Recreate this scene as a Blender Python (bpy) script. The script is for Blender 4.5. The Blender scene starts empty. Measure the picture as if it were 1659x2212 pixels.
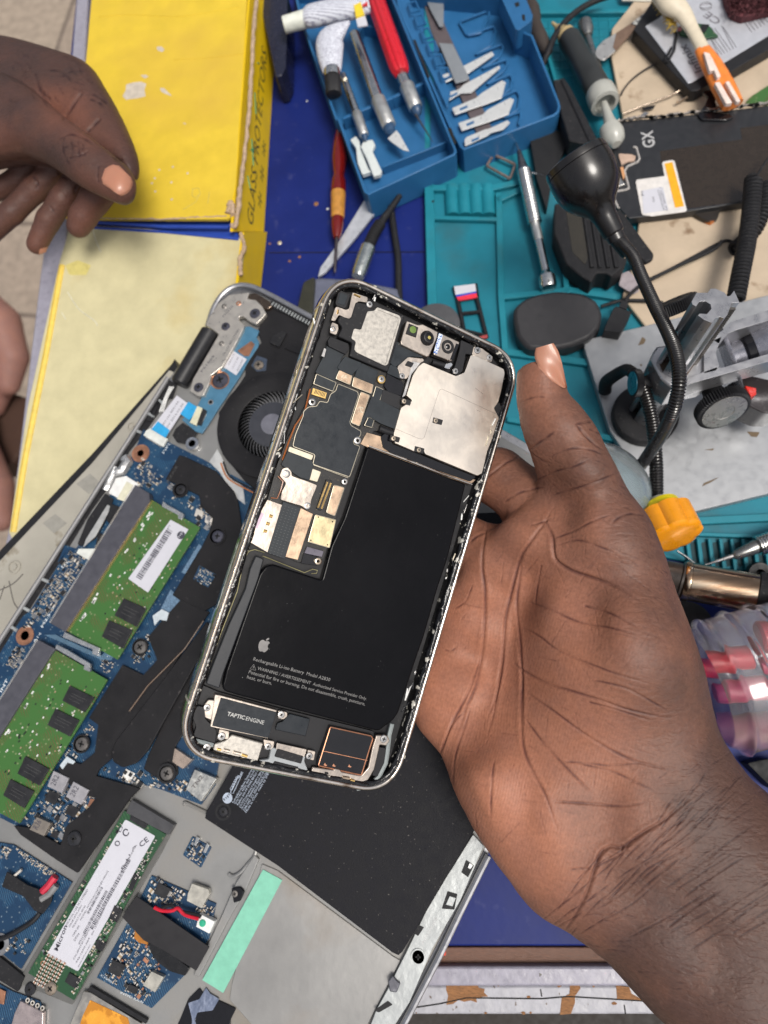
import bpy, bmesh, math, random
import numpy as np
from mathutils import Vector, Matrix
R = math.radians
S = bpy.context.scene
COL = S.collection

# ---------------------------------------------------------------- camera, sky, sun, exposure
FOC = 1495.0; CX, CY = 830.0, 1106.0; CAMH = 0.335
_n = np.array([220, 420, 1495.0]); _n /= np.linalg.norm(_n)
_Z = -_n; _u = np.array([0, -1.0, 0]); _Y = _u - _u.dot(_Z) * _Z; _Y /= np.linalg.norm(_Y); _X = np.cross(_Y, _Z)
WM = np.array([_X, _Y, _Z])
cam = bpy.data.cameras.new('camera'); camo = bpy.data.objects.new('camera', cam); COL.objects.link(camo)
mw = Matrix.Identity(4)
for i in range(3):
    mw[i][0] = WM[i][0]; mw[i][1] = -WM[i][1]; mw[i][2] = -WM[i][2]
mw.translation = Vector((0, 0, CAMH)); camo.matrix_world = mw
cam.sensor_fit = 'VERTICAL'; cam.sensor_height = 36; cam.sensor_width = 27; cam.lens = 36 * FOC / 2212
cam.clip_start = 0.01; cam.clip_end = 50
cam.dof.use_dof = True; cam.dof.focus_distance = 0.232; cam.dof.aperture_fstop = cam.lens / 2.0
S.camera = camo
SUN_EL, SUN_AZ = 66, 125
w = bpy.data.worlds.new('World'); S.world = w; w.use_nodes = True
nt = w.node_tree; sky = nt.nodes.new('ShaderNodeTexSky'); sky.sky_type = 'NISHITA'; sky.sun_disc = False
sky.sun_elevation = R(SUN_EL); sky.sun_rotation = R(SUN_AZ); sky.air_density = 1.0; sky.dust_density = 5.0; sky.ozone_density = 1.0
hs = nt.nodes.new('ShaderNodeHueSaturation'); hs.inputs['Saturation'].default_value = 0.45
nt.links.new(sky.outputs[0], hs.inputs['Color']); nt.links.new(hs.outputs[0], nt.nodes['Background'].inputs[0])
nt.nodes['Background'].inputs[1].default_value = 0.105
sl = bpy.data.lights.new('sun', 'SUN'); sl.energy = 2.3; sl.angle = R(20); sl.color = (1, .95, .88)
so = bpy.data.objects.new('sun', sl); COL.objects.link(so)
_d = Vector((math.sin(R(SUN_AZ)) * math.cos(R(SUN_EL)), math.cos(R(SUN_AZ)) * math.cos(R(SUN_EL)), math.sin(R(SUN_EL))))
so.rotation_euler = (-_d).to_track_quat('-Z', 'Y').to_euler()
S.view_settings.view_transform = 'Standard'; S.view_settings.look = 'None'; S.view_settings.gamma = 1; S.view_settings.use_curve_mapping = False
S.view_settings.exposure = 0.1
try:
    S.cycles.max_bounces = 8; S.cycles.transparent_max_bounces = 12; S.cycles.use_denoising = True
except Exception: pass

# ---------------------------------------------------------------- photo tiles -> pixels of the 1659x2212 view
TL = {'V': (0, 0, 1), 'A': (378.03, 594.05, 4), 'B': (729.05, 594.05, 4), 'C': (378.03, 1147.05, 4), 'D': (621.05, 1188.1, 4),
      'E': (0, 540.05, 2), 'F': (0, 1106, 2), 'G': (540.04, 0, 2.7927), 'H': (1080.1, 0, 2.8656), 'I': (1242.1, 540.05, 3.1517),
      'J': (0, 0, 2.7927), 'K': (864.1, 702.05, 2.0869), 'L': (864.1, 1404.1, 2.0869), 'M': (1350.1, 1080.1, 3.1498),
      'N': (432.0, 1620.1, 2.3631), 'O': (0, 1674.1, 2.4576), 'P': (0, 594.05, 2.4576)}
def q(s):
    'points "T x y x y ..." of one tile, in view pixels'
    t = s.split(); ox, oy, k = TL[t[0]]; a = [float(z) for z in t[1:]]
    return [(ox + a[i] / k, oy + a[i + 1] / k) for i in range(0, len(a), 2)]
def ray(p): return Vector(WM @ np.array([p[0] - CX, p[1] - CY, FOC]))
CAMP = Vector((0, 0, CAMH))
def proj(Pw):
    c = (np.asarray(Pw) - np.array([0, 0, CAMH])) @ WM
    return np.stack([CX + FOC * c[..., 0] / c[..., 2], CY + FOC * c[..., 1] / c[..., 2]], -1)
class Fr:
    def __init__(s, o, n): s.o = Vector(o); s.n = Vector(n).normalized()
    def P(s, p, h=0.0):
        r = ray(p); t = ((s.o + s.n * h) - CAMP).dot(s.n) / r.dot(s.n); return CAMP + r * t
    def sc(s, p, h=0.0):
        'metres per view pixel there'
        return (s.P((p[0] + 5, p[1]), h) - s.P((p[0] - 5, p[1]), h)).length / 10
TF = Fr((0, 0, 0), (0, 0, 1))                      # the table
PC = [(730.4, 576.5), (1140.5, 776.2), (843.9, 1720.9), (359.9, 1628.9)]
PN = Vector((.5027, -.2465, .8286)); PO = Vector((-.0478, .1364, CAMH - .1919))
PF = Fr(PO, PN)                                    # the rim plane of the held phone

# ---------------------------------------------------------------- mesh helpers
RS = {}
def frame_mat(loc, rot=None):
    m = (rot or Matrix.Identity(3)).to_4x4(); m.translation = loc; return m
def setp(o, label=None, cat=None, group=None, kind=None):
    if label: o['label'] = label
    if cat: o['category'] = cat
    if group: o['group'] = group
    if kind: o['kind'] = kind
    return o
def thing(name, loc, label, cat, group=None):
    o = bpy.data.objects.new(name, None); COL.objects.link(o); o.empty_display_size = .005
    o.location = loc; RS[o.name] = Vector(loc); return setp(o, label, cat, group)
def rnd(pts, r, n=4):
    out = []; N = len(pts)
    for i in range(N):
        a, b, c = Vector(pts[i - 1]), Vector(pts[i]), Vector(pts[(i + 1) % N])
        k = min(r, .45 * (a - b).length, .45 * (c - b).length)
        p = b + (a - b).normalized() * k; s = b + (c - b).normalized() * k
        for j in range(n + 1):
            t = j / n; out.append(tuple(p * (1 - t) ** 2 + b * 2 * t * (1 - t) + s * t * t))
    return out
def spl(pts, n=6):
    'smooth path through points'
    P = [Vector(p) for p in pts]; out = []
    for i in range(len(P) - 1):
        a = P[max(i - 1, 0)]; b = P[i]; c = P[i + 1]; d = P[min(i + 2, len(P) - 1)]
        for j in range(n):
            t = j / n
            out.append(.5 * ((2 * b) + (c - a) * t + (2 * a - 5 * b + 4 * c - d) * t * t + (-a + 3 * b - 3 * c + d) * t ** 3))
    out.append(P[-1]); return out
class MB:
    def __init__(s): s.v = []; s.f = []; s.mi = []; s.ms = []
    def _m(s, m):
        if m not in s.ms: s.ms.append(m)
        return s.ms.index(m)
    def add(s, vs, fs, m):
        o = len(s.v); s.v += [Vector(v) for v in vs]; k = s._m(m)
        for f in fs: s.f.append([o + i for i in f]); s.mi.append(k)
    def prism(s, top, down, m):
        n = len(top); bot = [t + down for t in top]
        s.add(top + bot, [list(range(n)), list(range(2 * n - 1, n - 1, -1))] + [[i, n + i, n + (i + 1) % n, (i + 1) % n] for i in range(n)], m)
    def poly(s, fr, px, h1, h0, m, r=0):
        'prism traced from view pixels at height h1, straight sides to h0 (metres)'
        if isinstance(px, str): px = q(px)
        if r: px = rnd(px, r)
        s.prism([fr.P(p, h1) for p in px], fr.n * (h0 - h1), m)
    def box(s, c, ax, ay, az, m):
        c = Vector(c); vs = [c + ax * i + ay * j + az * k for i in (-1, 1) for j in (-1, 1) for k in (-1, 1)]
        s.add(vs, [[0, 1, 3, 2], [4, 6, 7, 5], [0, 4, 5, 1], [2, 3, 7, 6], [0, 2, 6, 4], [1, 5, 7, 3]], m)
    def tube(s, pts, r, m, n=10, cap=True, flat=None):
        P = [Vector(p) for p in pts]; k = len(P); rr = r if isinstance(r, (list, tuple)) else [r] * k
        up = None; vs = []
        for i in range(k):
            t = (P[min(i + 1, k - 1)] - P[max(i - 1, 0)]).normalized()
            if up is None: up = t.orthogonal().normalized() if abs(t.z) > .9 else (Vector((0, 0, 1)) - t * t.z).normalized()
            else:
                up = (up - t * up.dot(t)); up = up.normalized() if up.length > 1e-6 else t.orthogonal().normalized()
            sd = t.cross(up)
            for j in range(n):
                a = 2 * math.pi * j / n; vs.append(P[i] + (sd * math.cos(a) + up * (math.sin(a) * (flat or 1))) * rr[i])
        fs = [[i * n + j, i * n + (j + 1) % n, (i + 1) * n + (j + 1) % n, (i + 1) * n + j] for i in range(k - 1) for j in range(n)]
        if cap: fs += [list(range(n - 1, -1, -1)), list(range((k - 1) * n, k * n))]
        s.add(vs, fs, m)
    def lathe(s, o, ax, prof, m, n=24):
        'prof: (radius, distance along ax)'
        o = Vector(o); ax = Vector(ax).normalized(); u = ax.orthogonal().normalized(); v = ax.cross(u); vs = []
        for r, t in prof:
            for j in range(n):
                a = 2 * math.pi * j / n; vs.append(o + ax * t + (u * math.cos(a) + v * math.sin(a)) * max(r, 1e-6))
        k = len(prof)
        fs = [[i * n + j, i * n + (j + 1) % n, (i + 1) * n + (j + 1) % n, (i + 1) * n + j] for i in range(k - 1) for j in range(n)]
        if prof[0][0] > 0: fs.append(list(range(n - 1, -1, -1)))
        if prof[-1][0] > 0: fs.append(list(range((k - 1) * n, k * n)))
        s.add(vs, fs, m)
    def text(s, st, fr, a, b, h, m, hpx=None, bold=False):
        'text whose baseline runs from pixel a to pixel b on plane h'
        cu = bpy.data.curves.new('t', 'FONT'); cu.body = st; cu.resolution_u = 2
        if bold: cu.offset = .018
        o = bpy.data.objects.new('t', cu); me = o.to_mesh()
        if not len(me.vertices): o.to_mesh_clear(); bpy.data.objects.remove(o); return
        A = fr.P(a, h); B = fr.P(b, h); X = (B - A); W = X.length; X.normalize(); Y = fr.n.cross(X)
        xs = [v.co.x for v in me.vertices]; x0, x1 = min(xs), max(xs); sx = W / max(x1 - x0, 1e-6)
        sy = sx if hpx is None else hpx * fr.sc(a, h) / .7
        s.add([A + X * ((v.co.x - x0) * sx) + Y * (v.co.y * sy) for v in me.vertices], [list(p.vertices) for p in me.polygons], m)
        o.to_mesh_clear(); bpy.data.objects.remove(o); bpy.data.curves.remove(cu)
    def build(s, name, parent=None, bevel=0, seg=2, ang=35, smooth=True, label=None, cat=None, group=None, kind=None, recalc=True, sub=0):
        me = bpy.data.meshes.new(name)
        if parent is None:
            V = s.v; org = Vector((sum(v.x for v in V) / len(V), sum(v.y for v in V) / len(V), min(v.z for v in V)))
        else: org = RS[parent.name]
        me.from_pydata([v - org for v in s.v], [], s.f)
        for m in s.ms: me.materials.append(m)
        me.polygons.foreach_set('material_index', s.mi); me.update()
        if recalc:
            bm = bmesh.new(); bm.from_mesh(me); bmesh.ops.recalc_face_normals(bm, faces=bm.faces); bm.to_mesh(me); bm.free()
        if smooth:
            me.polygons.foreach_set('use_smooth', [True] * len(me.polygons)); me.set_sharp_from_angle(angle=R(ang))
        o = bpy.data.objects.new(name, me); COL.objects.link(o)
        if parent is None: o.location = org
        else: o.parent = parent
        RS[o.name] = org
        if bevel:
            b = o.modifiers.new('b', 'BEVEL'); b.width = bevel; b.segments = seg; b.limit_method = 'ANGLE'; b.angle_limit = R(40)
        if sub:
            b = o.modifiers.new('s', 'SUBSURF'); b.levels = sub; b.render_levels = sub
        return setp(o, label, cat, group, kind)
def P1(name, parent, fr, px, h1, h0, m, r=0, bevel=0, **k):
    b = MB(); b.poly(fr, px, h1, h0, m, r); return b.build(name, parent, bevel=bevel, **k)

# ---------------------------------------------------------------- materials
MC = {}
def M(name, col, rough=.5, metal=0, var=.12, vs=300, bump=0, bs=800, spec=.5, col2=None, thr=None, ior=None, trans=0, coat=0, sheen=0, dirt=None, rv=.1, aniso=None, subs=0, det=4):
    '''procedural principled: base colour varied by noise; col2 with thr=(lo,hi) mixes a second colour by a second noise; bump from fine noise'''
    if name in MC: return MC[name]
    m = bpy.data.materials.new(name); m.use_nodes = True; t = m.node_tree; n = t.nodes; L = t.links; bs_ = n['Principled BSDF']
    bs_.inputs['Roughness'].default_value = rough; bs_.inputs['Metallic'].default_value = metal
    bs_.inputs['Specular IOR Level'].default_value = spec
    if ior: bs_.inputs['IOR'].default_value = ior
    if trans: bs_.inputs['Transmission Weight'].default_value = trans
    if coat: bs_.inputs['Coat Weight'].default_value = coat; bs_.inputs['Coat Roughness'].default_value = .12
    if subs: bs_.inputs['Subsurface Weight'].default_value = subs; bs_.inputs['Subsurface Scale'].default_value = .004; bs_.inputs['Subsurface Radius'].default_value = (1, .35, .2)
    tc = n.new('ShaderNodeTexCoord'); vec = tc.outputs['Object']
    if aniso:
        mp = n.new('ShaderNodeMapping'); L.new(vec, mp.inputs[0]); mp.inputs['Rotation'].default_value = (0, 0, aniso[0]); mp.inputs['Scale'].default_value = (aniso[1], aniso[2], 1); vec = mp.outputs[0]
    no = n.new('ShaderNodeTexNoise'); L.new(vec, no.inputs['Vector']); no.inputs['Scale'].default_value = vs; no.inputs['Detail'].default_value = det; no.inputs['Roughness'].default_value = .6
    mr = n.new('ShaderNodeMapRange'); L.new(no.outputs[0], mr.inputs[0]); mr.inputs[1].default_value = .3; mr.inputs[2].default_value = .7
    mr.inputs[3].default_value = 1 - var; mr.inputs[4].default_value = 1 + var
    sc = n.new('ShaderNodeVectorMath'); sc.operation = 'SCALE'; sc.inputs[0].default_value = col[:3]; L.new(mr.outputs[0], sc.inputs['Scale'])
    out = sc.outputs[0]
    if col2:
        n2 = n.new('ShaderNodeTexNoise'); L.new(vec, n2.inputs['Vector']); n2.inputs['Scale'].default_value = (thr[2] if len(thr) > 2 else vs * .7); n2.inputs['Detail'].default_value = 5
        m2 = n.new('ShaderNodeMapRange'); L.new(n2.outputs[0], m2.inputs[0]); m2.inputs[1].default_value = thr[0]; m2.inputs[2].default_value = thr[1]
        mx = n.new('ShaderNodeMix'); mx.data_type = 'RGBA'; L.new(m2.outputs[0], mx.inputs[0]); L.new(out, mx.inputs[6]); mx.inputs[7].default_value = (*col2[:3], 1); out = mx.outputs[2]
    L.new(out, bs_.inputs['Base Color'])
    r2 = n.new('ShaderNodeMapRange'); L.new(no.outputs[0], r2.inputs[0]); r2.inputs[1].default_value = .3; r2.inputs[2].default_value = .7
    r2.inputs[3].default_value = max(rough - rv, .02); r2.inputs[4].default_value = min(rough + rv, 1); L.new(r2.outputs[0], bs_.inputs['Roughness'])
    if bump:
        n3 = n.new('ShaderNodeTexNoise'); L.new(vec, n3.inputs['Vector']); n3.inputs['Scale'].default_value = bs; n3.inputs['Detail'].default_value = 4
        bu = n.new('ShaderNodeBump'); bu.inputs['Strength'].default_value = min(bump, 1); bu.inputs['Distance'].default_value = .0004 * max(bump, 1) * 300 / bs
        L.new(n3.outputs[0], bu.inputs['Height']); L.new(bu.outputs[0], bs_.inputs['Normal'])
    MC[name] = m; return m

blk = M('black_plastic', (.013, .013, .015), .5, bump=.3, bs=2500, spec=.35)
blkm = M('black_matte', (.014, .014, .016), .62, spec=.3, bump=.4, bs=2500, col2=(.09, .085, .08), thr=(.62, .8, 900), var=.2)
blkg = M('black_gloss', (.006, .006, .008), .12, rv=.04)
slate = M('slate_flex', (.016, .021, .026), .45, spec=.35, bump=.25, bs=1800, var=.2)
slate2 = M('slate_shield', (.014, .018, .023), .36, spec=.35, bump=.2, bs=900, var=.1)
steel = M('steel', (.62, .6, .57), .3, 1, bump=.3, bs=1500)
champ = M('champagne_steel', (.56, .49, .42), .33, 1, bump=.35, bs=500, var=.08, vs=120)
gold = M('gold_pad', (.54, .39, .27), .34, 1, bump=.3, bs=1800)
goldc = M('gold_contact', (.75, .5, .18), .3, 1)
cream = M('cream_rim', (.6, .54, .42), .4, .6)
silver = M('silver_plate', (.50, .47, .42), .42, .75, bump=.5, bs=2600, var=.15, vs=900)
screwm = M('screw_metal', (.6, .58, .55), .25, 1)
dark = M('dark_recess', (.004, .004, .004), .7)
copper = M('copper', (.62, .3, .18), .38, .9)
white = M('white_plastic', (.72, .72, .70), .45, bump=.2)

def screw(parent, fr, px, rpx, h, m=None, cross='plus', m2=None, name='screw', hh=.0004):
    m = m or screwm; r = rpx * fr.sc(px, h); c = fr.P(px, h); b = MB(); n = fr.n
    if cross == 'hole':
        b.lathe(c, n, [(r, -hh * 2), (r, -.1 * r), (r * .85, 0), (r * .5, 0), (r * .42, -.1 * r), (r * .4, -hh * 2)], m, 16)
        b.lathe(c, n, [(r * .42, -hh * 1.6), (0, -hh * 1.6)], dark, 10)
    else:
        b.lathe(c, n, [(r, -hh * 2), (r, -.15 * r), (r * .86, 0), (r * .5, .04 * r), (0, .05 * r)], m, 20)
        u = n.orthogonal().normalized(); u = Matrix.Rotation(random.random() * 1.5, 3, n) @ u; v = n.cross(u)
        for a_, b_ in ((u, v), (v, u)):
            b.box(c + n * (.03 * r), a_ * r * .45, b_ * r * .12, n * (.05 * r), m2 or dark)
    return b.build(name, parent, recalc=False)
# ================================================================ THE HELD PHONE
mm = .001
def rim_point(u, v):
    return PO_ + UX * u + DY * v
PCW = [PF.P(p) for p in PC]
PCT = sum(PCW, Vector()) / 4
UX = ((PCW[1] - PCW[0]) + (PCW[2] - PCW[3])).normalized(); DY = ((PCW[3] - PCW[0]) + (PCW[2] - PCW[1])); DY = (DY - UX * DY.dot(UX)).normalized()
PO_ = PCT; PW = ((PCW[1] - PCW[0]).length + (PCW[2] - PCW[3]).length) / 4; PH = ((PCW[3] - PCW[0]).length + (PCW[2] - PCW[1]).length) / 4
def rrect(w, h, r, n=14, e=2.3):
    'superelliptic rounded rectangle, half sizes w,h'
    o = []
    for sx, sy, a0 in ((1, 1, 0), (-1, 1, 90), (-1, -1, 180), (1, -1, 270)):
        for i in range(n + 1):
            a = R(a0 + 90 * i / n); c, s_ = math.cos(a), math.sin(a)
            o.append(((w - r) * sx + r * math.copysign(abs(c) ** (2 / e), c), (h - r) * sy + r * math.copysign(abs(s_) ** (2 / e), s_)))
    # long edges subdivided
    out = []
    for i in range(len(o)):
        a = Vector(o[i]); b = Vector(o[(i + 1) % len(o)]); k = max(1, int((a - b).length / .0012))
        for j in range(k): out.append(a.lerp(b, j / k))
    return out
def loop(inset, h, jit=0, seed=0):
    r = .0138 - inset; pts = rrect(PW - inset, PH - inset, max(r, .002)); rg = random.Random(seed)
    return [PO_ + UX * p.x + DY * p.y + PN * h + (Vector((rg.uniform(-1, 1), rg.uniform(-1, 1), rg.uniform(-1, 1))) * jit) for p in pts]
def resample(l, n):
    L = [0]; k = len(l)
    for i in range(k): L.append(L[-1] + (l[(i + 1) % k] - l[i]).length)
    out = []; j = 0
    for i in range(n):
        t = L[-1] * i / n
        while L[j + 1] < t: j += 1
        out.append(l[j % k].lerp(l[(j + 1) % k], (t - L[j]) / max(L[j + 1] - L[j], 1e-9)))
    return out
def sweep(b, prof, m, NP=420, jit=None):
    rings = []
    for k, (i, h) in enumerate(prof):
        rings.append(resample(loop(i * mm, h * mm, (jit[k] if jit else 0) * mm, k), NP))
    vs = [v for r_ in rings for v in r_]
    b.add(vs, [[k * NP + j, k * NP + (j + 1) % NP, (k + 1) * NP + (j + 1) % NP, (k + 1) * NP + j] for k in range(len(prof) - 1) for j in range(NP)], m)
bezel = M('phone_bezel', (.66, .60, .53), .12, 1, var=.15, vs=60, bump=.25, bs=400, rv=.06, col2=(.30, .22, .16), thr=(.55, .7, 130))
goo = M('black_adhesive', (.006, .006, .007), .22, var=.3, vs=500, col2=(.52, .5, .44), thr=(.62, .66, 380), bump=1, bs=650)
navy = M('phone_back', (.02, .022, .06), .2, coat=.5)
phone = thing('opened_phone', PO_ - PN * .0096, 'opened mobile phone without screen, black battery and metal plates bared, held in a hand', 'phone')
b = MB()
sweep(b, [(.9, -9.3), (.25, -8.9), (0, -8.2), (0, -1.0), (.12, -.45), (.45, -.12), (.6, -.35), (.7, -.05), (1.2, 0), (1.45, -.2), (1.56, -.5)], bezel)
bz = b.build('frame', phone, ang=60, recalc=False)
b = MB(); sweep(b, [(1.5, -.45), (1.8, -.5), (2.2, -.35), (2.6, -.6), (2.9, -.9), (3.1, -1.5), (3.15, -5.0)], goo, jit=[.03, .16, .2, .2, .2, .2, 0]); b.build('adhesive_ledge', phone, ang=70, recalc=False)
b = MB(); f_ = [v for v in resample(loop(2.9 * mm, -4.9 * mm), 120)]; b.prism(f_, PN * -.0006, blk); b.build('inner_floor', phone)
b = MB(); f_ = [v for v in resample(loop(.85 * mm, -8.8 * mm), 160)]; b.prism(f_, PN * -.0007, navy); b.build('back_glass', phone, bevel=.0003)
# antenna bands across the frame
abm = M('antenna_band', (.42, .4, .34), .45)
for sgn, t, side in ((-1, -.83, 0), (-1, .80, 0), (1, -.62, 0), (1, .83, 0), (0, -.66, 1), (0, -.6, -1)):
    b = MB()
    if side == 0: p = PO_ + UX * (PW * sgn - sgn * .00042) + DY * (PH * t); b.box(p - PN * .0042, UX * .00045, DY * .0006, PN * .0040, abm)
    else: p = PO_ + DY * (PH * side - side * .00042) + UX * (PW * t); b.box(p - PN * .0042, DY * .00045, UX * .0006, PN * .0040, abm)
    b.build('antenna_band', phone, bevel=.0002)
# side buttons / sim slot seen on the left wall
for t0, t1 in ((-.60, -.53), (-.43, -.25), (-.19, -.03)):
    b = MB(); c_ = PO_ - UX * (PW - .0002) + DY * (PH * (t0 + t1) / 2) - PN * .0042
    b.box(c_, UX * .00024, DY * (PH * (t1 - t0) / 2 + .0003), PN * .0015, M('button_gap', (.05, .02, .015), .5)); b.box(c_, UX * .00034, DY * (PH * (t1 - t0) / 2), PN * .0011, bezel)
    b.build('side_button', phone, bevel=.0001, seg=2)

def pp(name, px, h, m, t=1.0, r=1.2, bevel=.00012, parent=None, **k):
    return P1(name, parent or phone, PF, px, h * mm, (h - t) * mm, m, r, bevel, **k)
def line(b, px, h, rad, m, n=6, closed=False, r=0):
    pts = q(px) if isinstance(px, str) else px
    if r: pts = rnd(pts, r)
    if closed: pts = pts + pts[:1]
    b.tube([PF.P(p, h * mm) for p in pts], rad * mm, m, n)
def outlined(name, px, h, m, rim=cream, t=1.0, r=1.5, rr_=.13):
    o = pp(name, px, h, m, t, r)
    b = MB(); line(b, px, h - .02, rr_, rim, closed=True, r=r); b.build('rim', o); return o
# mid plate and dark boards
pp('mid_plate', 'B 200 1460 255 1360 380 1395 430 1480 560 1540 1195 1770 1150 1812 600 1640 420 1550 265 1490', -2.6, gold, 1.5)
b = MB(); b.tube([PF.P(p, -2.2 * mm) for p in q('B 270 1478 430 1535 620 1605 900 1715 1165 1808')], [.25 * mm, .35 * mm, .5 * mm, .42 * mm, .3 * mm], bezel, 8); b.build('battery_tray_edge', phone)
board = pp('logic_board', 'A 1190 955 1235 850 1290 640 1340 600 1500 640 1750 760 1990 900 1950 1330 1720 1350 1640 1480 1500 1790 1390 2110 1290 2450 1180 2500 1060 2480 700 2330 640 2250 800 1940 880 1650 960 1440 1090 1200 1140 1100 1150 1000', -3.0, M('board_black', (.012, .011, .011), .5, bump=.6, bs=3000, col2=(.2, .16, .09), thr=(.66, .7, 2500)), 1.2)
b = MB(); line(b, 'A 1170 985 1135 1130 1120 1190 1040 1300 985 1440 950 1540 930 1600', -2.4, .28, M('orange_flex', (.30, .09, .02), .3, coat=.5)); b.build('flex_cable', phone); b = MB(); line(b, 'A 893 1740 935 1785 915 1860 885 1930 830 1925', -2.3, .2, MC['orange_flex']); b.build('flex_cable', phone)
outlined('main_shield', 'A 1410 940 1580 1008 1588 1040 1512 1270 1522 1300 1610 1350 1602 1395 1545 1420 1545 1460 1600 1480 1510 1745 1192 1635 1212 1552 1020 1480 1042 1380 1112 1212 1112 1180 1155 1140 1225 1135 1252 1090 1320 1104 1345 1030 1392 1000', -1.9, slate2, r=4)
b = MB()
for s_ in ('A 1440 975 1540 1010 1555 1040 1480 1250 1480 1300 1530 1380 1490 1470 1500 1500', 'A 1150 1200 1240 1175 1300 1130 1380 1100 1410 1000', 'A 1050 1450 1200 1510 1250 1560 1230 1610 1480 1700'): line(b, s_, -1.93, .06, M('shield_edge', (.05, .055, .06), .4), n=5)
b.build('shield_seam', phone)
b = MB()
for i in range(46):
    t = i / 45; p = q('A %f %f' % (1195 + 300 * t, 1640 + 112 * t))[0]; b.box(PF.P(p, -1.85 * mm), UX * .00008, DY * .0001, PN * .0001, cream)
b.build('shield_pins', phone)
outlined('connector_cover', 'A 1225 855 1395 930 1365 1005 1200 940', -2.0, slate)
pp('flex_flap', 'A 1312 610 1470 680 1440 720 1392 905 1385 920 1228 850 1215 838 1290 690', -1.9, slate, .6)
pp('foam_block', 'A 1345 532 1500 592 1508 640 1475 685 1330 615 1322 565', -1.0, blkm, 1.6)
pp('spring_clip', 'A 1290 628 1312 640 1293 712 1265 700', -1.2, steel)
oc = pp('board_connector', 'A 1195 975 1315 1018 1302 1070 1180 1030', -2.1, goldc, .7, .5)
b = MB()
for i in range(8):
    p = q('A %f %f' % (1215 + 11.5 * i, 995 + 4.2 * i))[0]; c = PF.P((p[0] - .5, p[1] + 3), -2.05 * mm); b.box(c, UX * .0001, DY * .0007, PN * .0001, blk)
b.build('contacts', oc)
for s_, nm in (('A 1425 820 1532 868 1515 948 1392 895', 0), ('B 145 880 310 945 296 1025 128 960', 1), ('B 205 1010 280 1040 192 1305 120 1275', 2), ('A 1375 1815 1465 1838 1382 2082 1310 2050', 3)):
    g_ = outlined('gold_pad', s_, -1.8, gold, t=.8, r=3)
    if nm in (0, 2):
        c = {0: 'A 1468 885', 2: 'B 203 1160'}[nm]; c = q(c)[0]; b = MB(); rg = random.Random(nm)
        for i in range(6):
            for j in range(6):
                if rg.random() < .5: b.box(PF.P((c[0] + (i - 3) * 2.1, c[1] + (j - 3) * 2.1 + i * .6), -1.78 * mm), UX * .00014, DY * .00014, PN * .00003, cream)
        b.build('etched_mark', g_)
pp('flex_flap', 'A 1470 702 1615 757 1600 800 1545 850 1532 870 1425 822 1400 800', -1.6, slate, .7, 3)
pp('flex_flap', 'B 212 760 355 830 325 935 310 946 148 880 165 830', -1.6, slate, .7, 3)
b = MB(); c = PF.P(q('B 383 902')[0], -1.5 * mm); b.lathe(c, PN, [(.00135, -.001), (.00135, 0), (.0009, .00005), (.0009, -.0002)], goldc, 24); sc_ = b.build('gold_ring', phone)
screw(phone, PF, q('B 383 900')[0], 6.8, -1.35 * mm)
outlined('connector_cover', 'B 335 962 398 990 368 1085 305 1058', -1.9, slate, t=.7)
outlined('connector_cover', 'B 270 1225 320 1250 298 1318 235 1300', -1.9, slate, t=.7)
pp('smoked_window', 'B 430 850 578 930 552 1045 440 1010 405 960', -1.7, blkg, .5, 3)
pp('flex_cable', 'B 395 985 548 1045 540 1165 370 1085', -1.75, blk, .6, 3)
pp('flex_cable', 'B 300 1045 552 1172 500 1332 372 1282 280 1225 250 1240 195 1330 215 1255', -1.3, slate, .5, 3)
b = MB(); b.tube([PF.P(p, -2.2 * mm) for p in q('B 362 1325 425 1350 492 1372')], .0012, blk, 12); b.build('cable_bend', phone)
pp('flex_cable', 'B 500 570 700 650 745 715 640 705 500 800 455 760', -2.0, slate, .5, 3)
# top left bracket, sensor, ear speaker
pp('corner_bracket', 'A 1535 148 1668 190 1665 240 1590 228 1562 250 1532 360 1500 384 1420 345 1385 400 1350 392 1385 285 1400 270 1480 300 1505 290', -1.2, champ, .8, 3)
b = MB(); line(b, 'A 1550 165 1605 190', -.95, .3, goldc); line(b, 'A 1412 300 1408 335', -.95, .3, goldc); b.build('spring_contact', phone)
o = pp('sensor_block', 'A 1430 130 1512 165 1512 190 1482 278 1465 290 1398 265 1388 240 1415 145', -1.0, blk, 2, 3); pp('sensor_face', 'A 1440 152 1495 175 1490 200 1465 265 1405 245 1425 160', -.9, slate, .2, 2, parent=o)
spk = pp('ear_speaker', 'B 160 232 240 245 300 292 345 272 582 352 438 838 108 700 130 585 8 530 45 455 5 400 22 350 115 378', -1.0, blkm, 2.2, 4, .0003)
pp('speaker_plate', 'B 345 276 540 350 552 380 438 772 412 785 165 668 146 640 162 575 120 548 145 460 205 475 262 312 320 310', -.85, silver, .3, 4, .00008, parent=spk)
b = MB(); line(b, 'B 350 300 520 368 530 395 415 775', -.83, .09, silver, n=5); b.build('plate_crease', spk)
screw(phone, PF, q('B 280 252')[0], 7, -.8 * mm)
pp('screw_tab', 'A 1360 405 1412 428 1416 470 1395 520 1342 500 1345 445', -1.3, champ, .8, 3)
screw(phone, PF, q('A 1368 466')[0], 5.8, -1.1 * mm, cross='hole')
pp('shield_tab', 'B 455 770 560 815 545 900 430 850', -1.5, slate, .6, 3)
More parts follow.
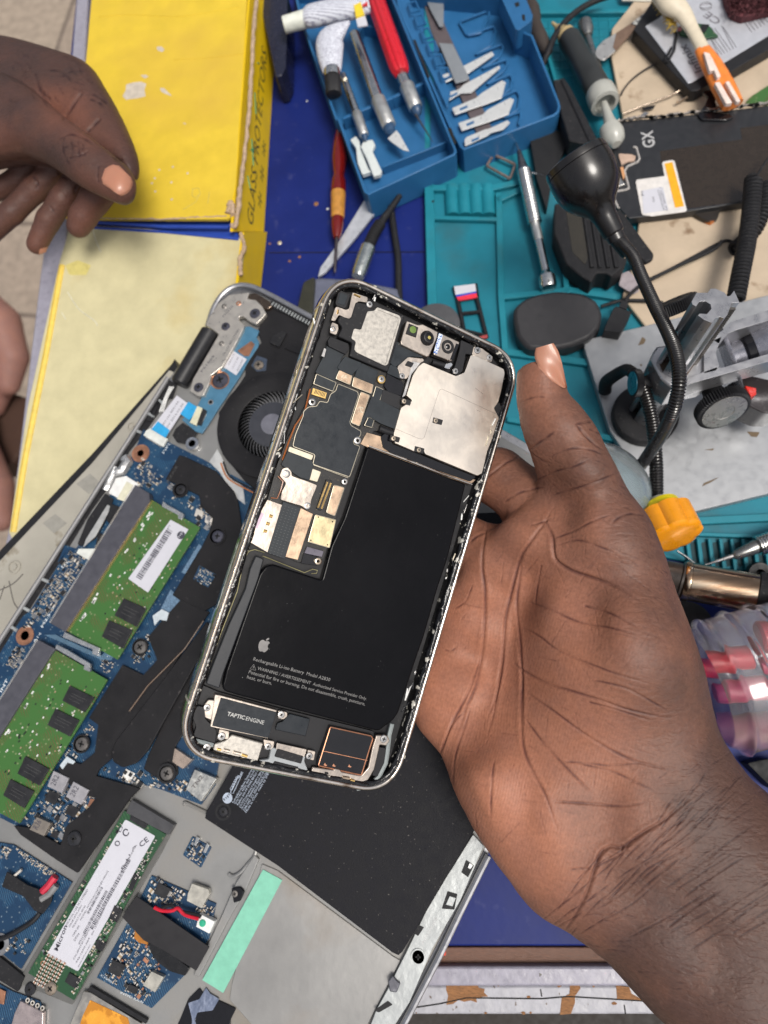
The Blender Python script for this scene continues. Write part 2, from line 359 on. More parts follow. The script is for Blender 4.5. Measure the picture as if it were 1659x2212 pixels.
# front camera cluster
cm = pp('sensor_camera', 'B 600 393 700 430 740 424 872 490 865 540 795 702 775 708 552 602 548 575', -.6, champ, 2.6, 3, .0003)
pp('emitter_window', 'B 622 418 702 452 682 540 592 508', -.3, blk, 1, 1, .0002, parent=cm)
b = MB(); c = PF.P(q('B 655 472')[0], -.2 * mm); b.lathe(c, PN, [(.0013, -.0003), (.0012, 0), (0, .0001)], M('green_lens', (.12, .2, .03), .1, coat=1), 20); b.build('lens', cm)
c = PF.P(q('B 778 545')[0], -.4 * mm); b = MB(); b.lathe(c, PN, [(.0026, -.001), (.0026, 0), (.0024, .0003), (.0018, .0012), (.0014, .0013), (.0012, .0009)], blk, 32); b.lathe(c, PN, [(.0012, .001), (0, .0011)], blkg, 16); b.lathe(c + UX * .0002, PN, [(.0006, .0012), (.0006, .00125), (0, .00127)], M('amber_glint', (.6, .5, .15), .2, .5), 8); b.build('lens', cm)
pp('connector_tab', 'B 705 645 800 682 785 712 695 675', -1.2, champ, 1.2, 1, parent=cm)
c2 = pp('selfie_camera', 'B 880 500 912 510 1058 578 1050 620 990 748 832 690 835 660', -.6, champ, 2.6, 3, .0003)
pp('label_strip', 'B 880 503 912 517 862 684 832 672', -.5, M('label_blue_white', (.62, .68, .8), .5, col2=(.06, .14, .4), thr=(.52, .56, 1500)), .2, 0, 0, parent=c2)
c = PF.P(q('B 955 620')[0], -.55 * mm); b = MB(); b.lathe(c, PN, [(.0024, -.001), (.0024, .0001), (.0022, .0003), (.0017, .0003), (.0015, 0), (.001, -.0002)], blk, 32); b.lathe(c, PN, [(.001, -.0001), (.0007, .0001), (0, .0002)], blkg, 20); b.build('lens', c2)
pp('foil_edge', 'B 1030 590 1055 600 1000 735 975 730', -.4, blkg, .4, 1, parent=c2)
b = MB(); b.tube([PF.P(p, -1.5 * mm) for p in q('B 820 752 925 782')], .0009, blk, 12); b.build('camera_flex', phone)
pp('clear_tab', 'B 935 770 985 755 1000 775 965 815 925 800', -.8, M('nickel', (.7, .7, .7), .2, 1), .3, 2)
pp('light_bracket', 'B 612 708 745 722 752 742 655 800 600 900 548 892 520 790', -1.1, champ, .6, 4)
pp('light_sensor', 'B 610 740 665 760 640 800 585 780', -.9, blk, .5, 1.5)
screw(phone, PF, q('B 562 872')[0], 6, -.9 * mm)
pp('black_bracket', 'B 1070 560 1182 612 1165 690 1110 680 1085 830 1040 865 990 850 1020 780 1060 640', -1.3, blk, 1, 3)
screw(phone, PF, q('B 1023 830')[0], 6, -1.1 * mm)
pp('corner_tab', 'B 1180 615 1250 632 1345 705 1335 752 1230 740 1165 685', -1.0, champ, .8, 3)
screw(phone, PF, q('B 1213 650')[0], 7, -.8 * mm); screw(phone, PF, q('B 1315 712')[0], 6, -.8 * mm)
# ear speaker mesh in the top edge
b = MB()
b.poly(PF, 'B 625 275 1010 455 1000 490 615 310', -.7 * mm, -1.6 * mm, blk, 2)
for i in range(40):
    t = i / 39; p = q('B %f %f' % (655 + 330 * t, 312 + 150 * t))[0]; b.box(PF.P(p, -.68 * mm), UX * .00010, DY * .00045, PN * .00008, M('mesh_grey', (.12, .11, .1), .5, .5))
b.build('speaker_mesh', phone)
# rear camera shield plate
cp = pp('camera_shield', 'B 700 790 745 755 1025 872 1100 842 1155 690 1200 698 1440 812 1448 850 1418 1000 1392 1100 1355 1150 1400 1240 1330 1440 1298 1520 1252 1715 1212 1735 760 1548 745 1505 680 1530 498 1452 488 1372 552 1145 650 1085 598 1040 655 862', -.75, M('camera_plate', (.78, .71, .62), .36, 1, var=.05, vs=60, bump=.12, bs=500, col2=(.74, .64, .52), thr=(.5, .9, 40)), 2.2, 3, .00035)
b = MB()
for s_ in ('B 1370 1200 905 985 885 992 860 1060 752 1400 735 1418 700 1412 508 1330', 'B 1190 975 1260 1030', 'B 1200 1165 1235 1180'): line(b, s_, -.76, .05, M('seam_dark', (.12, .1, .08), .4, .6), n=4)
b.build('seam', cp)
for x, y, dx in ((578, 1090, 30), (852, 1258, 28), (487, 1412, 18), (707, 1512, 0)):
    b = MB(); c = q('B %d %d' % (x, y))[0]; c = (c[0] + dx / 8, c[1] + dx / 16)
    b.poly(PF, [(c[0] - 9, c[1] - 9), (c[0] + 12, c[1] - 3), (c[0] + 9, c[1] + 8), (c[0] - 11, c[1] + 3)], -.72 * mm, -.9 * mm, blk, 1.5)
    b.build('notch', cp); screw(cp, PF, q('B %d %d' % (x, y))[0], 5, -.5 * mm, m=M('screw_bronze', (.6, .5, .38), .25, 1))
pp('antenna_flex', 'B 1352 1130 1400 1100 1425 1160 1400 1240 1358 1160', -1.0, blk, .8, 2)
pp('black_channel', 'B 375 1400 430 1350 480 1460 740 1560 1200 1745 1150 1785 900 1700 520 1575 395 1490', -1.9, blkg, 1.2, 3)
pp('side_bracket', 'B 650 745 720 760 640 860 590 1040 560 1060 620 870', -1.0, steel, 1.2, 2)
# connectors in the middle of the board
pp('cream_plate', 'A 990 1480 1202 1558 1182 1602 978 1525', -1.7, cream, .7, 3)
pp('cream_plate', 'A 1178 1668 1266 1700 1232 1790 1155 1768', -1.7, cream, .7, 3)
pp('flex_flap', 'A 975 1522 1185 1600 1202 1640 1165 1775 1080 1750 918 1640', -1.4, slate, .6, 3)
pp('plate_bracket', 'A 930 1672 975 1660 1012 1700 1010 1735 1140 1780 1232 1815 1215 1860 1180 1940 1175 2000 1140 2030 1100 1998 912 1942 925 1870 962 1800 905 1735', -1.2, champ, .8, 4)
screw(phone, PF, q('A 965 1718')[0], 8.5, -1.0 * mm, cross='hole'); screw(phone, PF, q('A 1148 1995')[0], 7.5, -1.0 * mm, cross='hole')
for x, y, r_ in ((1190, 1097, 8), (1582, 1430, 8), (1470, 1786, 6.5)): screw(phone, PF, q('A %d %d' % (x, y))[0], r_, -1.3 * mm, cross='hole')
bc = pp('board_connector', 'A 1310 1765 1362 1780 1266 2036 1226 2020', -1.9, blk, .8, 1)
b = MB()
for i in range(26):
    t = i / 25
    for dx in (0, 30): p = q('A %f %f' % (1318 + dx - 80 * t, 1792 + dx * .3 + 215 * t))[0]; b.box(PF.P(p, -1.85 * mm), UX * .0003, DY * .00008, PN * .0001, goldc)
b.build('contacts', bc)
sim = pp('sim_plate', 'V 578 1079 612 1091 579 1194 538 1170 540 1140 558 1115', -1.3, champ, .8, 1.5)
for s_ in ('A 828 2080', 'A 803 2145', 'A 780 2210'):
    b = MB(); p = q(s_)[0]; b.tube([PF.P((p[0] - 4, p[1] - .5), -1.1 * mm), PF.P((p[0] + 4, p[1] + 1.5), -1.1 * mm)], .0005, goldc, 8); b.build('gold_stud', sim)
pp('pink_label', 'A 722 2040 772 2062 715 2195 670 2172', -1.2, M('pink_label', (.6, .46, .55), .5), .15, 1, 0, parent=sim)
rf = pp('ribbed_flex', 'V 612 1083 650 1097 616 1208 578 1194', -1.15, slate, .6, 1)
b = MB()
for i in range(18):
    for j in range(4):
        t = i / 17; p = (617 + j * 7.5 - 33 * t, 1093 + j * 2.6 + 102 * t); b.box(PF.P(p, -1.13 * mm), UX * .0002, DY * .00006, PN * .00006, M('rib_grey', (.08, .09, .09), .4))
b.build('ribs', rf)
pp('gold_plate', 'V 650 1097 677 1110 644 1210 616 1203', -1.3, gold, .8, 1.5)
gc = outlined('gold_chip', 'V 682 1112 726 1123 712 1183 666 1170', -1.5, M('pale_gold', (.6, .5, .3), .35, 1, bump=.3, bs=1500), r=2)
b = MB()
for p in ((688, 1117), (719, 1127), (708, 1177), (672, 1167)): b.lathe(PF.P(p, -1.48 * mm), PN, [(.00025, 0), (.00025, .0001), (0, .0001)], dark, 8)
b.build('pin_hole', gc)
pp('grey_chip', 'C 1145 135 1288 175 1272 225 1120 192', -1.6, M('grey_chip', (.12, .11, .14), .35), .8, 1.5)
pp('black_flex', 'C 1115 190 1250 225 1230 300 1090 280', -2.0, blkg, .8, 2)
screw(phone, PF, q('C 1240 262')[0], 7.5, -1.3 * mm, m=M('screw_bronze', (.6, .5, .38), .25, 1), cross='hole')
# battery
BATT = q('B 262 1482 1112 1806') + q('D 1392 60 1300 335 1185 740 1100 985 960 1410 918 1470 800 1560 770 1562') + q('C 560 1424 428 1384 412 1340 445 1205 600 752 735 370 790 302 850 288 1272 425 1352 130') + q('B 60 2100')
batm = M('battery_black', (.0035, .0035, .0045), .2, spec=.14, var=.2, vs=30, bump=.12, bs=120, rv=.06, col2=(.3, .3, .3), thr=(.75, .77, 2200))
bat = pp('battery', BATT, -1.5, batm, 3.0, 5, .0009, seg=4)
tm = M('battery_print', (.2, .195, .19), .5)
b = MB(); hB = -1.5 * mm + .00003
def ct(s): return q(s)
b.text('Rechargeable Li-ion Battery  Model A2830', PF, *ct('C 676 1118 1338 1300'), hB, tm)
b.text('WARNING / AVERTISSEMENT  Authorized Service Provider Only.', PF, *ct('C 712 1197 1655 1462'), hB, tm)
b.text('Potential for fire or burning. Do not disassemble, crush, puncture,', PF, *ct('C 636 1230 1640 1508'), hB, tm)
b.text('heat, or burn.', PF, *ct('C 622 1273 836 1330'), hB, tm)
b.text('!', PF, *ct('C 672 1188 678 1190'), hB, tm, hpx=5)
for a_, c_ in (('C 650 1192', 'C 682 1152'), ('C 682 1152', 'C 700 1204'), ('C 700 1204', 'C 650 1192')): b.tube([PF.P(q(a_)[0], hB), PF.P(q(c_)[0], hB)], .00007, tm, 4)
b.build('battery_print', bat, smooth=False, recalc=False)
# fruit mark: body with bite and leaf
b = MB(); c0 = q('C 770 990')[0]
body = [(-4, -38), (-16, -46), (-34, -42), (-46, -24), (-48, -2), (-42, 24), (-28, 50), (-16, 58), (-4, 52), (6, 50), (16, 56), (28, 52), (42, 30), (48, 14), (36, 4), (32, -12), (36, -26), (44, -33), (32, -44), (18, -45), (6, -40)]
leaf = [(0, -46), (2, -60), (14, -72), (26, -74), (24, -60), (14, -49)]
A_, B_ = PF.P(q('C 676 1118')[0], hB), PF.P(q('C 1338 1300')[0], hB); tx = (B_ - A_).normalized(); ty = PN.cross(tx); cc = PF.P(c0, hB); k_ = PF.sc(c0) / 4
for sh in (body, leaf):
    pts = rnd([tuple(p) for p in sh], 8, 3); b.add([cc + tx * (p[0] * k_) - ty * (p[1] * k_) for p in pts], [list(range(len(pts)))], M('logo_grey', (.2, .19, .185), .4))
b.build('fruit_logo', bat, smooth=False, recalc=False)
st = pp('battery_strip', 'C 700 212 772 240 722 420 560 860 420 1240 385 1362 268 1322 330 1150 470 800 610 500 648 330', -1.7, M('strip_grey', (.02, .022, .026), .45), 1.4, 4, .0004)
b = MB(); line(b, 'C 1180 368 1225 365 1232 340 1190 330 1120 360 760 215 775 185 690 160 640 175 600 240 540 520 400 880 282 1210', -1.5, .16, M('olive_line', (.22, .2, .1), .35, .5)); b.build('tray_line', phone)
# left wall contacts
for s_ in ('C 520 405 548 412 520 480 470 600 440 650 430 620 480 500', 'C 300 985 312 1000 300 1060 270 1200 235 1230 240 1120 275 1050'):
    pp('wall_contact', s_, -.7, steel, .6, 2)
for s_ in ('C 500 475', 'C 268 1120'): screw(phone, PF, q(s_)[0], 5.5, -.45 * mm)
rg = random.Random(5); b = MB()
for pth, n_ in (('A 1080 980 1000 1230 930 1420 870 1600', 26), ('A 1180 480 1290 330', 6), ('B 1380 1100 1300 1460', 8), ('D 1440 20 1380 250', 8), ('D 1110 1050 1000 1370', 12), ('B 250 130 330 200', 8), ('B 1140 1900 1060 2140', 10)):
    pts = q(pth)
    for i in range(n_ * 3 // 5):
        t = rg.random() * (len(pts) - 1); k = int(t); a_, c_ = pts[k], pts[k + 1]; t -= k
        p = (a_[0] + (c_[0] - a_[0]) * t + rg.uniform(-4, 4), a_[1] + (c_[1] - a_[1]) * t + rg.uniform(-3, 3))
        c = PF.P(p, rg.uniform(-.9, -.4) * mm); u = (DY + UX * rg.uniform(-.6, .6)).normalized(); v = PN.cross(u)
        b.box(c, u * rg.uniform(.0002, .0022), v * rg.uniform(.00008, .0003), PN * .00015, rg.choice([steel, steel, cream, white, blkg]))
b.build('glue_residue', phone, bevel=.0001, kind='stuff')
# bottom: haptic motor, port, speaker
pp('bottom_plate', 'C 170 1300 380 1390 900 1530 1720 1730 1760 1960 1560 2130 1150 2080 800 2000 380 1920 130 1820 110 1600', -3.4, blk, 1.2, 4)
tp = pp('haptic_motor', 'C 345 1412 390 1418 884 1548 806 1795 306 1694', -1.2, champ, 2.6, 2, .0003)
pp('motor_cover', 'C 398 1440 880 1566 808 1790 322 1684', -1.0, slate2, .5, 2, .0001, parent=tp)
b = MB(); hT = -.98 * mm + .00002
b.text('TAPTIC', PF, *ct('C 450 1594 600 1630'), hT, M('motor_print', (.5, .5, .48), .45), bold=True); b.text('ENGINE', PF, *ct('C 611 1634 766 1672'), hT, MC['motor_print']); b.build('motor_print', tp, smooth=False, recalc=False)
pp('screw_tab', 'C 290 1455 352 1462 345 1510 318 1640 258 1615 248 1510', -1.3, champ, .8, 4, .0003)
screw(phone, PF, q('C 280 1528')[0], 8, -1.0 * mm)
pp('screw_tab', 'C 895 1550 970 1565 975 1600 940 1630 890 1620', -1.4, champ, .8, 3)
screw(phone, PF, q('C 920 1588')[0], 8, -1.1 * mm)
pp('black_cover', 'C 990 1580 1168 1625 1130 1772 868 1716 890 1660 930 1650', -1.8, slate2, .8, 3)
b = MB(); line(b, 'C 870 1716 1130 1772 1168 1625', -1.8, .1, blkg); b.build('cover_edge', phone)
pp('black_bracket', 'C 195 1510 258 1522 262 1620 362 1722 350 1835 160 1775 185 1690 150 1605', -1.5, blk, 1.5, 4)
pp('screw_tab', 'C 385 1712 472 1732 465 1800 370 1795', -1.3, champ, .8, 3); screw(phone, PF, q('C 405 1776')[0], 9, -1.0 * mm)
pl = pp('port_shield', 'C 495 1760 765 1835 752 1880 715 2002 420 1925 330 1895 345 1840 440 1812', -1.1, silver, 1.4, 3, .0003)
b = MB(); line(b, 'C 365 1885 400 1892', -.8, .35, goldc); line(b, 'C 420 1893 475 1905', -.8, .5, champ); line(b, 'C 505 1912 570 1928', -.8, .5, champ); line(b, 'C 580 1935 625 1948', -.75, .45, goldc); b.build('spring_contact', pl)
screw(phone, PF, q('C 277 1872')[0], 8.5, -1.0 * mm)
pp('screw_tab', 'C 765 1800 862 1818 850 1890 775 1890', -1.4, champ, .8, 3); screw(phone, PF, q('C 806 1864')[0], 7.5, -1.0 * mm)
grey = M('port_grey', (.32, .34, .35), .35, coat=.3)
pg = pp('charging_port', 'C 835 1870 1132 1945 1120 1985 1155 2080 1140 2115 1045 2092 850 2040 715 2010 712 1985 815 1975', -1.3, grey, 1.6, 4, .0003)
pp('port_steel', 'C 882 1830 1142 1888 1120 1955 872 1888', -1.1, champ, .6, 2, parent=pg)
pp('port_pad', 'C 888 1880 1112 1946 1092 2012 862 1950', -.95, blkm, .5, 2, parent=pg); pp('port_pad', 'C 862 1988 1070 2040 1060 2076 842 2026', -1.1, blkm, .5, 2, parent=pg)
pp('screw_tab', 'C 1150 1890 1216 1905 1202 1985 1140 1968', -1.4, champ, .8, 3); screw(phone, PF, q('C 1163 1945')[0], 7.5, -1.1 * mm)
ls = pp('loudspeaker', 'D 368 1520 735 1600 746 1628 642 1955 258 1868 262 1820', -1.5, blkg, 2, 3, .0003)
b = MB(); line(b, 'D 372 1530 728 1608 738 1630 640 1945 268 1862', -1.45, .22, copper, closed=True, r=3); line(b, 'D 312 1737 690 1818', -1.45, .15, copper); b.build('copper_rim', ls)
b = MB()
for x, y in ((330, 1855), (405, 1862), (540, 1868)): 
    p = q('D %d %d' % (x, y))[0]; b.prism([PF.P((p[0] + dx, p[1] + dy), -1.4 * mm) for dx, dy in ((-4, 1), (-1, -4), (1, 0), (4, 1), (1, 3))], PN * -.0002, copper)
b.build('rust_flake', ls)
ab = pp('arc_bracket', 'D 770 1600 870 1606 888 1650 855 1694 800 1684 785 1760 752 1900 700 1990 600 2024 470 1998 205 1915 222 1876 400 1902 412 1888 460 1898 470 1918 600 1945 640 1950 700 1880 738 1700', -1.0, champ, 1.2, 3, .0003)
screw(phone, PF, q('D 835 1634')[0], 8, -.8 * mm)
b = MB(); b.poly(PF, 'D 322 1915 355 1920 358 1940 325 1940', -.95 * mm, -1.2 * mm, dark, 2); b.build('bracket_hole', ab)
b = MB(); line(b, 'D 478 1965 535 1975', -.75, .55, M('brown_metal', (.3, .24, .18), .4, .8)); line(b, 'D 545 1985 580 1995', -.75, .4, goldc); b.build('spring_contact', ab)
pp('black_bracket', 'D 785 1700 860 1715 855 1830 800 1960 735 1950 770 1800', -1.6, blk, 1.2, 3)
b = MB(); line(b, 'D 905 1500 880 1600 870 1700 850 1840 790 1960 700 2040 600 2060', -1.9, .8, M('grey_seal', (.25, .28, .28), .4)); b.build('seal', phone); b = MB(); line(b, 'C 130 1700 150 1800 260 1830 330 1850 ', -1.9, .7, MC['grey_seal']); b.build('seal', phone)
# ================================================================ BENCH, GROUND, CARTON
def pt(name, parent, px, h, h0, m, r=0, bevel=0, **k): return P1(name, parent, TF, px, h * mm, h0 * mm, m, r, bevel, **k)
def tl(b, px, h, rad, m, n=8, r=0, sm=0, flat=None):
    p_ = q(px) if isinstance(px, str) else px
    if r: p_ = rnd(p_, r)
    hs_ = h if isinstance(h, (list, tuple)) else [h] * len(p_)
    P_ = [TF.P(p, z * mm) for p, z in zip(p_, hs_)]
    if sm: P_ = spl(P_, sm)
    b.tube(P_, rad * mm, m, n, flat=flat)
def tp_(s, h=0): return TF.P(q(s)[0] if isinstance(s, str) else s, h * mm)
# paving, 0.72 m below
gm = bpy.data.materials.new('paving'); gm.use_nodes = True; t = gm.node_tree
tc = t.nodes.new('ShaderNodeTexCoord'); bk = t.nodes.new('ShaderNodeTexBrick'); mp = t.nodes.new('ShaderNodeMapping'); mp.inputs['Rotation'].default_value = (0, 0, R(7)); mp.inputs['Location'].default_value = (.02, .03, 0)
bk.inputs['Scale'].default_value = 1; bk.inputs['Brick Width'].default_value = .42; bk.inputs['Row Height'].default_value = .2; bk.inputs['Mortar Size'].default_value = .006; bk.inputs['Mortar Smooth'].default_value = .6
bk.inputs['Color1'].default_value = (.27, .215, .17, 1); bk.inputs['Color2'].default_value = (.32, .26, .2, 1); bk.inputs['Mortar'].default_value = (.13, .10, .08, 1)
no = t.nodes.new('ShaderNodeTexNoise'); no.inputs['Scale'].default_value = 60; no.inputs['Detail'].default_value = 6
mx = t.nodes.new('ShaderNodeMix'); mx.data_type = 'RGBA'; mx.blend_type = 'OVERLAY'; mx.inputs[0].default_value = .5
t.links.new(tc.outputs['Object'], mp.inputs[0]); t.links.new(mp.outputs[0], bk.inputs[0]); t.links.new(tc.outputs['Object'], no.inputs[0]); t.links.new(bk.outputs[0], mx.inputs[6]); t.links.new(no.outputs[0], mx.inputs[7]); t.links.new(mx.outputs[2], t.nodes['Principled BSDF'].inputs[0])
t.nodes['Principled BSDF'].inputs['Roughness'].default_value = .8
bu = t.nodes.new('ShaderNodeBump'); bu.inputs['Distance'].default_value = .003; bu.inputs['Strength'].default_value = .5; t.links.new(no.outputs[0], bu.inputs['Height']); t.links.new(bu.outputs[0], t.nodes['Principled BSDF'].inputs['Normal'])
b = MB(); b.add([(-6, -6, -.72), (6, -6, -.72), (6, 6, -.72), (-6, 6, -.72)], [[0, 1, 2, 3]], gm); b.build('ground', smooth=False, kind='structure')

bluem = M('blue_laminate', (.008, .018, .135), .45, var=.16, vs=30, det=7, bump=.15, bs=300, col2=(.05, .06, .18), thr=(.62, .85, 150), rv=.05, spec=.2)
lav = M('white_paint', (.30, .29, .35), .35, bump=.5, bs=160, col2=(.07, .06, .05), thr=(.69, .71, 160))
chip = M('white_chipped_paint', (.37, .37, .405), .45, bump=.8, bs=160, col2=(.12, .09, .07), thr=(.655, .675, 330))
brown = M('brown_wood', (.15, .075, .05), .6, bump=.5, bs=300, aniso=(0, 1, 12), var=.3)
bench = thing('workbench', (0.02, 0, -.72), 'blue topped repair bench with chipped white painted wooden rails', 'workbench')
ctr = TF.P((830, 1106))
def up(px, h=0): return TF.P(px, h)
b = MB(); b.poly(TF, 'V 190 -250 120 430 -60 2044 2500 2044 2500 -250', 0, -.012, bluem); b.build('bench_top', bench, bevel=.0008)
b = MB(); b.poly(TF, 'V 204 -250 183 132 136 594 39 1139 -120 2050 -190 2050 24 1119 87 594 155 125 185 -250', .004, -.02, lav); b.build('side_rail', bench, bevel=.001)
b = MB(); b.poly(TF, 'V 60 2046 2500 2046 2500 2092 60 2092', -.003, -.02, brown); b.build('wood_strip', bench, bevel=.0005)
b = MB(); b.poly(TF, 'V 60 2088 2500 2088 2500 2131 60 2131', .001, -.03, lav); b.build('front_rail', bench, bevel=.001)
b = MB(); b.poly(TF, 'V 60 2129 2500 2129 2500 2192 60 2192', -.002, -.05, chip); b.build('front_rail', bench, bevel=.001)
wr = M('bare_wood', (.28, .13, .05), .7, bump=1, bs=400, aniso=(0, 2, 16), var=.45)
for s_ in ('L 212 1500 232 1496 250 1503 275 1488 292 1498 300 1514 322 1506 345 1507 358 1524 383 1528 380 1545 398 1562 370 1564 345 1572 348 1590 320 1580 290 1586 265 1578 240 1596 210 1600 218 1560 208 1530', 'L 768 1512 808 1505 815 1525 790 1560 790 1590 772 1640 722 1645 730 1570 765 1550', 'L 975 1512 1035 1520 1045 1550 1105 1582 980 1578'):
    b = MB(); b.poly(TF, s_, -.00185, -.0028, wr, 1); b.build('chipped_patch', bench)
rgq = random.Random(31)
for i in range(26):
    x, y = rgq.uniform(890, 1660), rgq.choice([2130, 2131, 2160, 2188, rgq.uniform(2132, 2190)]); r0 = rgq.uniform(1.2, 5)
    b = MB(); pts = [(x + r0 * rgq.uniform(.5, 1.8) * math.cos(a * .9), y + r0 * rgq.uniform(.4, 1) * math.sin(a * .9)) for a in range(7)]; b.poly(TF, pts, -.00186, -.0028, wr); b.build('chipped_patch', bench)
b = MB()
for s_ in ('L 0 1622 180 1595 300 1568 640 1572 760 1562 1100 1582 1250 1590', 'L 635 1530 640 1562', 'L 1012 1600 1018 1640'): b.tube([TF.P(p, -.00195) for p in q(s_)], .00028, dark, 5)
b.build('paint_crack', bench)
for i, (x, y) in enumerate(((-.08, .3), (.35, .3), (-.08, -.12), (.35, -.12))):
    b = MB(); b.box((x, y, -.37), Vector((.03, 0, 0)), Vector((0, .03, 0)), Vector((0, 0, .35)), chip); b.build('leg', bench)
b = MB(); b.poly(TF, 'V 0 2185 2500 2185 2500 2700 0 2700', -.12, -.14, M('shade_dark', (.02, .015, .012), .7)); b.build('under_bench_shade', bench)  # added dark sheet standing in for the shade below the bench front
b = MB(); b.tube([TF.P(p, .0001) for p in q('G 120 1525 600 1522 1060 1520')], .0004, M('seam_blue', (.008, .01, .05), .5), 5); b.build('board_seam', bench)
rg = random.Random(4)
b = MB()
for x, y in ((240, 1575), (180, 1465), (120, 1470), (345, 610), (400, 1230), (470, 1260), (300, 1550)):
    c = tp_('G %d %d' % (x, y)); k = rg.uniform(.0006, .0016); b.lathe(c, (0, 0, 1), [(k, 0), (k * .8, .0002), (0, .0003)], rg.choice([wr, cream, white]), 7)
b.build('crumbs', None, label='dried crumbs of glue and dust on the blue bench top', cat='crumbs', kind='stuff')

# carton
yel = M('yellow_card', (.66, .47, .04), .5, var=.07, vs=70, bump=.5, bs=60, spec=.3, col2=(.60, .40, .05), thr=(.52, .75, 14))
pale = M('faded_card', (.55, .50, .30), .5, var=.08, vs=90, det=8, bump=.5, bs=260, col2=(.46, .33, .1), thr=(.58, .8, 18), spec=.25)
yside = M('yellow_side', (.72, .48, .008), .45, var=.06, vs=60, bump=.2, bs=120, spec=.3)
kraft = M('torn_card_edge', (.42, .30, .2), .8, bump=1, bs=700, var=.25)
cb = M('blue_card', (.02, .06, .35), .4, bump=.2)
box = thing('cardboard_box', TF.P((400, 500), 0), 'yellow cardboard box with one bright and one faded flap, handwriting on its side', 'box')
HB = 37
# side face (right), as a thin board leaning from the top edge to the table
def board(b, top, h1, bot, h0, th, m):
    A_ = [TF.P(p, h1 * mm) for p in q(top)]; B_ = [TF.P(p, h0 * mm) for p in q(bot)]
    d_ = (A_[-1] - A_[0]).normalized(); B_ = [B_[0], B_[0] + d_ * (B_[-1] - B_[0]).dot(d_)]
    n_ = len(A_); nr = (A_[-1] - A_[0]).cross(B_[0] - A_[0]).normalized(); nr = nr if nr.x > 0 else -nr
    vs = A_ + B_[::-1]; vs2 = [v - nr * th for v in vs]; k = len(vs)
    b.add(vs + vs2, [list(range(k)), list(range(2 * k - 1, k - 1, -1))] + [[i, k + i, k + (i + 1) % k, (i + 1) % k] for i in range(k)], m); return nr
b = MB(); sn = board(b, 'V 549 -120 503 500', HB, 'V 608 -120 577.5 500', 1, .0015, yside); board(b, 'V 528 501 509 660', 33, 'V 577.4 501 569.5 660', 1, .0015, yside); sd = b.build('side_panel', box)
SFN = sn if sn.x > 0 else -sn; SF = Fr(TF.P((549, -120), HB * mm), SFN)
ink = M('ink', (.02, .02, .03), .6); gink = M('green_ink', (.02, .25, .12), .6)
b = MB()
b.text('GLASS PROTECTORS', SF, *q('J 1527 1375 1612 330'), .0001, M('ink_faded', (.06, .055, .02), .6), hpx=11)
b.text('* * *', SF, *q('J 1592 1290 1622 900'), .0001, MC['ink_faded'], hpx=11); b.build('handwriting', sd, smooth=False, recalc=False)
b = MB()
for s_ in ('J 1555 380 1565 385', 'J 1538 560 1545 690', 'J 1520 840 1530 1000', 'J 1495 1060 1512 1140', 'J 1512 905 1535 900'): b.tube([SF.P(p, .0001) for p in q(s_)], .0004, gink, 5)
b.build('green_mark', sd)
b = MB(); b.poly(TF, 'J 570 -200 520 360 430 860 400 1320 1370 1322 1400 1300 1395 1240 1425 1100 1440 800 1470 350 1500 -200', HB * mm, (HB - 2) * mm, yel, 1); lidm = b.build('bright_flap', box, bevel=.0006)
FA, FB_, FC = TF.P((140, 500), 33 * mm), TF.P((525, 516), 33 * mm), TF.P((40, 1150), 15 * mm)
FN = (FB_ - FA).cross(FC - FA).normalized(); FN = FN if FN.z > 0 else -FN; FF = Fr(FA, FN)
b = MB(); b.poly(FF, 'V 152 488 207 487 320 494 520 514 528 520 515 640 420 860 300 1060 200 1200 34 1180 20 1150 60 880 130 560', 0, -.002, pale, 1); fl = b.build('faded_flap', box, bevel=.0006)
b = MB(); b.tube([FF.P(p, -.001) for p in q('V 137 575 100 780 58 990 32 1150')], .0022, M('yellow_edge', (.7, .5, .08), .5, bump=.5), 8); b.build('yellow_edge', box)
b = MB(); b.poly(TF, 'J 540 1322 1390 1325 1450 1440 560 1375', 31.5 * mm, 2 * mm, cb); b.build('inner_panel', box)
b = MB(); tl(b, 'J 565 1340 1000 1368 1380 1372', 35, .9, cb); b.build('blue_fold', box)
b = MB(); tl(b, 'J 545 1372 1000 1400 1440 1442', 33.3, .8, cb); b.build('blue_fold', box)
# left/back/bottom walls of the carton
for nm, s_ in (('back_panel', 'V 200 -130 560 -130 560 -125 200 -125'), ('left_panel', 'V 206 -130 190 135 160 490 164 490 194 135 210 -130')):
    b = MB(); b.poly(TF, s_, 30.8 * mm, 1 * mm, yside); b.build(nm, box)
rgp = random.Random(9)
def torn(px, h, rad, m, n=60, jit=.6):
    P_ = spl([TF.P(p, h * mm) for p in q(px)], n // max(1, len(q(px)) - 1))
    P_ = [p + Vector((rgp.uniform(-1, 1), rgp.uniform(-1, 1), rgp.uniform(-.5, .5))) * jit * mm * .5 for p in P_]
    b = MB(); b.tube(P_, [rad * mm * rgp.uniform(.7, 1.2) for _ in P_], m, 8); return b
torn('J 1555 -60 1530 200 1515 500 1500 700 1480 900 1450 1150 1425 1350 1400 1360', 37, 1.25, kraft).build('torn_edge', box)
torn('J 1375 1290 1385 1240 1400 1230 1410 1300', 37.3, 1.6, kraft, 20).build('torn_edge', box)
torn('J 1455 1410 1475 1500 1450 1560 1455 1659', 33, 1.2, kraft, 40).build('torn_edge', box)
b = torn('J 610 1318 1000 1322 1180 1312 1370 1305', 36.8, .5, kraft, 40); b.build('torn_edge', box)
tearm = M('torn_paper', (.52, .46, .38), .85, bump=1, bs=900, var=.15)
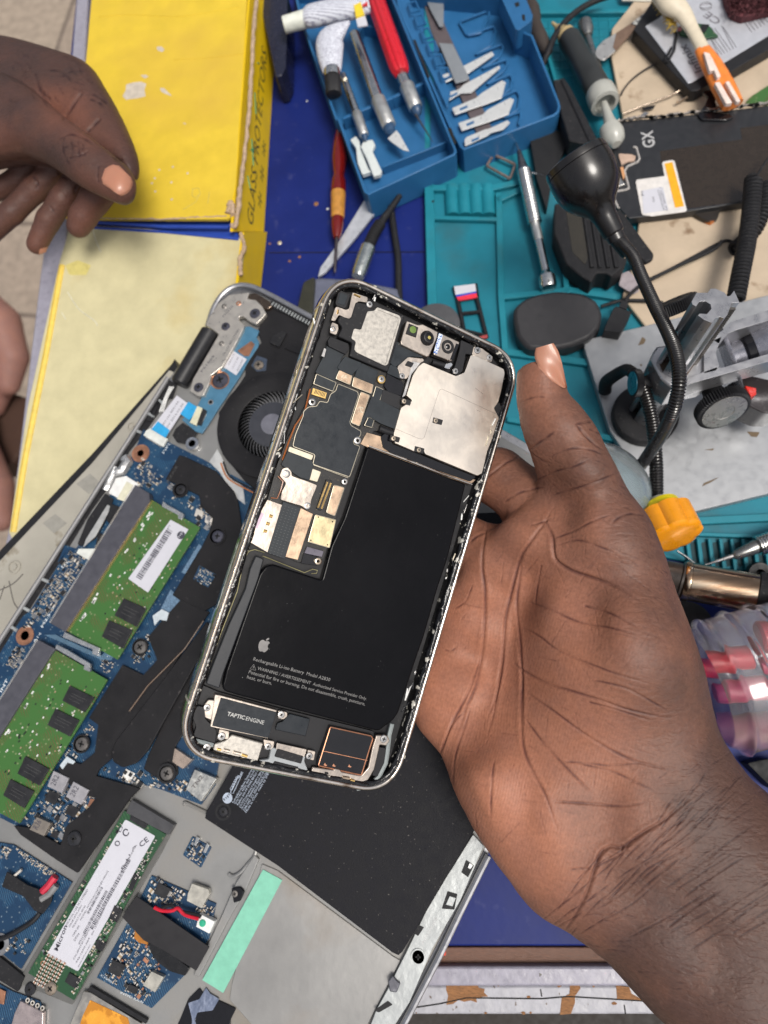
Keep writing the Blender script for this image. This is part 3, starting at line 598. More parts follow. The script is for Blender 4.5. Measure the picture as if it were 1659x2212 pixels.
for s_ in ('J 762 510 800 498 850 492 885 505 872 540 880 580 845 590 760 602 740 580 760 545', 'J 945 282 975 280 995 298 980 315 950 302', 'J 848 455 880 450 898 462 875 474', 'J 965 530 990 530 1040 580 1020 575 975 555', 'J 1100 742 1120 740 1125 752'):
    b = MB(); b.poly(TF, s_, 37.06 * mm, 36.9 * mm, tearm, 2); b.build('torn_patch', lidm)
b = MB()
for x, y in ((962, 1025), (1044, 1007), (1133, 1045), (935, 1075), (918, 1105), (1036, 1100), (938, 1155), (1037, 1203)): b.lathe(tp_('J %d %d' % (x, y), 37.0), (0, 0, 1), [(.0007, 0), (.0006, .0001), (.0002, .00005)], tearm, 8)
for s_ in ('J 1160 1140 1200 1135 1210 1165 1180 1195 1160 1180 1165 1140', 'J 1210 1170 1180 1220 1105 1265', 'J 1265 1160 1255 1230'): b.tube([TF.P(p, 37.0 * mm) for p in q(s_)], .00018, M('pencil', (.45, .38, .1), .6), 5)
b.build('pencil_mark', lidm)
b = MB()
for s_ in ('J 600 100 800 90 1100 98 1450 40', 'J 1050 360 1250 350 1470 325'): b.tube(spl([TF.P(p, 36.85 * mm) for p in q(s_)], 8), .0004, yel, 6)
b.build('crease', lidm)
for s_, m_ in (('J 395 1600 470 1570 550 1600 520 1659 420 1659', M('old_tape', (.6, .52, .18), .35, var=.1)),):
    b = MB(); b.poly(FF, s_, .0001, -.0001, m_, 3); b.build('tape_piece', fl)
b = MB()
for s_ in ('P 360 90 420 180 500 240 520 270', 'P 330 200 350 235', 'J 560 1380 580 1450 610 1520'): b.tube(spl([FF.P(p, .0001) for p in q(s_)], 6), .0003, M('glue_trace', (.62, .6, .48), .3), 5)
b.build('glue_trace', fl)
# ================================================================ OPENED LAPTOP (z in mm above its own base plane, which lies over the carton)
TF0 = TF; LZ = .026; TF = Fr((0, 0, LZ), (0, 0, 1))
pcb = bpy.data.materials.new('blue_circuit_board'); pcb.use_nodes = True
def pcbmat(m, c1, c2, c3, sc=220):
    t = m.node_tree; n = t.nodes; L = t.links; p = n['Principled BSDF']; tc = n.new('ShaderNodeTexCoord')
    mp = n.new('ShaderNodeMapping'); mp.inputs['Rotation'].default_value = (0, 0, R(-32)); L.new(tc.outputs['Object'], mp.inputs[0])
    mg = n.new('ShaderNodeTexVoronoi'); mg.distance = 'CHEBYCHEV'; mg.feature = 'F1'; mg.inputs['Scale'].default_value = sc * 1.6; L.new(mp.outputs[0], mg.inputs['Vector'])
    wv = n.new('ShaderNodeTexWave'); wv.inputs['Scale'].default_value = sc * 1.1; wv.inputs['Distortion'].default_value = 6; wv.inputs['Detail'].default_value = 1; wv.inputs['Detail Scale'].default_value = .4; L.new(mp.outputs[0], wv.inputs['Vector'])
    no = n.new('ShaderNodeTexNoise'); no.inputs['Scale'].default_value = sc * .35; L.new(mp.outputs[0], no.inputs['Vector'])
    r1 = n.new('ShaderNodeMapRange'); r1.inputs[1].default_value = .62; r1.inputs[2].default_value = .72; L.new(wv.outputs['Fac'], r1.inputs[0])
    r2 = n.new('ShaderNodeMapRange'); r2.inputs[1].default_value = .46; r2.inputs[2].default_value = .54; L.new(no.outputs[0], r2.inputs[0])
    mu = n.new('ShaderNodeMath'); mu.operation = 'MULTIPLY'; L.new(r1.outputs[0], mu.inputs[0]); L.new(r2.outputs[0], mu.inputs[1])
    r3 = n.new('ShaderNodeMapRange'); r3.inputs[1].default_value = .16; r3.inputs[2].default_value = .12; L.new(mg.outputs['Distance'], r3.inputs[0])
    m1 = n.new('ShaderNodeMix'); m1.data_type = 'RGBA'; m1.inputs[6].default_value = (*c1, 1); m1.inputs[7].default_value = (*c2, 1); L.new(mu.outputs[0], m1.inputs[0])
    m2 = n.new('ShaderNodeMix'); m2.data_type = 'RGBA'; m2.inputs[7].default_value = (*c3, 1); L.new(m1.outputs[2], m2.inputs[6])
    m4 = n.new('ShaderNodeMath'); m4.operation = 'MULTIPLY'; m4.inputs[1].default_value = .55; L.new(r3.outputs[0], m4.inputs[0]); L.new(m4.outputs[0], m2.inputs[0])
    L.new(m2.outputs[2], p.inputs['Base Color']); p.inputs['Roughness'].default_value = .38
    bu = n.new('ShaderNodeBump'); bu.inputs['Distance'].default_value = .0001; bu.inputs['Strength'].default_value = .5; L.new(mu.outputs[0], bu.inputs['Height']); L.new(bu.outputs[0], p.inputs['Normal'])
pcbmat(pcb, (.007, .035, .085), (.025, .09, .17), (.25, .32, .36), 330)
pcbg = bpy.data.materials.new('green_circuit_board'); pcbg.use_nodes = True; pcbmat(pcbg, (.045, .135, .03), (.10, .09, .03), (.3, .3, .17), 260)
pcbd = bpy.data.materials.new('dark_green_board'); pcbd.use_nodes = True; pcbmat(pcbd, (.02, .07, .03), (.03, .1, .04), (.2, .2, .12), 220)
pcbl = M('light_blue_board', (.06, .17, .27), .4, var=.12, bump=.2, bs=600)
mag = M('magnesium_grey', (.27, .27, .265), .42, .35, var=.22, vs=22, bump=.3, bs=700, col2=(.20, .17, .13), thr=(.52, .8, 22), det=7)
magl = M('magnesium_light', (.40, .42, .42), .42, .3, var=.12, vs=40, bump=.6, bs=260)
alu = M('anodised_silver', (.40, .40, .415), .34, .8, var=.06, bump=.1)
shd = M('black_shield_film', (.011, .0105, .012), .58, spec=.28, var=.25, vs=100, bump=.25, bs=500, col2=(.10, .09, .09), thr=(.66, .9, 500))
batl = M('laptop_battery_black', (.011, .011, .014), .6, var=.2, bump=.9, bs=1600, col2=(.13, .12, .11), thr=(.68, .74, 900), spec=.18)
hinge = M('hinge_steel', (.60, .56, .50), .35, .7, var=.08, bump=.3)
lab = M('label_white', (.56, .56, .61), .5, var=.02)
prt = M('label_print', (.05, .05, .07), .6)
wtxt = M('board_print', (.62, .68, .72), .6)
sblue = M('inductor_grey', (.36, .35, .37), .4, .3, bump=.2)
chipb = M('chip_black', (.016, .016, .018), .42, var=.2)
ctan = M('capacitor_tan', (.35, .26, .16), .45); cpal = M('capacitor_pale', (.66, .62, .56), .4, .3)
lap = thing('opened_laptop', TF.P((400, 1500), 0), 'open silver laptop base showing blue circuit board, fan, green memory sticks and black battery', 'laptop')
lc = thing('laptop_shell', TF.P((150, 1250), 0), 'thin black-rimmed laptop panel with grey inside lying under the opened laptop', 'laptop panel')
def pl_(name, px, h, t, m, r=0, bevel=.0002, parent=None, **k): return pt(name, parent or lap, px, h, h - t, m, r, bevel, **k)
b = MB(); b.poly(TF, 'V 378 775 371 787 200 980 0 1190 -150 1350 -150 1900 500 1500 420 900', .006, .001, blk, 1); b.build('rim', lc, bevel=.0004)
b = MB(); b.poly(TF, 'V 374 803 366 800 200 1000 0 1212 -140 1360 -140 1900 500 1500 420 900', .0065, .0055, M('stained_grey', (.36, .34, .29), .6, .1, var=.14, vs=30, bump=.3, bs=400, col2=(.2, .17, .12), thr=(.6, .66, 60)), 1); b.build('inner_face', lc)
for s_ in ('E 330 1010 390 965 440 1010 385 1055', 'E 185 1180 240 1140 290 1180 235 1225'):
    b = MB(); b.poly(TF, s_, .00655, .006, M('grey_pad', (.27, .26, .23), .7), 1); b.build('pad', lc)
for c_, r_ in (((572, 765), 18), ((65, 1370), 26)):
    b = MB(); c = tp_('E %d %d' % c_, 6.5); k = r_ / 2 * TF.sc(q('E %d %d' % c_)[0]); b.lathe(c, (0, 0, 1), [(k, 0), (k, .0006), (k * .85, .0007), (k * .8, .0001), (k * .5, .0001), (k * .45, .0008), (0, .0008)], MC['stained_grey'], 24); b.build('boss', lc)
b = MB()
for s_ in ('E 0 1470 60 1440 100 1400', 'E 40 1430 60 1520 90 1560', 'E 110 1530 180 1450', 'E 20 1450 0 1510'): tl(b, s_, 6.6, .25, M('pencil_dark', (.08, .075, .07), .6), 5, sm=4)
b.build('scratch', lc)
# chassis
CH = 'V 452 722 462 650 480 628 520 614 560 622 670 686 1140 958 1330 1072 1350 1110 1330 1160 1054 1849 885 2191 700 2560 -500 2560 -500 1860 0 1385 365 817 440 720'
pl_('case', CH, 13, 12, alu, 3, .0008)
pl_('case_floor', 'V 480 700 490 655 520 632 560 634 666 700 1130 970 1300 1078 1325 1108 1316 1140 1046 1838 870 2191 680 2540 -480 2540 -480 1880 8 1395 372 828', 13.6, 1, mag, 3, .0003)
b = MB(); tl(b, 'V 0 1385 100 1230 180 1105 300 918 364 816', 15, 1.2, M('left_rail_grey', (.20, .20, .205), .5, .3), 8); b.build('edge_rail', lap)  # left rail in a darker grey than the other rails
b = MB(); tl(b, 'E 898 330 925 250 965 190 1015 158 1075 155 1150 185 1345 290 1500 375', 16, 1.4, alu, 10, sm=5); b.build('edge_rail', lap)
pl_('side_gutter', 'E 725 575 760 600 640 770 560 870 480 1010 400 1120 270 1330 130 1550 60 1650 -60 1850 -60 1800 30 1660 220 1360 450 1010 600 775', 13.9, .6, blkm, 1)
for s_ in ('E 180 1420 215 1435', 'E 95 1540 130 1560', 'E 40 1620 75 1645', 'E 640 705 665 722', 'E 690 650 712 668', 'E 590 780 612 790'):
    b = MB(); tl(b, s_, 14.6, .8, magl, 8); b.build('clip', lap)
# boards
mb = pl_('mainboard', q('E 620 775 700 815 880 905 1130 1040 1150 1300 1100 1700 1000 1950') + q('F 940 1115 930 1180 870 1265 700 1200 580 1165 400 1280 250 1440 60 1350 -240 1200 -200 900 0 610 100 450') + q('E 130 1560 290 1300 250 1350 280 1275 330 1290 540 960 590 850'), 14.6, 1, pcb, 1)
def smd(parent, px, nn, seed, h=15.2, big=1, ang=R(58), mats=None, name='components'):
    P_ = [TF.P(p, h * mm) for p in q(px)]; xs = [p.x for p in P_]; ys = [p.y for p in P_]; rg = random.Random(seed); b = MB()
    mats = mats or [chipb, chipb, ctan, cpal, cpal, steel]; a = ang; u0 = Vector((math.cos(a), math.sin(a), 0)); v0 = Vector((-math.sin(a), math.cos(a), 0)); k = 0; tries = 0; placed = []
    while k < nn and tries < nn * 30:
        tries += 1; x = rg.uniform(min(xs), max(xs)); y = rg.uniform(min(ys), max(ys)); ins = False; j = len(P_) - 1
        for i in range(len(P_)):
            if (P_[i].y > y) != (P_[j].y > y) and x < (P_[j].x - P_[i].x) * (y - P_[i].y) / (P_[j].y - P_[i].y) + P_[i].x: ins = not ins
            j = i
        if not ins: continue
        L_ = rg.choice([.0004, .0004, .0005, .0007, .0011 if big else .0005]); W_ = L_ * rg.uniform(.45, .9)
        if any(abs(x - a_) + abs(y - b_) < (L_ + c_) * 1.3 for a_, b_, c_ in placed): continue
        placed.append((x, y, L_)); u, v = (u0, v0) if rg.random() < .5 else (v0, u0); m = rg.choice(mats); c = Vector((x, y, h * mm + LZ)); z = Vector((0, 0, rg.uniform(.0002, .0005)))
        if m in (ctan, cpal) or L_ < .00045:
            b.box(c, u * L_ * .45, v * W_ * .8, z, ctan if rg.random() < .5 else chipb); b.box(c - u * L_ * .75, u * L_ * .3, v * W_ * .82, z, cpal); b.box(c + u * L_ * .75, u * L_ * .3, v * W_ * .82, z, cpal)
        else:
            b.box(c, u * L_, v * W_ * 1.2, z * 1.3, m)
            if L_ > .0006:
                for i in range(5):
                    for sg in (-1, 1): b.box(c + u * (L_ * (-.8 + .4 * i)) + v * (sg * W_ * 1.35), u * L_ * .09, v * W_ * .2, z * .5, cpal)
        k += 1
    return b.build(name, parent, smooth=False, recalc=False, kind='stuff')
def label(name, px, h, parent, m=None, t=.15, r=1.5): return pl_(name, px, h, t, m or lab, r, 0, parent)
def bars(b, A_, B_, h, wid, seed, m=None, n=34, fr=None):
    'bar code between pixels A_ and B_ (centre line), wid = full width in px'
    rg = random.Random(seed); fr = fr or TF; a = fr.P(A_, h * mm); c = fr.P(B_, h * mm); u = (c - a); L_ = u.length; u.normalize(); v = fr.n.cross(u); W_ = wid * fr.sc(A_, 0) / 2; t = 0
    while t < L_:
        wd = L_ / n * rg.choice([.3, .5, .8]); b.box(a + u * (t + wd / 2), u * wd / 2, v * W_, fr.n * .00002, m or prt); t += wd + L_ / n * rg.choice([.35, .5, .7])
def T(b, st, px, h, m, hpx=None, bold=False): a_, c_ = q(px); b.text(st, TF, a_, c_, h * mm + .00004, m, hpx * .5 if hpx else None, bold)
def chip(px, h, parent, m=None, name='chip', t=.9, txt=None):
    o = pl_(name, px, h, t, m or chipb, .6, .00012, parent)
    return o
def sc_(px, r, h, m=None, **k): return screw(k.pop('parent', lap), TF, q(px)[0], r / 2, h * mm, m, **k)
dscr = M('dark_screw', (.05, .05, .055), .35, .7); gscr = M('grey_screw', (.25, .23, .21), .35, .9); bscr = M('blued_screw', (.12, .12, .15), .35, .8)
def ring(name, px, r1, r2, h, m, t=.4):
    c_ = q(px)[0]; k = TF.sc(c_, h * mm) / 2; b = MB(); c = TF.P(c_, h * mm); b.lathe(c, (0, 0, 1), [(r1 * k, -t * mm), (r1 * k, 0), (r2 * k, 0), (r2 * k, -t * mm)], m, 32); b.lathe(c, (0, 0, 1), [(r2 * k, -.3 * mm), (0, -.3 * mm)], dark, 24); return b.build(name, lap, recalc=False)
# hinge
pl_('hinge_plate', 'A 640 150 625 205 700 215 760 275 790 335 745 385 705 425 640 395 592 355 555 360 552 390 600 430 590 470 545 560 500 640 410 795 312 868 300 930 250 1040 200 1047 128 1000 155 900 380 512 268 432 300 360 380 240 470 170', 18, 2.5, hinge, 2, .0003)
for s_, r_ in (('A 437 440', 20), ('A 690 328', 25), ('A 203 967', 23)): screw(lap, TF, q(s_)[0], r_ / 2.2, 18.6 * mm, bscr)
for s_ in ('A 403 590', 'A 425 268', 'A 550 243'): screw(lap, TF, q(s_)[0], 5.5, 18.2 * mm, gscr if '550' not in s_ else copper, cross='hole')
b = MB(); T(b, 'P51S04', 'A 235 840 345 700', 18, prt, 9); T(b, '705225', 'A 420 370 505 270', 18, prt, 9); T(b, '7A U30 BD/C7/A80', 'A 425 700 560 470', 18, prt, 9); b.build('stamped_text', lap, smooth=False, recalc=False)
b = MB(); a_, c_ = q('E 910 352 775 580'); A_, C_ = TF.P(a_, 17 * mm), TF.P(c_, 17 * mm); b.tube([A_, A_.lerp(C_, .02), A_.lerp(C_, .5), A_.lerp(C_, .98), C_], [.0038, .0045, .0045, .0045, .0038], M('hinge_barrel_black', (.014, .014, .016), .4), 24); b.build('hinge_barrel', lap)
pl_('hinge_cap', 'A 640 160 700 150 830 230 845 270 800 300 730 265 640 215', 17.6, 3, M('chrome_dark', (.12, .09, .07), .2, .8), 4, .0006)
sb = pl_('power_board', 'A 600 452 640 440 730 480 705 540 728 580 720 620 640 740 560 880 440 1060 392 1130 290 1290 235 1368 180 1352 60 1250 200 1120 300 930 312 868 410 795 500 640 560 520', 15.8, 1, pcbl, 1.5)
lb = label('board_label', 'A 490 645 622 728 532 866 410 790', 16.05, sb)
b = MB(); T(b, '450BTLP2.L01', 'A 470 780 520 680', 16.05, prt, 7); T(b, 'CYT1 S. W2', 'A 505 810 555 710', 16.05, prt, 7); T(b, '0322222007', 'A 545 830 595 730', 16.05, prt, 7); b.build('label_print', lb, smooth=False, recalc=False)
ring('copper_ring', 'A 390 908', 40, 34, 16.3, copper); screw(lap, TF, q('A 390 905')[0], 17, 17.2 * mm, bscr); ring('board_hole', 'A 310 1098', 12, 7, 16.0, steel, .2)
pl_('copper_tab', 'A 540 655 660 570 690 600 640 700 600 700', 15.95, .2, copper, 1, 0)
cn = pl_('ribbon_connector', 'A 195 1130 240 1150 185 1300 130 1275', 17, 1.4, M('connector_cream', (.6, .58, .42), .5), .5); pl_('latch', 'A 240 1150 275 1170 225 1300 185 1290', 16.8, 1.2, chipb, .5, parent=cn)
b = MB()
for i in range(10): t_ = i / 9; b.box(tp_('A %f %f' % (262 - 45 * t_, 1200 + 95 * t_), 16.2), Vector((.0007, -.0004, 0)), Vector((-.00008, -.00012, 0)), Vector((0, 0, .0001)), cpal)
b.build('pins', cn)
tb = M('tape_blue', (.03, .32, .62), .35)
pl_('blue_tape', 'E 815 655 865 685 818 735 780 708', 16.7, .3, tb, .5, 0)
pl_('chip_fan_power', 'A 0 1395 100 1345 200 1420 120 1480', 15, .4, blkm, 1)
rb = pl_('ribbon_label', 'E 765 628 812 662 716 810 655 770', 16.6, .35, lab, 1, 0); pl_('ribbon_end', 'E 683 740 734 778 716 812 655 775', 16.8, .2, tb, .5, 0, parent=rb)
b = MB(); T(b, 'B011N 403190', 'E 705 762 775 655', 16.62, prt, 8); T(b, 'CV 2016.03.30', 'E 725 770 795 665', 16.62, prt, 8); b.build('label_print', rb, smooth=False, recalc=False)
cn = pl_('ribbon_connector', 'E 632 780 650 770 725 815 705 850 620 800', 16.2, 1.2, M('connector_white', (.62, .64, .6), .5), .5)
b = MB()
for i in range(11): t_ = i / 10; b.box(tp_('E %f %f' % (632 + 62 * t_, 806 + 38 * t_), 15.6), Vector((.0003, -.0008, 0)), Vector((-.0001, -.00006, 0)), Vector((0, 0, .00015)), cpal)
b.build('pins', cn)
pl_('black_tape', 'E 760 770 790 745 855 790 815 840 765 830 745 800', 16, .4, blkm, 1)
pl_('black_tape', 'E 730 560 765 580 745 640 690 650 655 740 630 735 700 640', 15.2, .5, blkm, 1)
ring('standoff', 'E 830 835', 27, 15, 16.2, MC['nickel'] if 'nickel' in MC else steel, 2)
ring('copper_ring', 'E 608 878', 38, 14, 14.95, copper, .2); ring('copper_ring', 'F 108 534', 38, 18, 14.95, copper, .2)
b = MB(); T(b, 'FW1', 'E 710 880 735 840', 14.7, wtxt, 10); T(b, 'ITL', 'E 272 1375 300 1345', 14.7, wtxt, 12, True); T(b, 'M2.5-5', 'F 185 500 235 415', 14.7, wtxt, 10, True); T(b, 'A14', 'F 150 565 180 525', 14.7, wtxt, 10); T(b, 'INT', 'F 8 780 38 725', 14.7, wtxt, 12, True); b.build('board_print', mb, smooth=False, recalc=False)
# fan
fanb = pl_('fan_housing', 'E 1150 262 1180 215 1345 300 1480 380 1500 1150 1290 1190 1060 1000 960 880 945 700 1040 570 1060 540 1060 470 1130 400 1112 350', 15.6, 1.5, shd, 3, .0004)
c_ = q('E 1175 752')[0]; k = TF.sc(c_, 17 * mm) / 2; c = TF.P(c_, 17 * mm); z = Vector((0, 0, 1))
b = MB(); b.lathe(c, z, [(238 * k, -.0014), (238 * k, -.0002), (230 * k, 0), (200 * k, .0001), (196 * k, 0), (152 * k, 0), (148 * k, -.0002), (148 * k, -.0035)], shd, 72); fr_ = b.build('fan_ring', lap)
b = MB(); b.lathe(c, z, [(149 * k, -.0012), (0, -.0012)], dark, 40); b.build('fan_well', lap, recalc=False)
b = MB(); bl = M('fan_blade', (.16, .16, .165), .3, coat=.5)
for i in range(47):
    a = 2 * math.pi * i / 47; pts = []
    for j in range(5):
        r_ = (96 + 52 * j / 4) * k; aa = a + .28 * (j / 4) ** 1.3; pts.append(c + Vector((math.cos(aa) * r_, math.sin(aa) * r_, 0)))
    vs = [p + z * .0001 for p in pts] + [p + z * -.0006 + Vector((math.sin(a), -math.cos(a), 0)) * .0010 for p in pts]
    b.add(vs, [[j, j + 1, j + 6, j + 5] for j in range(4)], bl)
rot = b.build('fan_blades', lap, recalc=False)
b = MB(); b.lathe(c, z, [(100 * k, -.0012), (100 * k, -.0001), (95 * k, .0001), (0, .0002)], M('fan_hub_grey', (.05, .052, .062), .4), 48); hb = b.build('fan_hub', lap)
b = MB(); b.lathe(c + z * .0002, z, [(46 * k, 0), (45 * k, .00006), (0, .00006)], M('hub_sticker', (.2, .2, .235), .4), 32); b.build('sticker', hb)
pl_('screw_lug', 'E 1110 455 1155 470 1150 520 1110 525 1085 500', 16, 1.2, M('blue_lug', (.04, .055, .085), .5), 2); sc_('E 1117 495', 21, 16.7, M('brass_pale', (.6, .48, .36), .3, 1))
pl_('foam_block', 'E 1220 350 1240 355 1205 420 1190 410 1165 400 1180 370', 17, 1.5, blkm, 1.5); pl_('raised_pad', 'E 1245 400 1330 440 1320 460 1230 425', 16.3, .8, shd, 1.5)
pl_('vent_strip', 'E 1175 215 1210 232 1345 300 1335 325 1160 240', 16.5, 1, blk, 1); b = MB()
for i in range(14): p = q('E %f %f' % (1180 + 12 * i, 232 + 6.5 * i))[0]; b.box(TF.P(p, 17.2 * mm), Vector((.0002, -.0002, 0)), Vector((.0005, .0009, 0)), Vector((0, 0, .0004)), magl)
b.build('vent_fins', lap)
b = MB(); b.poly(TF, 'E 940 860 960 895 990 980 1050 1020 1060 1100 1020 1070 950 960 905 915', .0152, .0145, M('crumpled_foil', (.7, .7, .68), .35, .6, bump=1, bs=300), 1); b.build('foil', lap)
b = MB(); tl(b, 'E 955 920 985 985 1060 1030 1120 1060', 15.6, .35, M('orange_wire', (.45, .16, .05), .5), sm=4); tl(b, 'E 965 915 995 980 1070 1022 1125 1050', 15.8, .4, blk, sm=4); b.build('fan_wire', lap)
# memory sticks
def ram(corner, slot, chips, seed):
    o = pl_('memory_stick', corner, 18, 1, pcbg, .5, .0001)
    for s_ in chips:
        ch = chip(s_, 19.0, o, name='memory_chip'); p4 = [Vector(p) for p in q(s_)]; bb_ = MB()
        for k_ in (.3, .5, .66): a_ = p4[3].lerp(p4[0], k_).lerp(p4[2].lerp(p4[1], k_), .2); c_ = p4[3].lerp(p4[0], k_).lerp(p4[2].lerp(p4[1], k_), .55 + k_ * .4); bb_.tube([TF.P(tuple(a_), 19.02 * mm), TF.P(tuple(c_), 19.02 * mm)], .00014, M('chip_marking', (.07, .07, .07), .5), 4)
        bb_.build('chip_marking', ch)
    pts = [TF.P(p, 18.1 * mm) for p in q(corner)]
    TL_, TR_, BR_, BL_ = pts[:4]; b = MB(); N_ = 90
    for i in range(N_):
        t = (i + .5) / N_; p = TL_.lerp(BL_, t); u = (TR_ - TL_).normalized(); v = (BL_ - TL_).normalized(); b.box(p + u * .0007, u * .0007, v * .00018, Vector((0, 0, .00005)), goldc)
    b.build('gold_pins', o, smooth=False, recalc=False)
    b = MB(); rg = random.Random(seed)
    for i in range(26):
        t = rg.choice([.08, .1, .12, .18, .2, .28, .36, .38, .55, .58, .7, .73, .76, .86, .89]) + rg.uniform(-.01, .01); p = TL_.lerp(BL_, t); u = (TR_ - TL_).normalized(); v = (BL_ - TL_).normalized()
        b.box(p + u * rg.uniform(.003, .0045), v * .0007, u * .0003, Vector((0, 0, .0003)), white)
    for i in range(90):
        p = TL_.lerp(BL_, rg.uniform(.04, .96)).lerp(TR_.lerp(BR_, rg.uniform(.04, .96)), rg.uniform(.25, .95)); b.box(p, v * rg.uniform(.0003, .0005), u * .00025, Vector((0, 0, .0002)), rg.choice([white, cpal, ctan, chipb]))
    b.build('components', o, smooth=False, recalc=False, kind='stuff')
    s1 = pl_('memory_slot', slot, 19.2, 4, M('slot_grey', (.065, .065, .08), .45), 1, .0003)
    a_, d_ = q(slot)[0], q(slot)[-1]; A_, D_ = TF.P(a_, 18.4 * mm), TF.P(d_, 18.4 * mm); b = MB()
    for i in range(100):
        p = A_.lerp(D_, (i + .5) / 100); u = (A_ - TF.P(q(slot)[1], 18.4 * mm)).normalized(); v = (D_ - A_).normalized(); b.box(p + u * .0004 - z * .0004, u * .0005, v * .00014, Vector((0, 0, .0003)), cpal)
    b.build('slot_pins', s1, smooth=False, recalc=False)
    return o
r1 = ram('E 655 1078 865 1198 508 1770 288 1645', 'E 585 1015 645 1050 648 1085 282 1650 218 1612', ['E 535 1505 632 1548 590 1628 495 1578', 'E 472 1600 572 1642 532 1722 440 1670'], 1)
label('memory_label', 'E 738 1165 815 1207 640 1480 555 1420', 18.35, r1)
lbl = bpy.data.objects['memory_label']; b = MB()
bars(b, q('E 735 1210')[0], q('E 600 1418')[0], 18.38, 13, 3)
T(b, '8ETCAN', 'E 708 1240 737 1192', 18.36, prt, 8); T(b, 'PN 798034-001', 'E 620 1395 705 1262', 18.36, prt, 8)
cc = q('E 783 1232')[0]; kk = TF.sc(cc, .018) / 2; b.lathe(TF.P(cc, 18.37 * mm), z, [(17 * kk, 0), (17 * kk, .00003), (0, .00003)], prt, 24); T(b, 'hp', 'E 776 1243 792 1216', 18.42, lab, 9); b.build('label_print', lbl, smooth=False, recalc=False)
r2 = ram('F 225 588 465 725 85 1345 -165 1215', 'F 165 552 240 592 222 615 -140 1190 -210 1150', ['F 302 750 408 802 366 865 270 815', 'F 240 850 342 900 302 970 205 920', 'F 110 1055 212 1110 170 1182 75 1130', 'F 45 1155 147 1206 105 1280 15 1225'], 2)
rc = M('clip_steel', (.7, .7, .68), .25, .9)
for s_ in ('E 705 1085 722 1100 795 1140 785 1165 770 1160 770 1145 700 1108', 'E 280 1650 330 1675 432 1720 425 1755 400 1745 400 1725 270 1672', 'F 245 572 290 595 390 655 388 690 362 680 365 662 240 590'): pl_('metal_clip', s_, 20, 1.5, rc, .8)
pl_('clear_film', 'F 190 530 240 530 440 620 500 560 520 590 480 640 440 640', 15.6, .3, M('clear_film', (.2, .35, .5), .15, trans=.6), 1, 0)
# shields, duct
pl_('heat_shield', 'E 775 885 800 892 935 955 1010 1040 1030 1090 1050 1230 1000 1380 935 1530 880 1562 815 1540 745 1490 800 1400 870 1285 905 1215 920 1160 868 1108 860 1060 715 990', 16.4, 1.2, shd, 2, .0004)
pl_('heat_shield', 'F 782 378 835 405 905 432 790 600 700 740 500 1000 488 1060 430 1110 415 1140 520 1170 605 1195 560 1240 335 1560 240 1500 90 1395 60 1355 130 1365 262 1440 285 1360 385 1275 415 1235 330 1215 250 1110 290 1070 350 1090 410 1040 425 920 385 890 530 660 620 705 680 640 640 540 700 470', 16.6, 1.2, shd, 2, .0004)
pl_('heat_shield', 'F 940 330 1040 330 1000 600 830 900 760 1010 770 1130 745 1165 690 1160 620 1110 640 1050 730 860 900 560', 15.6, 1.2, shd, 3, .0004)
pl_('heat_pipe', 'F 895 470 920 520 800 740 640 1030 590 1085 530 1105 490 1080 478 1040 500 990 700 730', 17.6, 1.5, shd, 6, .0006)
b = MB(); tl(b, 'F 880 470 800 590 640 750 560 860', 17.9, .3, M('amber_line', (.12, .07, .04), .4)); b.build('foil_line', lap)
hole = pl_('shield_window', 'E 862 1362 935 1402 900 1458 835 1422', 16.45, .3, pcb, 1, 0)
smd(hole, 'E 868 1370 930 1405 900 1450 840 1422', 24, 77, 16.5, 0, name='components')
for s_ in ('E 840 1375 770 1500', 'E 760 1470 690 1580'): pass
cu = M('contact_grid', (.12, .2, .3), .4, var=.5, vs=1800)
pl_('contact_grid', 'E 860 1270 872 1280 800 1400 785 1392', 15.1, .3, cu, 0, 0); pl_('contact_grid', 'F 738 335 780 375 770 420 728 460 680 450', 15.3, .3, cu, 1, 0)
b = MB(); T(b, 'JEZA/E', 'E 725 1010 770 935', 16.5, M('dim_print', (.06, .06, .06), .6), 10); b.build('embossed_text', lap, smooth=False, recalc=False)
ring('shield_ring', 'E 780 1035', 34, 26, 16.8, shd, .3); ring('shield_ring', 'E 938 1236', 38, 30, 16.9, shd, .4)
for s_, r_, h_, m_ in (('E 780 1035', 22, 17, dscr), ('E 940 1236', 26, 17.3, bscr), ('F 605 583', 28, 17.2, gscr), ('F 352 1002', 28, 17.2, gscr), ('F 720 1130', 29, 17.2, gscr), ('F 318 1412', 30, 17.6, dscr), ('F 128 2063', 24, 15.5, dscr), ('F 965 1295', 20, 18.4, dscr), ('N 1115 1057', 30 * .84, 16, dscr), ('N 992 1218', 12, 16, copper), ('F 1015 1650', 14, 16.5, gscr)): sc_(s_, r_, h_, m_)
for s_, r1_, r2_ in (('F 605 583', 34, 30), ('F 352 1002', 36, 31), ('F 720 1130', 40, 31)): ring('screw_seat', s_, r1_, r2_, 16.9, blk, .6)
pl_('clear_bracket', 'F 660 448 700 420 730 435 720 470 690 465 668 490', 17, .6, M('milky_plastic', (.5, .56, .6), .35), 1); pl_('clear_bracket', 'F 258 1095 290 1055 325 1078 315 1090 292 1082 270 1112', 17, .6, MC['milky_plastic'], 1)
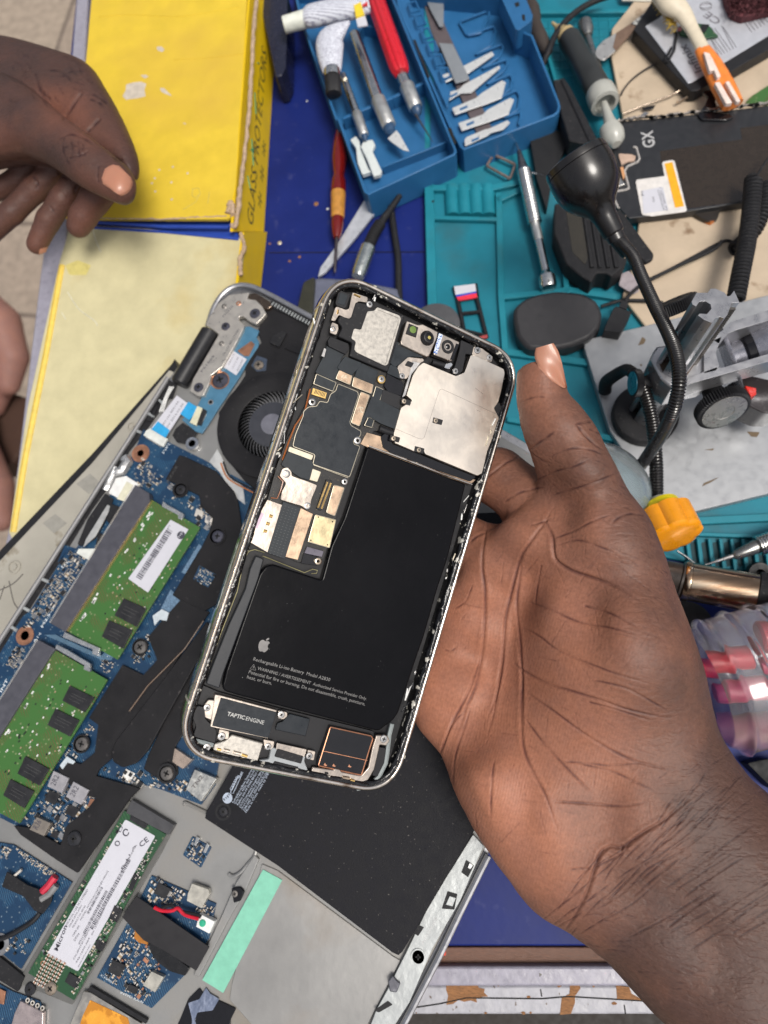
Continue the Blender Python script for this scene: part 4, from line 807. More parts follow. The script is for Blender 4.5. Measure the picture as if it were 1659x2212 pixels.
# left edge cables
pl_('white_connector', 'E 502 985 545 975 600 1010 545 1090 470 1050 ', 16.6, 2, white, 1); pl_('cream_insert', 'E 548 1000 575 1015 535 1085 505 1075', 17, .6, M('connector_cream2', (.62, .6, .46), .5), .6)
pl_('black_tape', 'E 455 1050 490 1075 470 1140 440 1200 410 1250 350 1280 335 1270 380 1160', 16.4, .5, blkm, 2); pl_('foil_tape', 'E 465 1100 480 1110 415 1235 360 1285 372 1250', 16.6, .3, M('foil_tape', (.6, .6, .58), .4, .6, bump=.6, bs=400), 1)
pl_('black_tape', 'E 478 1095 520 1110 500 1165 485 1190 460 1170', 17, .5, blkm, 2); pl_('black_tape', 'E 425 1220 480 1240 465 1300 410 1290', 17.2, .8, blkm, 2); pl_('white_connector', 'E 340 1290 425 1290 420 1310 385 1340 330 1310', 16.4, 1.2, MC['connector_white'], 1)
b = MB(); tl(b, 'E 540 900 555 915 530 955 505 960', 16, 2.6, M('silver_wrap', (.5, .5, .5), .3, .7, bump=1, bs=200)); tl(b, 'E 505 940 460 1040', 16, 2, MC['silver_wrap']); b.build('wrapped_cable', lap)
b = MB()
for i in range(3): tl(b, 'E %d 590 %d 640 %d 700' % (735 + i * 8, 712 + i * 6, 690 + i * 8), 15.5, .3, white, sm=4)
b.build('thin_wires', lap)
# power parts
for s_, m_, tx in (('F 232 1118 298 1150 268 1215 205 1185', sblue, '2R2'), ('F 318 1165 385 1202 350 1265 285 1230', sblue, '2R2'), ('F 160 1318 218 1345 190 1400 128 1372', M('inductor_brown', (.25, .22, .19), .4, .4), 'R36')):
    o = chip(s_, 17.4, mb, m_, 'inductor', 2.4); b = MB(); pp4 = q(s_); a_ = tuple(Vector(pp4[3]).lerp(Vector(pp4[2]), .45)); c_ = tuple(Vector(pp4[0]).lerp(Vector(pp4[1]), .45)); a_ = tuple(Vector(a_).lerp(Vector(c_), .2)); c_ = tuple(Vector(a_).lerp(Vector(c_), .8)); b.text(tx, TF, a_, c_, 17.45 * mm, prt, 12); b.build('chip_text', o, smooth=False, recalc=False)
for s_ in ('F 215 1200 260 1222 235 1265 190 1245', 'F 300 1262 345 1285 320 1322 280 1300', 'F 235 1375 260 1385 245 1412 215 1400', 'E 760 975 785 985 775 1010 750 1000'): chip(s_, 15.8, mb)
pl_('usb_socket', 'F 842 1112 937 1152 868 1252 803 1198', 18, 3, M('socket_silver', (.55, .55, .52), .35, .8, bump=.6, bs=300, var=.2, vs=400), 2, .0004); b = MB(); T(b, 'TN2', 'F 838 1200 880 1145', 18.05, M('stain_dark', (.14, .13, .13), .6), 16, True); b.build('stamped_text', lap, smooth=False, recalc=False)
pl_('socket', 'F 755 1020 830 1070 790 1110 745 1080', 17.4, 3, M('beige_metal', (.5, .4, .33), .3, .6), 2, .0005)
pl_('copper_edge', 'F 392 1238 418 1245 405 1275 378 1310 362 1310 375 1280', 15.2, .4, copper, 1, 0)
pl_('white_square', 'F 545 1110 585 1130 562 1165 525 1150', 15.1, .3, white, .5, 0)
for a_, n_, sd_ in (('E 620 900 720 990 650 1050 560 1000', 34, 1), ('E 300 1300 330 1310 380 1330 230 1560 100 1640 180 1490', 130, 2), ('E 720 1000 860 1080 900 1160 870 1130 700 1060', 14, 3), ('F 240 1160 300 1120 420 1210 380 1300 250 1430 100 1340', 120, 4), ('F 70 580 110 600 70 680 30 660', 30, 5), ('F 430 1100 560 1170 850 1220 800 1160 620 1130 500 1120', 40, 6), ('F 640 520 690 545 650 620 600 660 560 640', 24, 7), ('F 430 640 500 650 470 700 440 690', 10, 8), ('E 860 1100 950 1150 930 1230 850 1180', 18, 9), ('F 420 850 450 880 300 1090 270 1060', 24, 10), ('E 880 1280 900 1300 790 1480 760 1470', 30, 12)): smd(mb, a_, n_, sd_)
chip('E 850 1115 880 1130 872 1160 840 1148', 15.6, mb, cpal, 'metal_contact'); chip('E 890 1145 920 1160 912 1190 885 1175', 15.6, mb, cpal, 'metal_contact')
# solid state drive
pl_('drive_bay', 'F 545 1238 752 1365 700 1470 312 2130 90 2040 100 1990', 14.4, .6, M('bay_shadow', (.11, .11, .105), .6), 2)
pl_('drive_connector', 'F 570 1243 752 1352 728 1395 545 1300', 17, 3, M('slot_grey2', (.055, .055, .06), .5), 1)
ssd = pl_('solid_state_drive', 'F 538 1290 718 1392 640 1520 320 2110 122 1992', 16.6, .9, pcbd, 1.5, .0001)
label('drive_label', 'F 543 1328 672 1400 338 1985 203 1912', 16.85, ssd, r=4)
sl_ = bpy.data.objects['drive_label']; b = MB()
T(b, 'Micron', 'F 250 1898 292 1790', 16.86, prt, 18, True)
for st, s_, hp_ in (('MICRON 1100 M.2 2280', 'F 290 1790 370 1652', 8), ('SSD', 'F 370 1655 382 1632', 8), ('256GB SATA 6Gb/s', 'F 302 1795 356 1700', 7), ('PRODUCT OF  455106', 'F 318 1798 372 1702', 7), ('CHINA (SH)', 'F 318 1835 345 1790', 8), ('MODEL: MTFDDAV256TBN', 'F 352 1765 440 1608', 7), ('DP/N', 'F 325 1855 345 1825', 9), ('0PHY3P', 'F 345 1870 372 1822', 9), ('CN-0PHY3P-UBSMC', 'F 322 1935 392 1800', 7), ('-946-16A0-A04', 'F 330 1955 390 1842', 7), ('www.micron.com', 'F 340 1968 392 1872', 6), ('FW: M0DL022', 'F 440 1608 470 1552', 7), ('SN: 1610143882E5', 'F 400 1830 455 1712', 7), ('MEIP-REM-MU-10 MTFDDAV2', 'F 540 1690 622 1520', 6), ('CAN ICES-3(B)/NMB-3(B)', 'F 528 1560 592 1440', 6), ('D', 'F 520 1385 535 1365', 16)): T(b, st, s_, 16.86, prt, hp_)
bars(b, q('F 365 1820')[0], q('F 462 1638')[0], 16.88, 6, 5, n=40); bars(b, q('F 395 1800')[0], q('F 560 1500')[0], 16.88, 8, 6, n=60); bars(b, q('F 380 1735')[0], q('F 440 1625')[0], 16.88, 5, 8, n=24)
T(b, 'CE', 'F 610 1450 645 1420', 16.86, prt, 20, True); T(b, 'R U A', 'F 530 1545 590 1440', 16.86, prt, 9)
cc = q('F 545 1385')[0]; b.tube([TF.P((cc[0] + math.cos(a) * 6, cc[1] + math.sin(a) * 7), 16.88 * mm) for a in [i * .55 for i in range(11)]], .00025, prt, 5); cc = q('F 508 1432')[0]; b.tube([TF.P((cc[0] + math.cos(a) * 5, cc[1] + math.sin(a) * 5), 16.88 * mm) for a in [i * .55 for i in range(12)]], .0002, prt, 5)
b.build('label_print', sl_, smooth=False, recalc=False)
b = MB(); rg = random.Random(3)
for i in range(9):
    for j in range(5):
        p = q('F %f %f' % (212 + 17 * j - 7.5 * i, 1915 + 9 * j + 14.5 * i))[0]; u = Vector((.87, -.5, 0)); v = Vector((.5, .87, 0)); b.box(TF.P(p, 17 * mm), u * .0007, v * .00035, Vector((0, 0, .0003)), cpal); b.box(TF.P(p, 17 * mm), u * .0003, v * .00036, Vector((0, 0, .00031)), copper)
b.build('gold_capacitors', ssd, smooth=False, recalc=False)
for s_ in ('F 565 1310 640 1350 625 1370 560 1330', 'F 580 1560 600 1575 570 1640 555 1625', 'F 495 1700 530 1720 505 1775 470 1755', 'F 300 1990 350 2020 325 2060 280 2030', 'F 425 1845 460 1862 440 1900 405 1880'): chip(s_, 17.3, ssd)
smd(ssd, 'F 690 1400 640 1510 360 2030 300 2100 350 1980 630 1480', 80, 21, 16.9, 0); smd(ssd, 'F 530 1320 540 1330 200 1910 180 1900', 26, 22, 16.9, 0)
sc_('F 217 2060', 25, 17.6, M('brass_pale', (.6, .48, .36), .3, 1), parent=ssd); ring('drive_boss', 'F 185 1950', 9, 5, 16.7, copper, .2)
# lower left boards
lbd = pl_('small_board', 'F -20 1425 60 1438 312 1600 92 1975 -20 1885', 14.6, .8, pcb, 1)
pl_('black_tape', 'F 30 1553 120 1612 228 1652 220 1690 185 1738 148 1722 100 1660 8 1620', 17, .6, blkm, 2, parent=lbd)
b = MB(); tl(b, 'F 240 1575 215 1610 185 1640', 16.6, 1.6, M('red_sleeve', (.5, .02, .05), .4)); tl(b, 'F 245 1612 215 1650 180 1672', 16.6, 1.4, M('grey_sleeve', (.2, .2, .2), .3)); tl(b, 'F 175 1730 140 1770 60 1820 0 1845 -60 1850', 15.8, 1.0, blk, sm=5); tl(b, 'F 60 1575 95 1545', 16, .6, cpal); b.build('sleeved_wire', lbd)
smd(lbd, 'F 70 1450 240 1560 200 1570 90 1480', 40, 31, 15, 0, mats=[cpal, ctan]); smd(lbd, 'F 50 1820 130 1850 90 1950 10 1880', 16, 32, 15); smd(lbd, 'F 0 1440 50 1450 30 1520 0 1500', 10, 33, 15)
ring('pad_ring', 'O 0 900', 40, 20, 15, steel, .2)
w1 = pl_('board_window', 'F 832 1400 915 1448 868 1538 790 1482', 14.1, .6, pcb, 3)
smd(w1, 'F 835 1410 900 1450 865 1525 800 1480', 24, 41, 14.5, 0)
chip('F 850 1402 862 1410 848 1445 838 1438', 15.2, w1, rc, 'metal_contact'); chip('F 895 1430 905 1440 888 1475 878 1470', 15.2, w1, rc, 'metal_contact')
w2 = pl_('audio_board', 'F 655 1570 935 1692 925 1740 905 1840 800 2000 655 2145 418 2012 560 1760', 14.4, .8, pcb, 2)
chip('F 830 1605 900 1630 905 1650 872 1712 808 1680 812 1650', 17, w2, M('inductor_pale', (.5, .48, .42), .4, .5, bump=.5, bs=500), 'inductor', 2.4); chip('F 655 1985 708 2010 670 2075 618 2045', 16.8, w2, MC['inductor_pale'], 'inductor', 2.2)
for s_ in ('F 685 1600 740 1630 715 1670 665 1648', 'F 490 1935 545 1960 515 2010 465 1985', 'F 560 2040 600 2058 585 2085 545 2065'): chip(s_, 15.8, w2)
smd(w2, 'F 670 1580 800 1640 770 1700 640 1680', 40, 51, 14.9); smd(w2, 'F 880 1700 930 1710 910 1740 850 1720', 12, 52, 14.9); smd(w2, 'F 560 1780 640 1830 700 1980 640 2120 450 2010', 120, 53, 14.9, mats=[chipb, ctan, cpal, cpal, copper])
b = MB(); T(b, 'C10003', 'F 435 2005 490 2040', 14.5, wtxt, 8); T(b, 'INTFD RAW', 'F 520 2080 620 2125', 14.5, wtxt, 8); b.build('board_print', w2, smooth=False, recalc=False)
pl_('black_tape', 'F 590 1660 905 1880 848 1982 700 1890 620 1850 528 1750', 17.6, .6, M('black_tape_matte', (.022, .021, .023), .5, var=.08, spec=.3), .8, .0001, w2)
pl_('coin_cell_wrap', 'F 640 1860 700 1880 820 1970 800 2005 735 1985 680 1945 650 1900', 17.2, 2, M('black_wrap', (.012, .012, .013), .25), 4, .0006, w2); pl_('orange_flex', 'F 585 1805 635 1830 640 1870 600 1860 580 1840', 15.6, .3, M('kapton', (.4, .16, .03), .25), 1, 0, w2)
b = MB(); tl(b, 'F 668 1708 700 1722 745 1722 770 1712 800 1740 860 1758', 18.3, .7, M('red_wire', (.55, .01, .03), .35), sm=5); b.build('red_wire', w2)
b = MB(); tl(b, 'F 700 1712 740 1700 780 1725 850 1740 870 1750', 17.8, .7, blk, sm=5); b.build('black_wire', w2)
wc = pl_('white_connector', 'F 862 1735 928 1770 905 1822 848 1792', 17.6, 3, white, 1, .0003, w2); b = MB(); b.lathe(tp_('F 876 1776', 17.6), z, [(.0014, 0), (.0012, .0005), (0, .0006)], M('green_dot', (.02, .35, .2), .4), 12); b.build('green_dot', wc)
# bottom details
cr = pl_('card_slot', 'O 445 1150 480 1155 752 1320 700 1420 340 1420 380 1310', 15.8, 1.5, M('slot_steel', (.5, .47, .42), .35, .9), 1); pl_('kapton_patch', 'O 480 1195 680 1290 690 1330 640 1400 400 1400 440 1280', 15.95, .2, M('kapton2', (.75, .34, .04), .25, col2=(.5, .2, .02), thr=(.5, .55, 150)), 2, 0, cr)
pl_('black_edge', 'O 480 1120 785 1300 775 1322 465 1145', 15.4, 1.2, blk, 1)
usb = pl_('usb_socket', 'O 80 1260 110 1200 230 1262 225 1400 40 1400', 16, 2, M('pink_steel', (.6, .5, .48), .3, .8), 2)
b = MB()
for i in range(4):
    for j in range(2): b.lathe(tp_('O %d %d' % (150 + i * 26 - j * 10, 1195 + i * 14 + j * 26), 15), z, [(.0009, 0), (.0009, .0003), (.0005, .0003), (.0005, 0)], cpal, 12)
b.build('solder_ring', lap)
pl_('small_board', 'O -20 1100 70 1150 210 1200 240 1260 100 1210 60 1400 -20 1400', 14.5, .6, pcb, 1); pl_('black_plate', 'O -20 950 128 1070 95 1150 -20 1080', 15.4, 1.2, blkm, 2); pl_('orange_contacts', 'O -10 1130 30 1150 20 1220 -10 1210', 15.4, .5, copper, .5)
pl_('dark_panel', 'O 1080 1160 1255 1240 1225 1300 1225 1420 900 1420 960 1290 1000 1190 1060 1130', 14.3, .5, blkg, 4)
pl_('chrome_foil', 'O 1095 1130 1115 1160 1165 1190 1130 1250 1050 1260 1035 1300 1060 1380 1020 1400 1020 1290 1000 1210 1060 1190', 14.6, .2, M('mirror_foil', (.5, .56, .7), .12, 1, bump=1, bs=60), 3, 0)
# battery and touchpad side
lbt = pl_('laptop_battery', 'V 443 1768 445 1755 497 1664 540 1590 640 1440 800 1120 1098 1105 1330 1300 1190 1560 1024 1796 870 2056 861 2064 848 2058 600 1870', 18, 4, batl, 1.5, .0005)
b = MB(); lbp = M('battery_text_blue', (.42, .48, .58), .6)
cc = q('F 984 1236')[0]; kk = TF.sc(cc, .018) / 2; b.lathe(TF.P(cc, 18.02 * mm), z, [(21 * kk, 0), (21 * kk, .00004), (0, .00004)], lbp, 24); T(b, 'hp', 'F 972 1248 996 1220', 18.06, batl, 12)
T(b, 'CS03XL', 'F 1003 1205 1035 1142', 18.02, lbp, 12, True); T(b, 'Rec', 'F 1040 1150 1052 1125', 18.02, lbp, 14, True)
rr_ = q('F 996 1212 1030 1138 1042 1142 1008 1216'); b.tube([TF.P(p, 18.04 * mm) for p in rr_ + rr_[:1]], .00015, lbp, 4)
rg = random.Random(6)
for k_, (x, y, x2, y2, st) in enumerate(((1010, 1258, 1100, 1100, 'Rechargeable Li-ion Battery, Notebook battery'), (1020, 1262, 1112, 1102, 'Rating 11.4Vdc  4.035Ah  46Wh  Series HSTNN'), (1030, 1268, 1124, 1108, 'Replace with HP SPARE 800231-1C1'), (1040, 1278, 1138, 1112, 'CAUTION may explode if damaged or disposed'), (1048, 1284, 1146, 1120, 'Do not crush, disassemble or dispose of in fire'), (1058, 1292, 1158, 1124, '1588-3003  CT: 6EKVU08GA7E1GH'), (1066, 1300, 1166, 1128, 'Made in China  made by SMP'))): T(b, st, 'F %d %d %d %d' % (x, y, x2, y2), 18.02, lbp, 9)
b.build('battery_print', lbt, smooth=False, recalc=False)
ring('screw_pocket', 'F 965 1295', 34, 26, 18.05, blkm, .1)
pl_('green_tape', 'F 1137 1545 1220 1590 965 2078 875 2022', 14.6, .35, M('mint_tape', (.20, .52, .38), .5, var=.08, vs=300, bump=.3), .5, 0)
pl_('wrist_panel', 'V 566 1866 600 1880 850 2066 866 2075 740 2320 640 2320 496 2160 500 2130', 14.2, .6, M('panel_grey', (.30, .295, .285), .36, .4, var=.16, vs=16, det=7, col2=(.27, .21, .15), thr=(.54, .75, 18), bump=.2, bs=300), 3)
pl_('raised_rib', 'F 1100 1480 1120 1500 1060 1640 1000 1740 860 2010 835 2000 960 1740 1020 1600', 15.2, 1.5, MC['magnesium_grey'], 3, .0006)
b = MB(); tl(b, 'F 790 1250 1000 1350 1110 1460 1100 1490 1040 1560 1000 1580', 14.2, .8, mag, 8, r=10); b.build('raised_edge', lap)
sr = pl_('right_rib', 'N 1395 430 1450 490 1330 770 1190 1010 1070 1290 960 1460 850 1460 900 1330 960 1220 1050 1040 1200 730 1290 600', 16, 3, magl, 4, .0008)
for s_, m_ in (('N 1360 560 1400 590 1370 650 1335 625', blkm), ('N 1265 720 1315 735 1300 815 1235 810', blkm), ('N 1110 890 1145 905 1115 950 1085 930', blkm), ('N 960 1280 985 1300 915 1340 890 1330', blkm)):
    p_ = pl_('slot', s_, 16.1, .3, m_, 2, 0, sr)
pl_('slot_tab', 'N 1275 745 1308 755 1290 800 1255 790', 16.6, .4, magl, 2, parent=sr); pl_('slot_tab', 'N 1378 575 1395 590 1380 610 1368 600', 16.8, .4, rc, 1, parent=sr)
ring('screw_boss', 'N 1115 1057', 32, 26, 16.4, magl, .6)
b = MB(); T(b, 'AM25X5', 'N 1140 1000 1215 860', 16.02, M('embossed_grey', (.5, .5, .5), .5), 12); b.build('embossed_text', sr, smooth=False, recalc=False)
b = MB(); tl(b, 'N 1475 540 1330 830 1220 1060 1080 1330 1000 1480', 15.6, 1.2, alu, 8); b.build('edge_rail', lap); b = MB(); tl(b, 'N 1462 530 1318 820 1208 1050 1068 1320 988 1470', 15.8, .6, M('dark_gap', (.08, .08, .085), .5), 6); b.build('edge_gap', lap)
pl_('hook', 'N 960 1180 985 1150 1010 1180 1025 1190 1005 1240 970 1235', 17, 1.5, M('dark_chrome', (.2, .2, .22), .2, .9), 3, .0004); pl_('hook', 'F 1000 1625 1040 1620 1058 1640 1040 1680 1010 1690', 16.4, 1.5, blkg, 3, .0004)

TF = TF0
# ================================================================ TOOLS AND PARTS ON THE BENCH
def pz(name, px, h1, h0, m, r=0, bevel=.0003, parent=None, fr=None, **k): return P1(name, parent, fr or TF, px, h1 * mm, h0 * mm, m, r, bevel, **k)
def tubez(name, px, h, rad, m, parent=None, n=14, sm=0, flat=None, **k):
    b = MB(); p_ = q(px) if isinstance(px, str) else px; hs_ = h if isinstance(h, (list, tuple)) else [h] * len(p_)
    P_ = [TF.P(p, z_ * mm) for p, z_ in zip(p_, hs_)]; r_ = rad if isinstance(rad, (list, tuple)) else [rad] * len(p_)
    if sm:
        P_ = spl(P_, sm); rr = []
        for i in range(len(r_) - 1): rr += [r_[i] + (r_[i + 1] - r_[i]) * j / sm for j in range(sm)]
        r_ = rr + [r_[-1]]
    b.tube(P_, [x * mm for x in r_], m, n, flat=flat); return b.build(name, parent, **k)
def L_(px, z_): return TF.P(q(px)[0], z_ * mm)
def shaft(b, a, c, prof, m, n=20):
    'lathe from point a to c; prof (fraction, radius mm)'
    d = c - a; L = d.length; b.lathe(a, d, [(r * mm, t * L) for t, r in prof], m, n)
def fluted(b, a, c, r, m, k=8, amp=.13, n=64):
    d = (c - a); L = d.length; d.normalize(); u = d.orthogonal().normalized(); v = d.cross(u); vs = []; st = [(0, .75), (.03, 1), (.9, 1), (.97, .9), (1, .7)]
    for t, s_ in st:
        for j in range(n):
            an = 2 * math.pi * j / n; rr = r * mm * s_ * (1 + amp * (abs(math.cos(an * k / 2)) ** .6 - .6)); vs.append(a + d * (L * t) + (u * math.cos(an) + v * math.sin(an)) * rr)
    fs = [[i * n + j, i * n + (j + 1) % n, (i + 1) * n + (j + 1) % n, (i + 1) * n + j] for i in range(len(st) - 1) for j in range(n)] + [list(range(n - 1, -1, -1)), list(range((len(st) - 1) * n, len(st) * n))]
    b.add(vs, fs, m)
def ribtube(P_, r, pitch, amp=.12, n=14):
    'resampled points and radii of a ribbed hose'
    L = [0]
    for i in range(1, len(P_)): L.append(L[-1] + (P_[i] - P_[i - 1]).length)
    N = int(L[-1] / pitch) * 3; out = []; rr = []; j = 0
    for i in range(N + 1):
        t = L[-1] * i / N
        while j < len(L) - 2 and L[j + 1] < t: j += 1
        out.append(P_[j].lerp(P_[j + 1], (t - L[j]) / max(L[j + 1] - L[j], 1e-9))); rr.append(r * (1 - amp * (i % 3 == 0)))
    return out, rr
case_b = M('case_blue', (.022, .12, .28), .42, var=.10, vs=70, bump=.25, bs=500, spec=.4, det=7)
knurl = M('knurled_aluminium', (.6, .6, .58), .4, .85, bump=1, bs=1500)
knm = bpy.data.materials['knurled_aluminium']
alum = M('polished_aluminium', (.66, .66, .64), .22, 1, var=.05)
blade = M('blade_steel', (.66, .67, .66), .34, .35, var=.03)
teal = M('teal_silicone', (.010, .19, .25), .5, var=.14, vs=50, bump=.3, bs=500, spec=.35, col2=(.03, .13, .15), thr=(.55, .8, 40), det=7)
teald = M('teal_silicone_shaded', (.008, .165, .225), .5, var=.16, vs=40, bump=.3, bs=500, spec=.35, col2=(.03, .10, .12), thr=(.52, .8, 30), det=7)  # same silicone, recess shade put into a darker base colour
Z3 = Vector((0, 0, 1))
# teal mat
mat = thing('repair_mat', TF.P((1300, 500), 0), 'teal silicone repair mat with moulded compartments covering the right of the blue bench', 'repair mat')
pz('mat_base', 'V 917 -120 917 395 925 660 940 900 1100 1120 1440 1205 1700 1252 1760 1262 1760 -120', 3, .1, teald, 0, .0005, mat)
def wall(px, w=12, h=6, n=1):
    p_ = q(px); b = MB()
    for i in range(len(p_) - 1):
        a_, c_ = Vector(p_[i]), Vector(p_[i + 1]); d = (c_ - a_).normalized(); e = Vector((-d.y, d.x)) * w / 2; a_ = a_ - d * w * .35; c_ = c_ + d * w * .35
        b.poly(TF, [tuple(a_ + e), tuple(c_ + e), tuple(c_ - e), tuple(a_ - e)], (h - i * .03) * mm, .003 - .0001 * i, teal, 2)
    return b.build('mat_ridge', mat, bevel=.0005)
wall('V 927 395 929 470 934 660 948 900', 20); wall('V 927 -100 927 395', 20); wall('G 1090 1130 1180 1130 1460 1130 1650 1090 ', 12, 6)
wall('G 1115 1310 1490 1320', 8); wall('V 1078 420 1083 640 1092 760', 14); wall('V 1078 430 1150 395', 12); wall('V 1090 640 1230 625 1330 640', 12); wall('V 1210 440 1225 630', 12); wall('V 940 760 1100 760 1330 790', 14)
wall('V 1160 25 1410 22', 8); wall('V 1160 25 1200 170', 8); wall('V 1100 905 1400 960', 12); wall('V 1500 1125 1700 1115', 16, 6.5); wall('V 1470 1152 1700 1160', 8, 6.5); wall('V 1480 1225 1700 1255', 12, 6.5)
for i in range(4):
    b = MB(); a_ = L_('G %d 1135' % (1215 + i * 72), 3); c_ = L_('G %d 1310' % (1225 + i * 72), 3); b.tube([a_, c_], .0042, teal, 12); b.build('mat_rib', mat)
b = MB()
for i in range(10): b.tube([L_('H %d 70' % (300 + i * 62), 3.1), L_('H %d 520' % (330 + i * 62), 3.1)], .0004, teal, 5)
for j in range(9): b.tube([L_('H 270 %d' % (75 + j * 50), 3.1), L_('H 950 %d' % (75 + j * 50), 3.1)], .0004, teal, 5)
b.build('mat_grid', mat)
for i in range(9): pz('mat_slot', 'M %d 290 %d 280 %d 440 %d 455' % (445 + i * 76, 495 + i * 76, 520 + i * 76, 468 + i * 76), 3.15, 3.02, M('slot_shade', (.006, .04, .05), .7), 4, 0, mat)  # thin dark patches on the mat, slot shade put into their colour
for i in range(9): wall('M %d 270 %d 470' % (425 + i * 76, 450 + i * 76), 7, 5.5)
for x, y in ((1107, 1095), (1105, 1215)): b = MB(); b.lathe(L_('G %d %d' % (x, y), 6.05), Z3, [(.0008, 0), (0, 0.00002)], dark, 10); b.build('mat_hole', mat)
# beige board
beige = M('beige_stone', (.50, .40, .29), .6, var=.12, vs=50, bump=.4, bs=400, col2=(.22, .14, .08), thr=(.62, .72, 70))
pz('work_tile', 'V 1320 118 1322 62 1420 -60 1800 -60 1800 690 1395 705 1345 640 1370 560 1385 450 1345 250', 6.2, 3.3, beige, 3, .0006, label='stained beige stone work tile on the teal mat under phone parts', cat='tile')
# knife case
case = thing('knife_case', TF.P((1000, 150), 0), 'open blue plastic craft knife case, knives in its left half, blades in the right', 'tool case')
def tray(nm, px, hr, hf, wpx=7):
    p_ = q(px) if isinstance(px, str) else px; pz(nm + '_floor', p_, hf, .5 if hf > 1 else 0, case_b, 2, .0004, case)
    b = MB(); c0 = Vector((sum(p[0] for p in p_) / len(p_), sum(p[1] for p in p_) / len(p_)))
    T3 = [TF.P(p, hr * mm) for p in p_]; cw = sum(T3, Vector()) / len(T3); n_ = len(T3); off = []
    for i in range(n_):
        a_, b_, c_ = T3[i - 1], T3[i], T3[(i + 1) % n_]; e1 = Z3.cross(b_ - a_).normalized(); e2 = Z3.cross(c_ - b_).normalized()
        if e1.dot(cw - b_) < 0: e1 = -e1
        if e2.dot(cw - b_) < 0: e2 = -e2
        m_ = (e1 + e2); off.append(b_ + m_ / max(m_.dot(e1), .5) * (wpx * .00021))
    dn = Vector((0, 0, -(hr - .6) * mm)); top = T3 + off
    vs = T3 + off + [v + dn for v in T3] + [v + dn for v in off]; fs = []
    for i in range(n_):
        j = (i + 1) % n_; fs += [[i, j, n_ + j, n_ + i], [i, 2 * n_ + i, 2 * n_ + j, j], [n_ + i, n_ + j, 3 * n_ + j, 3 * n_ + i], [2 * n_ + i, 3 * n_ + i, 3 * n_ + j, 2 * n_ + j]]
    b.add(vs, fs, case_b); return b.build(nm + '_wall', case, bevel=.0004)
tray('tray', 'G 290 60 330 190 515 720 530 722 690 1160 715 1175 1235 935 1248 915 1245 895 870 -10 830 -120 250 -120', 20, 6)
tray('lid', q('G 872 -120 890 40 1205 770 1268 885 1290 905') + q('H 340 715 368 690 375 660 370 630 205 215 110 175 40 -60'), 20, 5)
pz('latch', 'H -5 -40 150 -40 205 95 195 130 120 185 98 182 20 10', 24, 12, case_b, 3, .0006, case); b = MB(); b.poly(TF, 'H 90 20 118 10 122 35 100 45', 24.05 * mm, 24 * mm, dark); b.poly(TF, 'H 135 90 155 90 158 130 140 125', 24.05 * mm, 24 * mm, dark); b.build('latch_hole', case)
def cw(px, h, w=5, m=case_b):
    p_ = q(px); b = MB()
    for i in range(len(p_) - 1):
        a_, c_ = Vector(p_[i]), Vector(p_[i + 1]); d = (c_ - a_).normalized(); e = Vector((-d.y, d.x)) * w / 2
        b.poly(TF, [tuple(a_ + e), tuple(c_ + e), tuple(c_ - e), tuple(a_ - e)], (h - i * .02) * mm, .0055, m)
    return b.build('divider', case, bevel=.0003)
cw('G 560 712 860 585 1085 480', 14, 6); cw('G 800 1005 1195 850', 12, 4); cw('G 640 240 680 150 860 180 880 330', 13, 4); cw('G 1085 480 1195 790', 15, 5); cw('G 905 60 1085 480', 14, 5)
pz('lower_step', 'G 810 1010 1190 858 1235 925 715 1160 670 1060', 6.2, 5.5, case_b, 2, 0, case)
for i in range(6):
    x, y = 955 + i * 38, 20 + i * 80; b = MB(); b.tube([L_('G %d %d' % (x, y), 19.5), L_('G %d %d' % (x + 45, y - 12), 19.5), L_('G %d %d' % (x + 70, y + 45), 19.5), L_('G %d %d' % (x + 20, y + 58), 19.5), L_('G %d %d' % (x, y), 19.5)], .0006, case_b, 6); b.build('moulded_loop', case)
pz('hinge_flange', 'G 870 0 950 -30 1210 560 1190 650 1110 470', 16.5, 15, case_b, 1, .0003, case)
for s_ in ('G 985 240 1000 240 1085 460 1075 470', 'G 1195 775 1215 770 1245 860 1235 870'): b = MB(); b.poly(TF, s_, 20.4 * mm, 19.8 * mm, dark); b.build('hinge_slot', case)
for k_, s_ in enumerate(('G 1220 40 1290 -10', 'G 1300 -5 1215 30 1230 45 1395 0', 'G 1270 130 1440 65 1445 85 1395 200 1310 215 1265 135', 'G 1310 215 1470 160 1485 185 1460 275 1360 330', 'G 1360 330 1520 270 1530 290 1500 350 1400 415', 'G 1400 415 1545 360 1555 385 1530 430 1430 510', 'G 1430 510 1570 450 1585 480 1570 540 1480 605', 'G 1480 605 1610 545 1630 580 1620 660 1530 715', 'G 1530 715 1630 675 1635 700 1620 760')):
    b = MB(); b.tube([L_('G %s' % s_.split(' ', 1)[1].split()[0] + ' ' + s_.split()[2], 5)] and [TF.P(p, 6.5 * mm) for p in rnd(q(s_), 6)[2:-2]], .0008, case_b, 7); b.build('moulded_ridge', case)
pz('magnet_strip', 'G 1040 -20 1115 -20 1180 160 1460 770 1440 800 1370 800 1095 190', 6.6, 5, M('magnet_brown', (.10, .08, .085), .6), 2, 0, case)
b = MB()
for s_ in ('G 978 1085', 'G 1577 812'): b.lathe(L_(s_, 12), Vector((0, -1, .2)), [(.0006, 0), (0, .0003)], white, 8)
GB = 'craft blades in the lid'
def flat(nm, px, h, t, m, label, cat, group=None, r=.6, hole=None, bevel=.00015):
    b = MB(); b.poly(TF, px, h * mm, (h - t) * mm, m, r)
    o = b.build(nm, None, bevel=bevel, label=label, cat=cat, group=group)
    if hole: P1('slot', o, TF, hole, (h + .03) * mm, h * mm, case_b, 1)
    return o
